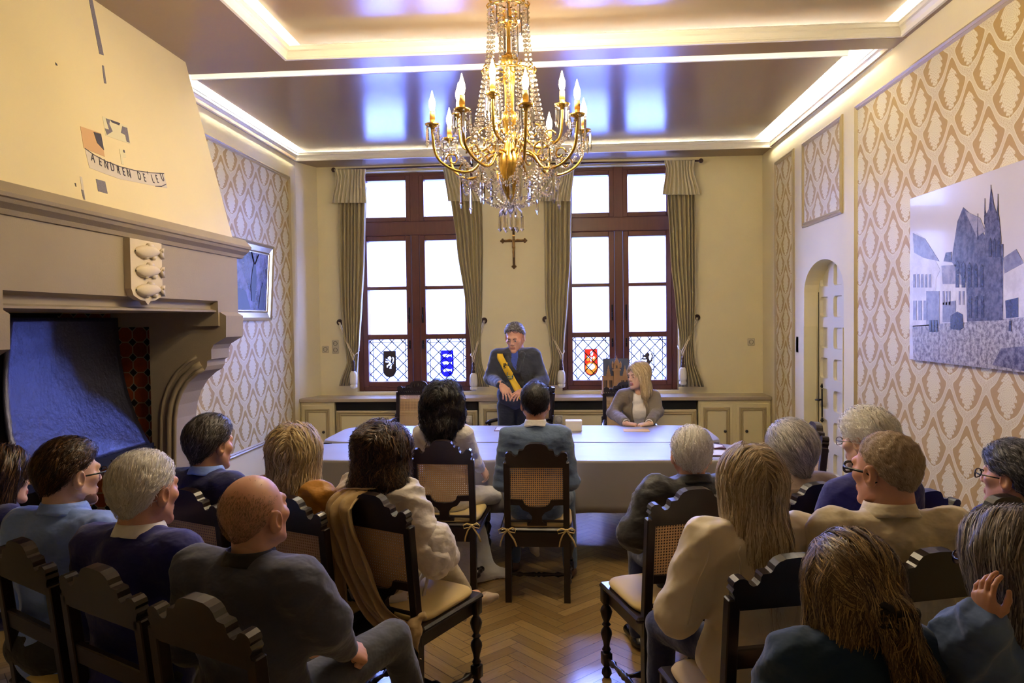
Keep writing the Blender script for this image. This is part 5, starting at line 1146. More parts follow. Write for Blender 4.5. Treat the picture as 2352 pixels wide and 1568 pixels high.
# ---- hair strands flowing over an implicit surface
def hair_mat(name, c0, c1, c2, rough=.42):
    if name in MATS: return MATS[name]
    m, N, L = node_mat(name); b = N['Principled BSDF']; a = N.new('ShaderNodeAttribute'); a.attribute_name = 'strand'; r = N.new('ShaderNodeValToRGB'); L.new(a.outputs['Fac'], r.inputs[0])
    r.color_ramp.elements[0].color = c0; r.color_ramp.elements[1].color = c2; e = r.color_ramp.elements.new(.5); e.color = c1; L.new(r.outputs[0], b.inputs['Base Color'])
    b.inputs['Roughness'].default_value = rough; b.inputs['Specular IOR Level'].default_value = .35; return m
def strands(f, V, sel, n, L_, flow, w=.0022, off=(0, .004), wave=(0, 0, 0), steps=14, seed=0, free=None, jit=.15, clump=9.):
    rng = np.random.RandomState(seed); idx = np.where(sel)[0]
    if not len(idx): return None
    P = V[rng.choice(idx, n)]+rng.randn(n, 3)*.0015; o = off[0]+(off[1]-off[0])*rng.rand(n); ds = L_*(.6+.65*rng.rand(n))/steps; pts = [P]; nr = []; T0 = None
    ph = np.sin(P[:, 0]*clump*8+2*np.sin(P[:, 2]*clump*5))*2+np.sin(P[:, 1]*clump*7)*2; jd = rng.randn(n, 3)*jit
    for k in range(steps+1):
        d, g = f.sample(P, True); T = flow(P)+jd; T /= np.linalg.norm(T, axis=1)[:, None]+1e-9
        fr = np.zeros(n) if free is None else np.clip((free-P[:, 2])/.03, 0, 1); tt = T-g*((T*g).sum(1)*(1-fr))[:, None]; tt /= np.linalg.norm(tt, axis=1)[:, None]+1e-6
        if T0 is not None: tt = tt*.6+T0*.4; tt /= np.linalg.norm(tt, axis=1)[:, None]+1e-6
        T0 = tt; nr.append(g)
        if k == steps: break
        P = P+tt*ds[:, None]; d = f.sample(P); P = P-g*((d-o)*(1-fr))[:, None]; pts.append(P)
    pts = np.array(pts); nr = np.array(nr); s = np.linspace(0, 1, len(pts))[:, None]
    tan = np.gradient(pts, axis=0); tan /= np.linalg.norm(tan, axis=2)[:, :, None]+1e-9; side = np.cross(tan, nr); side /= np.linalg.norm(side, axis=2)[:, :, None]+1e-9
    if wave[0]: A = wave[0]*np.clip(s*2.2, 0, 1)*np.sin(s*wave[1]+ph[None, :]+wave[2]*s*s); pts = pts+side*A[:, :, None]+nr*(.6*wave[0]*np.clip(s*2.2, 0, 1)*np.cos(s*wave[1]+ph[None, :]))[:, :, None]
    wd = w*(.6+.8*rng.rand(n))[None, :]*np.clip(np.minimum((s+.08)*6, (1.06-s)*2.2), .1, 1); A = pts-side*wd[:, :, None]/2; B = pts+side*wd[:, :, None]/2; m = len(pts)
    Vv = np.stack([A, B], 2).transpose(1, 0, 2, 3).reshape(-1, 3); base = (np.arange(n)*m*2)[:, None]+np.arange(m-1)[None, :]*2; base = base.ravel(); Fq = np.stack([base, base+1, base+3, base+2], 1)
    val = np.clip(.5+.22*rng.randn(n)+.18*np.sin(ph*1.7), 0, 1); return Vv, Fq, np.repeat(val, m*2)
def hair_obj(f, m, parent, M, strs, base=.25, name='hair'):
    V, F = f.net(); Vs, Fs, At, n = [V], [F], [np.full(len(V), base)], len(V)
    for q in strs:
        if q is None: continue
        Vs.append(q[0]); Fs.append(q[1]+n); At.append(q[2]); n += len(q[0])
    V = xf(np.concatenate(Vs), M); me = np_mesh(name, V, np.concatenate(Fs)); a = me.attributes.new('strand', 'FLOAT', 'POINT'); at_ = np.concatenate(At).astype(np.float32)
    if len(a.data) == len(at_): a.data.foreach_set('value', at_)
    return link(name, me, m, parent)
# ------------------------------------------------------------ people
def skin(n, c, r=.45): return mat('skin_'+n, c, r, sss=.12, noise=.08, nscale=30)
SK = {'fair': skin('fair', lin(224, 182, 156)), 'tan': skin('tan', lin(196, 146, 114)), 'ruddy': skin('ruddy', lin(212, 160, 134)), 'olive': skin('olive', lin(186, 132, 98))}
lipm = mat('lips', lin(184, 122, 104), .4); lipf = mat('lips_rosy', lin(192, 112, 102), .35)
eyew = mat('eye_white', lin(196, 184, 174), .2); iris = mat('iris_dark', lin(40, 34, 30), .1)
def fab(n, c, r=.8, sheen=.25, bs=350, b=.2, nz=.1, ns=60): return mat(n, c, r, sheen=sheen, bump=.45, bscale=11, bdist=.03, noise=nz, nscale=ns, stretch=(1, 1, 1.5))
def I4(): return np.eye(4)
def person(key, px, Y, ztop, deg, kind='m', skin_='fair', label='', phi=None, yaw=0, pitch=0, roll=0, lean=0, slim=1, stand=False, top=None, topname='jacket', t=.012, neck_r=None,
           arms=None, folds=.0035, trousers=None, shoes=None, scoop=None, hs=1.0, fh=.0095, legs=True, turn=0, hh=.0042, fseed=0, tail=.0, knees=None, collar=None, sleeves=True, shin=True, bot='trousers', front=None, ring=False):
    """px, Y: where the head stands; ztop: crown height. Everything in a frame with the hips at the origin, facing +y"""
    m = kind == 'm'; seat = .49 if not stand else .95; S = (ztop-seat-.125*hs)/.75; wf = (1 if m else .88)*slim
    ln = math.radians(lean); N = Vector((0, -.02+math.sin(ln)*.6*S, seat+.60*S*math.cos(ln))); HC = N+Vector((0, .025+.02*math.sin(ln), .15*S))
    a = math.radians(deg); W_ = at(px, 800, Y); hw = Vector((W_.x, Y, ztop-.125*hs)); R3 = Matrix.Rotation(a, 3, 'Z'); off = R3 @ Vector((HC.x, HC.y, 0)); rootp = Vector((hw.x-off.x, hw.y-off.y, 0))
    inv = R3.transposed()
    def loc(x, y, d): return inv @ (at(x, y, d)-rootp)           # photo point at depth d -> body frame
    def T(x, y, z):                                              # torso point, z as fraction 0..1 of hip-to-neck
        return (x*wf, y+(-.02+math.sin(ln)*.6*S)*z, seat+.60*S*z*math.cos(ln))
    Sh = [T(s*.170, -.01, .90) for s in (-1, 1)]
    if arms is None:
        arms = []
        for s in (-1, 1): arms.append(dict(e=(s*.235*wf, .05, seat+.22*S), w=(s*.09, .27, seat+.17), f=(-s*.5, .8, -.15), p=(0, -.1, -1), pose='relax'))
    A = []
    for s, q in zip((-1, 1), arms):
        q = dict(q); 
        for k_ in ('e', 'w'):
            if callable(q[k_]): q[k_] = q[k_](loc)
            q[k_] = Vector(q[k_])
        A.append(q)
    # --- skin body
    if phi is not None: yaw = math.degrees(math.atan((1176-px)/1670))+3.94+phi-deg
    hv, hf, hmi, hfield = head(kind, hh); Mh = Matrix.Translation(HC) @ Matrix.Rotation(math.radians(yaw), 4, 'Z') @ Matrix.Rotation(math.radians(pitch), 4, 'X') @ Matrix.Rotation(math.radians(roll), 4, 'Y') @ Matrix.Diagonal((hs, hs, hs, 1))
    parts = [(xf(hv, Mh), hf, hmi)]
    bf = Field((-.36, -.25, seat-.08), (.36, .5, N.z+.12), .011)
    bf.cap(T(0, -.01, .90), tuple(N+Vector((0, .0, .085))), .05, .05 if m else .043, .03)
    for s, sh in zip((-1, 1), Sh): bf.cap(tuple(N+Vector((0, -.01, -.01))), sh, .032, .038, .04)
    bf.ell(T(0, 0, .62), (.15*wf, .10, .22*S), .04); bf.ell(T(0, 0, .12), (.15*wf, .11, .13), .05)
    for s, sh, q in zip((-1, 1), Sh, A): bf.cap(sh, tuple(q['e']), .046*wf, .038*wf, .03); bf.cap(tuple(q['e']), tuple(q['w']), .037*wf, .025, .02)
    v, f_ = bf.net(); parts.append((v, f_))
    for s, q in zip((-1, 1), A):
        if q.get('pose'):
            V, F = hand_at(q['pose'], s, q['w'], q['f'], q['p'], sc=(1 if m else .92)*q.get('sc', 1)); parts.append((V, F))
    root = obj_np('person', parts, [SK[skin_], lipm if m else lipf]); tag(root, label, 'person'); root.location = rootp; root.rotation_euler = (0, 0, a)
    root['label'] = label
    P = dict(root=root, Mh=Mh, N=N, HC=HC, T=T, S=S, seat=seat, wf=wf, loc=loc, A=A, Sh=Sh, hf=hfield, m=m, hs=hs)
    # --- upper garment
    if top is not None:
        f = Field((-.40, -.28, seat-.16-tail), (.40, .50, N.z+.13), fh); 
        f.ell(T(0, .0, .60), (.158*wf+t, .118+t-.01, .27*S), .04); f.ell(T(0, 0, .12), (.165*wf+t, .135+t, .15), .07); f.cap(T(-.10, -.01, .89), T(.10, -.01, .89), .064+t*.5, None, .05, sq=(1, 1.05, 1))
        if not m: f.ell(T(-.07, .085, .62), (.065, .05, .06), .05); f.ell(T(.07, .085, .62), (.065, .05, .06), .05)
        f.cap(T(0, -.01, .88), tuple(N+Vector((0, -.005, -.018))), .08, .060, .05)
        if ring:
            rp = [(N.x+.066*math.cos(an), N.y-.002+.070*math.sin(an), N.z+.004-.045*(1+math.sin(an))/2) for an in [-PI/2+PI*.78*(j/8-1) for j in range(17)]]
            for a_, b_ in zip(rp[:-1], rp[1:]): f.cap(a_, b_, .013, None, .008, sq=(1, 1, 1))
        for s, sh, q in zip((-1, 1), Sh, A):
            f.cap(sh, tuple(q['e']), .056*wf+t, .047*wf+t, .045)
            if sleeves: f.cap(tuple(q['e']), tuple(q['e'].lerp(q['w'], q.get('sl', .93))), .046*wf+t, q.get('cuff', .034)+t*.6, .03)
        if front: front(f, P)
        f.noise(folds*.6, 34, fseed, (1, 1, .6)); f.ridge(folds*1.7, 24, fseed, (.8, .8, 1.2)); f.ridge(folds*.5, 50, fseed+7, (1, 1, 1))
        r = neck_r or .056
        f.cap(tuple(N+Vector((0, -.005, -.008))), tuple(N+Vector((0, .03, .2))), r, r+.02, .008, 'sub')
        if scoop: scoop(f, P)
        f.plane((0, 0, seat-.13-tail), (0, 0, -1))
        v, f_ = f.net(); P['top'] = obj_np(topname, [(v, f_)], top, root); P['field'] = f
    # --- legs
    if trousers is not None and legs:
        if stand:
            f = Field((-.26, -.2, .02), (.26, .24, seat+.1), .014)
            for s in (-1, 1): f.cap((s*.085, 0, seat-.05), (s*.10, .01, .50), .095, .07, .04); f.cap((s*.10, .01, .50), (s*.11, -.01, .08), .068, .052, .03)
            ank = [(s*.11, -.01, .08) for s in (-1, 1)]; fd = [(0, 1)]*2
        else:
            kn = knees or [(-.13, .42, .52), (.13, .42, .52)]; kn = [list(k_)+[None]*(5-len(k_)) for k_ in kn]
            f = Field((-.45, -.25, .02), (.95, 1.15, seat+.24), .014); f.ell((0, -.01, seat+.06), (.17*wf+.012, .14, .12), .06); ank = []; fd = []
            for s, k_ in zip((-1, 1), kn):
                K = Vector(k_[:3]) if not callable(k_[0]) else Vector(k_[0](loc)); k_ = [0, 0, 0]+[k_[1](loc) if callable(k_[1]) else k_[3], k_[4] if not callable(k_[0]) else k_[2]]; an = Vector(k_[3]) if k_[3] else Vector((K.x+s*.0, K.y+.02, .08)); f.cap((s*.085, .03, seat+.065), tuple(K), .085*(.92 if not m else 1), .062, .04)
                if shin: f.cap(tuple(K), tuple(an), .060, .048 if m else .05, .02)
                ank.append(tuple(an)); fd.append(k_[4] or (0, 1))
        f.noise(.004, 26, fseed+9); v, f_ = f.net(); P['legs'] = obj_np(bot, [(v, f_)], trousers, root)
        if shoes is not None:
            for (x, y, z), (dx, dy) in zip(ank, fd):
                g = Field((x-.2, y-.2, max(z-.13, -.0)), (x+.2, y+.25, z+.08), .007); l = math.hypot(dx, dy); dx, dy = dx/l, dy/l; zb = max(z-.045, .036)
                g.cap((x-dx*.04, y-dy*.04, zb), (x+dx*.16, y+dy*.16, zb-.008), .034, .036, .03, sq=(1, 1, .75)); g.cap((x, y, zb+.05), (x, y, zb), .035, .036, .03); v, f_ = g.net(); obj_np('shoe', [(v, f_)], shoes, root)
    if collar: make_collar(P, *collar)
    return P
def make_collar(P, m, r=.066, h=.04, flare=.012, gap=.5, name='collar', drop=.03, dz=0, tilt=.25):
    N = P['N']; mb = MB()
    def fn(u, v):
        an = -PI/2+(u-.5)*2*(PI-gap); rr = r+(flare*math.sin(v*PI*.5)); fr = (1+math.sin(an))/2     # fr 1 at the front
        return (rr*.92*math.cos(an), rr*1.05*math.sin(an)-.0, N.z+dz-.002+h*v-fr*drop+ (tilt*.0))
    mb.grid(lambda u, v: (lambda p: (p[0]+N.x, p[1]+N.y, p[2]))(fn(u, v)), 40, 4)
    if True:   # folded leaf
        mb.grid(lambda u, v: (lambda p, q: (p[0]+N.x+(q[0])*v, p[1]+N.y+q[1]*v, p[2]-.034*v*(1+.5*abs(math.cos(u*PI)))))(fn(u, 1), (lambda an: (.018*math.cos(an), .018*math.sin(an)))(-PI/2+(u-.5)*2*(PI-gap))), 40, 4)
    o = mb.build(name, m, P['root'], smooth=True); solid(o, .0035); return o
def eyes(P):
    for s in (-1, 1):
        V, F, n = [], [], 0; mb = MB(); mb.ball((0, 0, 0), .0125, 14, 10); mb.m = 1; mb.ball((0, .0085, -.0005), .0062, 10, 6)
        mb.v = [tuple(P['Mh'] @ (Vector(v)+Vector((s*.031, .0812, -.0015)))) for v in mb.v]; mb.build('eye', [eyew, iris], P['root'], smooth=True)
def brows(P, m, r=.0035):
    for s in (-1, 1):
        mb = MB(); mb.tube([P['Mh'] @ Vector(p) for p in ((s*.014, .100, .016), (s*.030, .098, .021), (s*.047, .086, .016))], [r, r, r*.5], 6); mb.build('eyebrow', m, P['root'], smooth=True)
def glasses(P, m, z=-.002, y=.113, r=.0022, dz=0, dy=0, lens=True):
    mb = MB(); Mh = P['Mh']
    for s in (-1, 1):
        mb.tube([Mh @ Vector((s*.033+.024*math.cos(q)*(abs(math.cos(q))**-.3 if abs(math.cos(q)) > .3 else 1.0), y+dy-.004*abs(math.cos(q)), z+dz+.017*math.sin(q))) for q in [2*PI*k/20 for k in range(20)]], r, 6, True)
        mb.tube([Mh @ Vector(p) for p in ((s*.058, y+dy-.006, z+dz+.006), (s*.078, y+dy-.03, z+dz+.006), (s*.084, .0+dy, z+dz+.006), (s*.080, -.018+dy, z+dz-.006), (s*.078, -.03+dy, z+dz-.022))], r*1.1, 6)
    mb.tube([Mh @ Vector(p) for p in ((-.010, y+dy, z+dz+.006), (0, y+dy+.002, z+dz+.009), (.010, y+dy, z+dz+.006))], r, 6)
    g = mb.build('glasses', m, P['root'], smooth=True)
    if lens:
        for s in (-1, 1): mb = MB(); mb.add([Mh @ Vector((s*.033+.023*math.cos(q), y+dy-.002, z+dz+.016*math.sin(q))) for q in [2*PI*k/16 for k in range(16)]], [tuple(range(16))]); l = mb.build('lens', glassm, g); solid(l, .001)
    return g
def hfield(h=.0045, lo=(-.15, -.17, -.17), hi=(.15, .14, .18)): return Field(lo, hi, h)
def short_hair(P, m, t=.010, hl=(0, .086, .070), n=1600, L_=.045, w=.0022, part=0, bald=0, sel=None, nape=-.075, up=.0, messy=.2, seed=1, fuzz=.007, volume=0, side_t=0, name='hair', nobase=False, keep=None):
    f = hfield(.0045); f.ell((0, -.016, .036), (.077+t, .098+t, .088+t), .01); 
    if volume: f.ell((0, .01, .075), (.07, .085, .052+volume), .03)
    f.cap((0, -.04, -.02), (0, -.046, nape+.02), .060 if t < .02 else .066, .046 if t < .02 else .056, .03)
    nn = Vector((0, .62, -.78)).normalized(); up_ = .014 if t < .016 else 0; f.plane((hl[0], hl[1], hl[2]+up_), tuple(nn), .012); f.plane((0, 0, nape+up_), (0, .35, -1), .01)
    f.ell((.085, .035, -.02), (.03, .052, .05), .008, 'sub'); f.ell((-.085, .035, -.02), (.03, .052, .05), .008, 'sub')
    for s in (-1, 1): f.ell((s*.088, -.010, -.010), (.024, .029, .045), .006, 'sub')
    if bald: f.ell((0, .03, .125), (.070+bald*.01, .105+bald*.02, .062+bald*.035), .012, 'sub')
    f.noise(.002, 160, seed)
    V, F = f.net(); d = P['hf'].sample(V); ok = (d > t*.45) if not nobase else np.ones(len(V), bool)
    if keep is not None: ok &= keep(V, np.random.RandomState(seed))
    def flow(p):
        q = np.zeros_like(p); q[:, 0] = p[:, 0]*4+part; q[:, 1] = -.9+up; q[:, 2] = -.55-.6*(p[:, 1] < -.05); return q
    s_ = strands(f, V, ok, n, L_, flow, w, (0, fuzz), steps=6, seed=seed, jit=messy)
    if nobase:
        me = np_mesh(name, xf(s_[0], P['Mh']), s_[1]); a = me.attributes.new('strand', 'FLOAT', 'POINT'); q = s_[2].astype(np.float32); a.data.foreach_set('value', q) if len(a.data) == len(q) else None; return link(name, me, m, P['root'])
    return hair_obj(f, m, P['root'], P['Mh'], [s_], name=name, base=.55)
def long_hair(P, m, L_=.26, n=3200, w=.003, wave=(0, 0, 0), width=.085, depth=.07, seed=1, back=.0, face=1.0, vol=.020, side=True, base=.2, messy=.1, flow=None, extra=None, h=.0055, part=0, free=None, fringe=True, bottom=None, fuzz=.012, cut=.12):
    zb = -L_; f = Field((-.19, -.20, zb-.08), (.19, .14, .18), h); f.ell((0, -.016, .038), (.077+vol, .098+vol, .088+vol*.8), .01)
    f.cap((0, -.045, .0), (0, -.055-back*.5, zb*.6), width*.98, width*.97, .05, sq=(1, depth/width, 1)); f.cap((0, -.055-back*.5, zb*.6), (0, -.055-back, zb+.07), width*.97, width*.72, .04, sq=(1, depth/width, 1))
    if side:
        for s in (-1, 1): f.cap((s*.066, .0, .03), (s*(width*.92), .0-back*.5, zb*.75), .034, .024, .035)
    f.ell((0, .105*face, -.035), (.060, .075, .105), .015, 'sub'); f.ell((0, .16, .02), (.12, .08, .075), .015, 'sub')
    f.cap((0, .02, -.10), (0, .02, -.4), .055, .07, .02, 'sub')
    if extra: extra(f)
    f.noise(.004, 60, seed, (1.5, 1.5, .25)); f.noise(.0018, 180, seed+3, (1.5, 1.5, .2)); 
    V, F = f.net(); sel = (V[:, 2] > zb*.45)
    def fl(p):
        q = np.zeros_like(p); q[:, 0] = np.sign(p[:, 0]-part)*np.clip((p[:, 2]-.02)*14, 0, 1.0)+.0; q[:, 1] = -.35*np.clip((p[:, 2]+.05)*6, 0, 1); q[:, 2] = -1; return q
    fl = flow or fl; A = strands(f, V, V[:, 2] > .03, n//2, L_*1.25, fl, w, (0, fuzz), wave, 16, seed, free=zb+.05 if free is None else free, jit=messy); B = strands(f, V, sel, n//2, L_*.75, fl, w, (.001, fuzz*1.2), wave, 12, seed+7, free=zb+.05 if free is None else free, jit=messy)
    return hair_obj(f, m, P['root'], P['Mh'], [A, B], base=base)
H_grey = hair_mat('hair_salt_pepper', lin(52, 48, 46), lin(112, 106, 102), lin(196, 190, 186)); H_white = hair_mat('hair_white', lin(204, 200, 194), lin(238, 236, 232), lin(254, 254, 252), .5)
H_black = hair_mat('hair_black', lin(6, 5, 6), lin(18, 14, 14), lin(58, 46, 44)); H_brown = hair_mat('hair_dark_brown', lin(22, 14, 10), lin(50, 34, 24), lin(124, 90, 58)); H_blond = hair_mat('hair_blonde', lin(136, 110, 74), lin(204, 180, 132), lin(240, 224, 186))
H_ash = hair_mat('hair_ash_blonde', lin(104, 86, 66), lin(192, 170, 134), lin(240, 228, 204)); H_honey = hair_mat('hair_honey', lin(44, 36, 30), lin(112, 92, 66), lin(218, 186, 130)); H_silver = hair_mat('hair_grey', lin(104, 102, 104), lin(178, 174, 170), lin(234, 230, 226)); H_dkgrey = hair_mat('hair_iron_grey', lin(24, 24, 28), lin(62, 62, 70), lin(150, 150, 160))
H_thin = hair_mat('hair_thin_brown', lin(128, 98, 78), lin(150, 120, 96), lin(176, 146, 120), .7); H_sand = hair_mat('hair_sandy_grey', lin(124, 104, 84), lin(176, 154, 128), lin(214, 198, 174), .6)
black_fr = mat('black_frames', lin(16, 14, 16), .25); metal_fr = mat('thin_metal_frames', lin(120, 108, 90), .25, metal=.9)
navy = fab('navy_wool', lin(12, 18, 84)); navyb = fab('blue_navy_cotton', lin(6, 12, 112)); charcoal = fab('charcoal_cloth', lin(44, 46, 58)); greysuit = fab('grey_suit', lin(66, 70, 94)); bluegrey = fab('blue_grey_suit', lin(94, 114, 146)); bshirt = fab('pale_blue_shirt', lin(132, 166, 248), .6, b=.1)
creamj = mat('cream_leather', lin(226, 214, 188), .42, bump=.15, bscale=90, bdist=.002, noise=.05, nscale=10); beige = fab('beige_shirt', lin(210, 198, 168), .7, b=.1); whitec = fab('white_blouse', lin(222, 216, 212), .6, b=.12, nz=.03); mustard = fab('mustard_satin', lin(186, 128, 34), .5, b=.05); taupe = fab('taupe_blazer', lin(112, 100, 84)); teal = fab('teal_jacket', lin(16, 54, 92)); denim = fab('denim', lin(96, 122, 176), .85, bs=500, nz=.25, ns=25); blackj = fab('black_jacket', lin(30, 30, 36), .6); pinkish = fab('beige_knit', lin(176, 156, 140)); ivory = fab('ivory_satin', lin(226, 222, 214), .35, b=.05, nz=.02); creamt = fab('cream_trousers', lin(206, 194, 164), .6); jeans = fab('blue_jeans', lin(30, 42, 92), .85); darkt = fab('dark_trousers', lin(24, 26, 34)); royal = fab('royal_blue_shirt', lin(34, 62, 160), .6); wshirt = fab('white_shirt', lin(232, 230, 226), .6, nz=.02)
blacksh = mat('black_leather_shoe', lin(18, 16, 16), .25); brownsh = mat('brown_suede_shoe', lin(92, 66, 44), .7); nude = mat('nude_leather', lin(206, 190, 164), .35)
def arm(e, w, f, p, pose, **k): return dict(e=e, w=w, f=f, p=p, pose=pose, **k)
def px(x, y, d): return lambda loc: loc(x, y, d)
# 1 standing man with sash
def vneck(f, P):
    pass
YM = 6.86
P = person('mayor', 1183, YM-.06, 1.675, 180, 'm', 'ruddy', 'standing man in charcoal jacket with yellow and black sash, hands held out', yaw=-14, pitch=-16, lean=4, stand=True, ring=True, top=charcoal, t=.016, tail=.12, folds=.003, hh=.004, hs=1.03,
    arms=[arm(px(1246, 872, YM-.02), px(1206, 895, YM-.36), (.75, .45, -.35), (.1, -.35, -1), 'spread'), arm(px(1128, 868, YM-.02), px(1152, 884, YM-.36), (-.5, .5, -.75), (0, -.4, -1), 'spread')], trousers=darkt, shoes=blacksh,
    scoop=lambda f, P: (f.cap(P['T'](0, .13, .98), P['T'](0, .15, .55), .055, .008, .006, 'sub', sq=(1, 1.2, 1)), f.cap(P['T'](0, .17, .50), P['T'](0, .17, -.4), .004, .03, .004, 'sub')),
    front=lambda f, P: [f.cap(P['T'](s*.075, .085, .93), P['T'](s*.035, .138, .56), .026, .016, .006, sq=(1, .5, 1)) for s in (-1, 1)])
M_ = P
f = Field((-.16, -.16, P['seat']), (.16, .2, P['N'].z+.1), .008); f.ell(P['T'](0, .005, .60), (.15, .118, .27*P['S']), .03); f.cap(P['T'](0, 0, .88), tuple(P['N']+Vector((0, 0, .02))), .075, .062, .04); f.cap(tuple(P['N']+Vector((0, .0, -.0))), tuple(P['N']+Vector((0, .04, .2))), .056, .09, .01, 'sub'); f.cap(P['T'](0, .10, 1.03), P['T'](0, .13, .86), .035, .008, .01, 'sub'); f.noise(.002, 60)
v, q = f.net(); obj_np('shirt', [(v, q)], royal, P['root']); make_collar(P, royal, .062, .04, .01, .55, 'shirt_collar', .03)
short_hair(P, H_grey, .008, (0, .078, .082), 1800, .05, .0028, part=.6, volume=.008, messy=.35, fuzz=.010); eyes(P); brows(P, H_grey.copy() if 0 else mat('brow_brown', lin(70, 56, 46), .7)); glasses(P, metal_fr, z=.085, y=.075, dz=.0, r=.002)
# sash over his right shoulder: two stripes lying on the jacket
def on_front(P, x, zf, lift=.004, back=False):
    F_ = P['field']; p = Vector(P['T'](0, 0, zf)); x = max(-.125, min(.165, x)); o = np.array([[x, .34 if not back else -.3, p.z]]); d = np.array([[0, -1 if not back else 1, 0]])
    for k in range(60): s_ = float(F_.sample(o)[0]); 
    o_ = o.copy(); 
    for k in range(80):
        s_ = float(F_.sample(o_)[0])
        if s_ < .0005: break
        o_ = o_+d*max(s_, .001)*.8
    v_, g = F_.sample(o_, True); return Vector(o_[0])+Vector(g[0])*lift
sy = mat('sash_yellow', lin(232, 190, 40), .5); sk_ = mat('sash_black', lin(16, 14, 18), .55); su = mat('sash_blue_badge', lin(38, 84, 122), .5)
def sash(P, m, x_top, x_bot, w, name, parent, z0=.97, z1=.02, lift=.006):
    mb = MB(); nv = 26
    rows = []
    for i in range(nv+1):
        u = i/nv; zf = z0+(z1-z0)*u; xc = x_top+(x_bot-x_top)*u; row = []
        for j in range(5): row.append(on_front(P, xc+w*(j/4-.5)*(1 if xc > -.06 else max(.3, 1-(-.06-xc)*6)), min(zf, .96), lift)+Vector((0, 0, 0)))
        rows.append(row)
    vs = [v for r in rows for v in r]; fs = [(i*5+j, i*5+j+1, (i+1)*5+j+1, (i+1)*5+j) for i in range(nv) for j in range(4)]; mb.add(vs, fs); o = mb.build(name, m, parent, smooth=True); solid(o, .003, 1); return o
s1 = sash(P, sy, .150, -.085, .072, 'sash', P['root'], .94); s2 = sash(P, sk_, .083, -.150, .066, 'black_stripe', s1, .945)
def badge(P, x, zf, w, h, m, name, par, n=8, rnd=True):
    c = on_front(P, x, zf, .011); g = (on_front(P, x, zf, .02)-c).normalized(); X_ = Vector((0, 0, 1)).cross(g).normalized(); Y_ = g.cross(X_); pts = [(-w, h), (w, h)]+[(w*math.cos(PI*k/n), -h*.35-h*.75*math.sin(PI*k/n)) for k in range(n+1)]
    mb = MB(); k = len(pts); mb.add([c+X_*a+Y_*b for a, b in pts]+[c+X_*a+Y_*b+g*.003 for a, b in pts], [tuple(range(2*k-1, k-1, -1))]+[(i, (i+1) % k, (i+1) % k+k, i+k) for i in range(k)]); o = mb.build(name, m, par); return o, c, X_, Y_, g
b1, c, X_, Y_, g = badge(P, .085, .70, .024, .034, sy, 'lion_badge', s1); mb = MB()
for pts in lion(0, 0, .022): mb.add([c+X_*(-a)+Y_*b+g*.0045 for a, b in pts], [tuple(range(len(pts)))])
o = mb.build('lion', sk_, b1); solid(o, .002)
b2, c, X_, Y_, g = badge(P, .042, .52, .030, .032, su, 'fish_badge', s1, rnd=False); mb = MB()
for k in range(3):
    for pts in fish(0, 0, .024): mb.add([c+X_*(-a)+Y_*(b*1.2+.02-.019*k)+g*.0045 for a, b in pts], [tuple(range(len(pts)))])
o = mb.build('fish', mat('badge_fish', lin(206, 190, 90), .5), b2); solid(o, .002)
# 2 blonde woman at the table
YW_ = 6.88
P = person('blonde', 1465, YW_, 1.30, 180, 'f', 'fair', 'smiling blonde woman in taupe blazer seated behind the table', yaw=-52, pitch=-2, roll=3, lean=6, ring=True, top=taupe, t=.014, hh=.004, hs=1.0, folds=.003, arms=[arm(px(1510, 945, YW_-.05), px(1490, 973, YW_-.37), (.95, .25, -.1), (0, -.1, -1), 'clasp', sl=.85, cuff=.04), arm(px(1408, 948, YW_-.05), px(1440, 973, YW_-.37), (-.95, .25, -.1), (0, -.1, -1), 'clasp', sl=.85, cuff=.04)], trousers=darkt,
    scoop=lambda f, P: f.cap(P['T'](0, .13, 1.0), P['T'](0, .17, .25), .075, .05, .006, 'sub', sq=(1, 1.2, 1)), front=lambda f, P: [f.cap(P['T'](s*.08, .085, .90), P['T'](s*.07, .14, .5), .024, .016, .006, sq=(1, .5, 1)) for s in (-1, 1)])
B_ = P
f = Field((-.17, -.16, P['seat']), (.17, .2, P['N'].z+.1), .008); f.ell(P['T'](0, .0, .60), (.14, .113, .26*P['S']), .03); f.ell(P['T'](-.06, .08, .62), (.065, .05, .06), .05); f.ell(P['T'](.06, .08, .62), (.065, .05, .06), .05); f.cap(P['T'](0, 0, .86), tuple(P['N']+Vector((0, 0, -.02))), .09, .07, .04); f.cap(tuple(P['N']+Vector((0, .0, -.02))), tuple(P['N']+Vector((0, .04, .2))), .066, .09, .01, 'sub'); f.cap(P['T'](0, .10, 1.03), P['T'](0, .135, .74), .05, .006, .01, 'sub'); f.noise(.0025, 50)
v, q = f.net(); obj_np('white_top', [(v, q)], ivory, P['root'])
for s, q in zip((-1, 1), P['A']):
    D = (q['w']-q['e']).normalized(); MB().tube([q['w']-D*.06, q['w']-D*.015], [.042, .036], 14).build('cuff', wshirt, P['root'], smooth=True)
long_hair(P, H_blond, .25, 2600, .0032, seed=3, width=.086, depth=.055, back=-.005, vol=.016, part=.03); eyes(P); brows(P, MATS['brow_brown'], .0025)
mb = MB(); mb.tube([P['Mh'] @ Vector(p) for p in ((-.016, .0985, -.067), (0, .1025, -.070), (.016, .0985, -.067))], [.002, .0036, .002], 6); mb.build('teeth', eyew, P['root'], smooth=True)
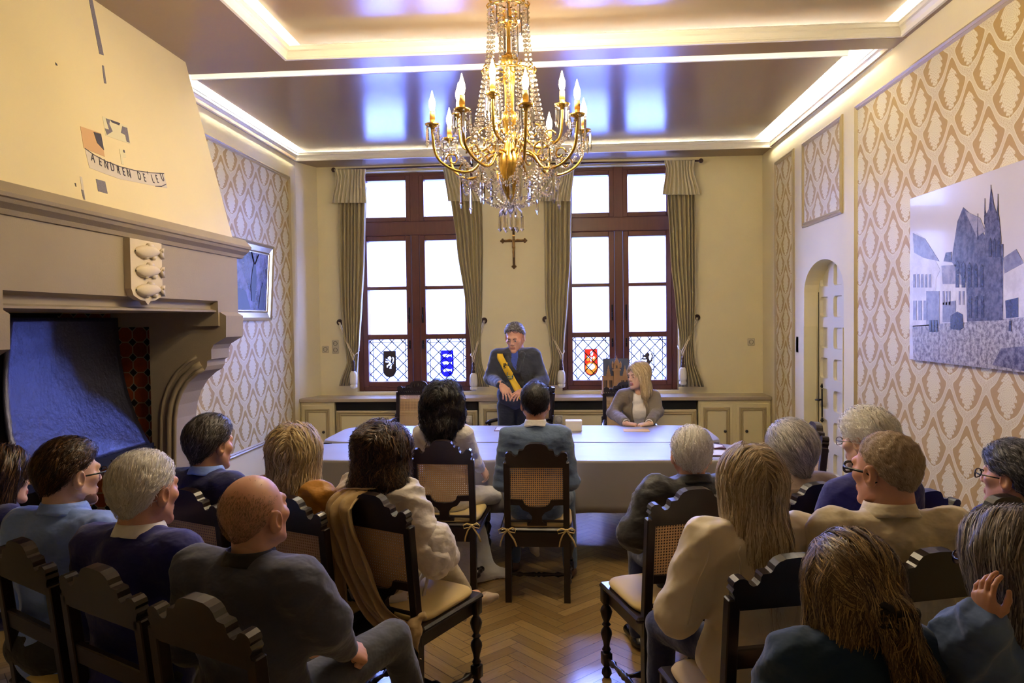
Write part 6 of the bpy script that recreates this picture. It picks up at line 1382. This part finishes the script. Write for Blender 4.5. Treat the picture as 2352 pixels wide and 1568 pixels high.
# 3 bride
Yb_ = 4.68
P = person('bride', 1018, Yb_, 1.305, -6, 'f', 'fair', 'woman with curly black hair and open-backed white dress seen from behind', yaw=0, lean=-2, top=ivory, topname='dress_top', t=.006, folds=.0025, hs=.98, tail=.02, knees=[(-.10, .42, .52), (.28, .36, .50, (.48, .46, .16), (.6, .5))], trousers=ivory, bot='skirt', shin=False,
    arms=[arm((-.24, .06, .74), (-.1, .27, .64), (.5, .8, 0), (0, 0, -1), 'relax'), arm(px(1090, 1060, 4.72), px(1104, 1074, 4.86), (.35, .5, -.7), (-.8, .3, -.3), 'relax')],
    scoop=lambda f, P: (f.cap(P['T'](-.02, -.09, 1.06), P['T'](0, -.12, .76), .145, .07, .01, 'sub', sq=(1, 1, 1)), f.ell(P['T'](0, .10, 1.0), (.10, .1, .12), .02, 'sub')))
def curls(f):
    for s in (-1, 1): f.ell((s*.085, -.045, -.06), (.05, .06, .11), .03)
    f.noise(.008, 75, 4)
long_hair(P, H_black, .27, 3800, .0035, (.010, 26, 6), seed=4, width=.10, depth=.085, vol=.030, extra=curls, messy=.3, fuzz=.022, base=.15)
root = P['root']
f = Field((-.45, -.2, .0), (.55, .95, .6), .016); f.cap((-.05, .38, .50), (-.02, .42, .05), .11, .17, .06, sq=(1, .8, 1)); f.cap((.05, .2, .5), (.10, .1, .03), .12, .20, .08, sq=(1, .7, 1)); f.cap((.24, .12, .05), (.34, .14, .02), .05, .06, .06, sq=(1, 1, .5)); f.noise(.006, 22, 2, (1, 1, .3)); v, q = f.net(); obj_np('skirt_train', [(v, q)], ivory, root)
def leg(P, K, A_, dirf, sm, heel=True, name='leg_shoe'):
    f = Field(np.minimum(K, A_)-.09, np.maximum(K, A_)+.09, .008); K = Vector(K); A_ = Vector(A_); md = K.lerp(A_, .3); f.cap(tuple(K), tuple(md), .052, .05, .02); f.cap(tuple(md), tuple(A_), .05, .027, .02); d = Vector(dirf).normalized(); f.cap(tuple(A_), tuple(A_+d*.06), .026, .024, .02); v, q = f.net(); obj_np('lower_leg', [(v, q)], SK['fair'], P['root'])
    g = Field(np.array(A_)-.2, np.array(A_)+.22, .006); side_ = d.cross(Vector((0, 0, 1))).normalized(); dn = side_.cross(d)*-1; dn = dn if dn.z < 0 else -dn
    g.cap(tuple(A_+dn*.03-d*.025), tuple(A_+d*.10+dn*.032), .028, .030, .03); g.cap(tuple(A_+d*.10+dn*.032), tuple(A_+d*.155+dn*.036), .030, .018, .02); g.cap(tuple(A_+d*.01-dn*.03), tuple(A_+d*.08-dn*.006), .03, .024, .01, 'sub')
    if heel: g.cap(tuple(A_-d*.028+dn*.05), tuple(A_-d*.02+dn*.105), .020, .014, .01)
    v, q = g.net(); o = obj_np('shoe', [(v, q)], sm, P['root'])
leg(P, (.28, .36, .50), (.50, .40, .20), (.3, .5, -.75), nude)
q = P['A'][1]; D = (q['w']-q['e']).normalized(); mb = MB(); mb.tube([q['w']-D*.05, q['w']-D*.042], .031, 16); mb.build('bracelet', gold, root, smooth=True)
# 4 groom
P = person('groom', 1228, 4.53, 1.312, 2, 'm', 'tan', 'man with cropped black hair in blue-grey suit seen from behind at the table', lean=1, ring=True, top=bluegrey, t=.014, slim=.96, folds=.003, fseed=3, trousers=fab('blue_grey_trousers', lin(70, 92, 120)), shoes=brownsh, arms=[arm((-.21, .02, .70), (-.13, .26, .63), (.3, .9, -.1), (0, 0, -1), 'relax'), arm((.21, .02, .70), (.13, .26, .63), (-.3, .9, -.1), (0, 0, -1), 'relax')], knees=[(-.16, .40, .52), (.20, .40, .52, (.22, .30, .08))])
make_collar(P, wshirt, .062, .048, .004, .4, 'shirt_collar', .01, .008)
short_hair(P, H_black, .013, (0, .085, .072), 2200, .03, .0024, volume=.008, messy=.35, fuzz=.006, nape=-.07)
# 5 woman in white blouse with wavy dark hair
Y5 = 3.27
P = person('blouse', 880, Y5, 1.235, -24, 'f', 'fair', 'woman with wavy dark brown hair in loose white blouse and cream trousers', phi=-26, roll=8, lean=6, top=whitec, topname='blouse', t=.026, folds=.008, slim=1.05, fseed=7, trousers=creamt, knees=[(-.10, .42, .50), (px(1000, 1262, 3.42), px(1064, 1360, 3.56), (.5, .6))],
    arms=[arm((-.28, .03, .70), (-.10, .26, .60), (.4, .8, 0), (0, 0, -1), 'relax', cuff=.05), arm((.28, .03, .68), (.16, .30, .60), (-.4, .9, -.2), (0, 0, -1), 'relax', cuff=.06)])
def wavy(f):
    f.ell((.03, -.05, -.13), (.11, .075, .10), .05); f.ell((-.02, -.04, .05), (.10, .105, .085), .04); f.noise(.009, 50, 2)
long_hair(P, H_brown, .24, 3400, .0034, (.012, 16, 5), seed=5, width=.10, depth=.08, vol=.026, extra=wavy, messy=.25, fuzz=.02, base=.2)
LK = P['loc']; ak = LK(1068, 1372, 3.56); leg(P, ak+Vector((-.03, -.04, .06)), ak, (LK(1120, 1358, 3.60)-ak), nude)
f = Field((.14, -.05, .50), (.42, .42, .86), .008); f.ell((.27, .06, .70), (.085, .10, .13), .04); f.ell((.22, .20, .62), (.07, .09, .06), .05); f.noise(.003, 30, 3, (1, 1, .4)); f.ridge(.0045, 48, 4, (1.4, 1.4, .35)); v, q = f.net(); obj_np('puffed_sleeve', [(v, q)], whitec, P['root'])
mb = MB(); mb.tube([(.20, .10, .60), (.22, .06, .55), (.21, .03, .46)], .008, 6, flat=.4); mb.tube([(.19, .10, .60), (.17, .05, .53), (.18, .03, .44)], .008, 6, flat=.4); mb.build('tie_string', whitec, P['root'], smooth=True)
# 6 woman in mustard blouse
P = person('mustard', 672, 3.28, 1.235, -18, 'f', 'fair', 'woman with blonde shoulder-length hair in mustard satin blouse', phi=-18, roll=2, lean=8, top=mustard, topname='blouse', t=.016, slim=1.18, folds=.005, fseed=9, trousers=darkt, fh=.011)
long_hair(P, H_blond, .25, 3000, .0036, (.006, 10, 2), seed=8, width=.088, depth=.08, vol=.024, messy=.2, fuzz=.018, base=.25)
# 7 man in navy jacket, dark hair
P = person('navyman', 478, 3.33, 1.27, -18, 'm', 'tan', 'dark-haired greying man in navy jacket beside the fireplace', phi=-52, lean=4, ring=True, top=navy, t=.02, folds=.003, trousers=darkt, fh=.011, hs=1.03)
make_collar(P, bshirt, .064, .045, .006, .4, 'shirt_collar', .015, .006)
short_hair(P, hair_mat('hair_greying_dark', lin(26, 22, 22), lin(56, 50, 48), lin(128, 122, 120)), .014, (0, .086, .066), 3000, .06, .0024, volume=.010, messy=.25, fuzz=.01, nape=-.08)
# 8 white-haired man
P = person('whiteman', 326, 2.36, 1.285, -14, 'm', 'ruddy', 'white-haired man in dark navy jacket in front of the fireplace', phi=-48, lean=5, ring=True, top=navyb, t=.022, folds=.003, slim=1.05, trousers=darkt, hs=1.06, hh=.0036)
make_collar(P, wshirt, .066, .042, .006, .4, 'shirt_collar', .015, .006)
short_hair(P, H_white, .010, (0, .084, .070), 4200, .055, .0017, part=.3, messy=.35, fuzz=.010, nape=-.075, seed=5)
# 9 man with glasses in pale blue shirt
P = person('blueman', 150, 2.60, 1.285, -10, 'm', 'fair', 'bespectacled man with brown hair in pale blue shirt at the left', phi=-62, lean=6, top=bshirt, topname='shirt', t=.014, folds=.004, slim=1.06, trousers=darkt, hs=1.03, hh=.0036, fseed=2)
make_collar(P, bshirt, .064, .046, .010, .4, 'shirt_collar', .015, .006); glasses(P, black_fr, r=.003); eyes(P)
short_hair(P, H_brown, .012, (0, .083, .072), 4200, .04, .0016, messy=.2, fuzz=.008, nape=-.07, volume=.006)
f = hfield(.004); f.ell((0, .028, -.040), (.061, .066, .083), .02); f.cap((-.05, 0, -.05), (-.012, .076, -.104), .023, .0155, .02); f.cap((.05, 0, -.05), (.012, .076, -.104), .023, .0155, .02); f.plane((0, 0, -.055), (0, .3, 1)); f.plane((0, -.005, 0), (0, -1, .3)); f.ell((0, .10, -.067), (.027, .03, .015), .008, 'sub'); f.cap((0, -.03, -.05), (0, -.045, -.17), .057, .062, .02, 'sub'); v, q = f.net(); obj_np('beard', [(xf(v, P['Mh']), q)], mat('beard_stubble', lin(122, 84, 60), .8, noise=.3, nscale=300), P['root'])
# 10 bald man
P = person('bald', 578, 2.14, 1.262, -16, 'm', 'ruddy', 'bald man in grey suit jacket with his fist on his knee', phi=-42, pitch=12, lean=2, ring=True, top=greysuit, t=.022, folds=.0035, slim=1.1, trousers=fab('grey_trousers', lin(70, 74, 86)), shoes=blacksh, hs=1.04, hh=.0034, fseed=11,
    arms=[arm((-.28, .04, .70), (-.10, .27, .60), (.4, .8, 0), (0, 0, -1), 'relax'), arm(px(745, 1430, 2.10), px(792, 1490, 2.24), (.25, .75, -.45), (-.6, .0, -.8), 'fist')], knees=[(-.12, .42, .50), (.22, .46, .60, (.27, .62, .12))])
make_collar(P, fab('black_shirt', lin(20, 20, 28)), .066, .04, .004, .35, 'shirt_collar', .012, .004)
kb = lambda V, r: (r.rand(len(V)) < np.clip((.075-V[:, 2]-.35*np.clip(V[:, 1]+.02, -.05, .1)+.25*np.clip(-V[:, 1]-.03, 0, 1))*22+.25, .02, 1))
short_hair(P, H_thin, .001, (0, .076, .075), 5000, .008, .0009, messy=.3, fuzz=.001, nape=-.085, seed=6, nobase=True, keep=kb)
# 11 woman at the far left edge
P = person('leftwoman', -2, 3.0, 1.185, -30, 'f', 'fair', 'dark-haired woman cut by the left edge of the picture', phi=-78, pitch=-6, lean=3, top=navy, topname='sleeveless_top', t=.004, sleeves=False, folds=.002, trousers=darkt, fh=.012, hs=1.0)
long_hair(P, H_brown, .18, 2400, .0026, (.003, 8, 0), seed=9, width=.085, depth=.075, vol=.020, base=.2)
# 12 old man in black jacket
P = person('oldman', 1586, 3.42, 1.205, 12, 'm', 'ruddy', 'elderly white-haired man in black jacket near the right end of the table', phi=9, lean=4, ring=True, top=blackj, t=.026, folds=.006, slim=1.1, trousers=jeans, shoes=blacksh, hs=1.02, fseed=4, arms=[arm((-.29, -.02, .74), (-.12, .26, .62), (.4, .8, 0), (0, 0, -1), 'relax'), arm((.29, .02, .72), (.12, .26, .62), (-.4, .8, 0), (0, 0, -1), 'relax')])
make_collar(P, blackj, .070, .055, .008, .5, 'jacket_collar', .03, -.002)
short_hair(P, H_white, .008, (0, .080, .074), 3000, .05, .0022, messy=.4, fuzz=.014, nape=-.075, seed=12)
# 13 woman in cream leather jacket
P = person('creamwoman', 1722, 2.55, 1.265, 10, 'f', 'fair', 'woman with long streaked blonde hair in cream leather jacket', yaw=-2, roll=-3, lean=2, ring=True, top=creamj, topname='leather_jacket', t=.026, folds=.004, slim=1.16, fseed=6, trousers=jeans, hs=1.0, arms=[arm((-.275, -.02, .72), (-.18, .24, .60), (.2, .9, 0), (0, 0, -1), 'relax'), arm((.275, .0, .72), (.12, .26, .60), (-.4, .8, 0), (0, 0, -1), 'relax')], fh=.0085, knees=[(-.20, .40, .50), (.13, .42, .50)])
mb = MB()
def seam(pts, par, r=.0022):
    F_ = par['field']; out = []
    for x, y, z in pts:
        o = np.array([[x, y, z]], float)
        for k in range(20): s_, g = F_.sample(o, True); o = o-g*s_[:, None]*.8
        out.append(Vector(o[0]))
    return out
for s in (-1, 1):
    MB().tube(seam([P['T'](s*(.09+.05*k/8), -.16, .93-.45*k/8) for k in range(9)], P), .003, 5).build('seam', creamj, P['top'], smooth=True); MB().tube(seam([(s*(.19+.08*k/8), -.12, 1.0-.28*k/8) for k in range(9)], P), .003, 5).build('seam', creamj, P['top'], smooth=True)
MB().tube(seam([P['T'](-.15+.3*k/12, -.17, .02) for k in range(13)], P), .004, 5).build('hem_seam', creamj, P['top'], smooth=True)
bk = seam([P['T'](-.155, -.13, -.0)], P)[0]; MB().box(-.022, .022, -.008, .006, -.016, .016, Matrix.Translation(bk) @ Matrix.Rotation(-.9, 4, 'Z'), .003).build('buckle', mat('steel_buckle', lin(150, 146, 140), .3, metal=1), P['top'])
long_hair(P, H_ash, .36, 6000, .0022, (.004, 6, 1), seed=11, width=.088, depth=.055, vol=.020, back=.06, messy=.09, fuzz=.012, base=.3, part=.01)
# 14 elderly grey-haired lady
P = person('lady', 1815, 3.47, 1.21, 14, 'f', 'ruddy', 'elderly lady with set grey hair in beige knit seen from behind', phi=38, lean=5, top=pinkish, topname='cardigan', t=.018, folds=.003, slim=1.1, trousers=darkt, fh=.012, hs=1.02)
short_hair(P, H_silver, .026, (0, .092, .055), 3600, .075, .0022, part=.4, messy=.15, fuzz=.012, nape=-.085, volume=.012, seed=14); glasses(P, metal_fr, r=.0016)
# 15 white-haired woman behind
P = person('whitewoman', 1992, 3.02, 1.325, 14, 'f', 'fair', 'white-haired woman in navy top mostly hidden behind the man in beige', phi=58, pitch=-4, lean=2, top=navyb, topname='top', t=.02, folds=.003, slim=1.0, trousers=darkt, fh=.012, hs=.94)
short_hair(P, H_white, .018, (0, .090, .058), 3200, .06, .0024, messy=.45, fuzz=.016, volume=.014, seed=15); glasses(P, metal_fr, r=.0016)
# 16 man in beige shirt with glasses
P = person('beigeman', 2034, 2.52, 1.325, 4, 'm', 'ruddy', 'man with cropped sandy hair and black glasses in beige shirt', phi=52, lean=4, top=beige, topname='shirt', t=.020, folds=.005, slim=1.16, trousers=jeans, hs=1.06, hh=.0034, fseed=8, fh=.0085)
make_collar(P, beige, .070, .052, .010, .4, 'shirt_collar', .02, .004); glasses(P, black_fr, r=.0045)
short_hair(P, H_sand, .006, (0, .078, .072), 5200, .016, .0012, messy=.35, fuzz=.003, nape=-.08, seed=16)
# 17 woman with ponytail
Y17 = 1.83
P = person('pony', 1952, Y17, 1.172, 6, 'f', 'fair', 'woman with honey-streaked ponytail and black hair tie at the lower right', phi=26, pitch=4, lean=2, ring=True, top=teal, topname='jacket', t=.02, folds=.004, trousers=darkt, hs=1.0, slim=1.05)
def pony(f):
    f.cap((.01, -.10, .03), (.03, -.15, .0), .03, .028, .02); f.cap((.03, -.15, .0), (.12, -.165, -.28), .036, .03, .03)
def pflow(p):
    q = np.zeros_like(p); t_ = np.array([.035, -.125, -.05]); d = t_-p; up = p[:, 2] > -.04; q[:] = d*9; q[:, 2] -= .35; lo_ = p[:, 2] < -.06; q[lo_] = (.35, -.1, -1); return q
long_hair(P, H_honey, .31, 6500, .0018, (.006, 9, 3), seed=17, width=.082, depth=.06, vol=.016, extra=pony, flow=None, messy=.16, fuzz=.012, base=.25, h=.005)
f2 = Field((-.16, -.24, -.36), (.2, .14, .18), .0055); f2.ell((0, -.016, .038), (.099, .120, .107), .01); f2.cap((.0, -.09, .04), (.03, -.150, .0), .04, .026, .03); f2.cap((.03, -.150, .0), (.14, -.175, -.30), .030, .044, .03); f2.noise(.003, 90, 3, (1.5, 1.5, .3)); V, F = f2.net()
A = strands(f2, V, (V[:, 2] > .02) & (V[:, 1] < .06), 2600, .16, lambda p: np.where((p[:, 1] < -.135)[:, None], np.array([.35, -.1, -1.]), (np.array([.025, -.155, .01])-p)*8), .0018, (.002, .010), (.003, 7, 1), 12, 4, jit=.2)
Bs = strands(f2, V, (V[:, 2] < -.005) & (V[:, 1] < -.12), 2600, .26, lambda p: np.tile(np.array([.38, -.05, -1.]), (len(p), 1)), .0018, (.001, .014), (.008, 10, 3), 14, 5, free=-.24, jit=.18)
V2 = (V[:, 2] < .02) & (V[:, 1] < -.11); keep = V2[F].all(1); Vh = xf(V, P['Mh'])
parts = [q for q in (A, Bs) if q is not None]; Vs, Fs, At, n = [V], [F[keep]], [np.full(len(V), .3)], len(V)
for q in parts: Vs.append(q[0]); Fs.append(q[1]+n); At.append(q[2]); n += len(q[0])
me = np_mesh('ponytail', xf(np.concatenate(Vs), P['Mh']), np.concatenate(Fs)); a_ = me.attributes.new('strand', 'FLOAT', 'POINT'); at_ = np.concatenate(At).astype(np.float32); a_.data.foreach_set('value', at_) if len(a_.data) == len(at_) else None; link('ponytail', me, H_honey, P['root'])
tie = MB(); cT = Vector((.032, -.158, .002)); 
for k in range(4): tie.tube([P['Mh'] @ (cT+Vector((.036*math.cos(q)+.005*math.sin(3*q+k), .030*math.sin(q), .012*k-.018+.005*math.sin(5*q+k)-.6*.036*math.cos(q)*.4))) for q in [2*PI*j/24 for j in range(24)]], .009, 7, True)
tie.build('hair_tie', mat('black_scrunchie', lin(14, 14, 22), .7), P['root'], smooth=True)
# 18 woman in denim jacket at the right edge
Y18 = 1.86
P = person('denimwoman', 2322, Y18, 1.225, 14, 'f', 'ruddy', 'grey-blonde woman in denim jacket at the right edge, hand raised to her face', phi=52, pitch=-4, lean=6, ring=True, top=denim, topname='denim_jacket', t=.026, folds=.007, slim=1.1, trousers=jeans, hs=1.0, fseed=13,
    arms=[arm(px(2196, 1548, 1.86), px(2264, 1428, 1.71), (-.02, .1, 1), (1, .15, 0), 'relax', cuff=.042, sc=.8), arm((.28, .02, .70), (.12, .26, .60), (-.4, .8, 0), (0, 0, -1), 'relax')])
long_hair(P, hair_mat('hair_grey_blonde', lin(56, 50, 50), lin(120, 112, 108), lin(196, 186, 176)), .24, 4600, .0020, (.003, 6, 1), seed=18, width=.088, depth=.075, vol=.022, messy=.1, base=.3); glasses(P, black_fr, r=.0025)
# 19 short dark grey hair by the wall
P = person('shortwoman', 2330, 3.10, 1.18, 18, 'f', 'ruddy', 'woman with short dark grey hair and glasses by the right wall', phi=66, pitch=2, lean=2, top=navyb, topname='top', t=.018, folds=.003, slim=1.05, trousers=darkt, fh=.011, hs=1.08)
short_hair(P, H_dkgrey, .016, (0, .088, .066), 3400, .05, .0022, messy=.25, fuzz=.010, volume=.008, nape=-.07, seed=19); glasses(P, black_fr, r=.0028)
# scarf over the chair
sc_m = fab('beige_linen_scarf', lin(178, 150, 98), .75, b=.25, bs=220)
c = CH['scarf']; Mc = Matrix.Translation(c.location) @ Matrix.Rotation(c.rotation_euler.z, 4, 'Z')
mb = MB()
def scf(path, wid):
    def fn(u, v):
        k = v*(len(path)-1); i = min(int(k), len(path)-2); f_ = k-i; p0, p1, p2, p3 = [Vector(path[max(0, min(len(path)-1, i+q))]) for q in (-1, 0, 1, 2)]
        p = .5*((2*p1)+(-p0+p2)*f_+(2*p0-5*p1+4*p2-p3)*f_*f_+(-p0+3*p1-3*p2+p3)*f_**3); wv = wid[i]+(wid[i+1]-wid[i])*f_; T_ = (p2-p1).normalized(); sd = Vector((0, -1, 0)).cross(T_).normalized()
        a = (u-.5)*wv; return Mc @ (p+sd*a+Vector((0, -1, 0))*(.014*math.sin(u*19+v*3)+.008*math.sin(u*31-v*5)+.005*math.sin(v*25+u*8)))
    mb.grid(fn, 40, 50)
scf([(-.12, .06, .80), (-.125, .0, .93), (-.13, -.19, .985), (-.13, -.32, .93), (-.10, -.31, .78), (-.02, -.30, .62), (.09, -.30, .50), (.19, -.27, .46)], [.12, .13, .14, .15, .16, .15, .11, .05])
scf([(-.15, .02, .90), (-.17, -.19, .975), (-.19, -.30, .88), (-.185, -.29, .70), (-.175, -.29, .50)], [.05, .07, .09, .12, .13])
sc = mb.build('scarf', sc_m, smooth=True); solid(sc, .003); tag(sc, 'beige scarf draped and knotted on the chair of the white blouse woman', 'scarf')
f = Field((-.12, -.12, -.2), (.14, .12, .12), .007); f.ell((0, 0, 0), (.042, .03, .035), .02); f.cap((.01, 0, .02), (.02, .03, .05), .024, .02, .02); f.cap((.01, -.01, -.02), (.05, -.02, -.10), .016, .006, .02); f.noise(.008, 60, 3); v, q = f.net(); kn_ = obj_np('knot', [(xf(v, Mc @ Matrix.Translation((.20, -.25, .45))), q)], sc_m, sc)
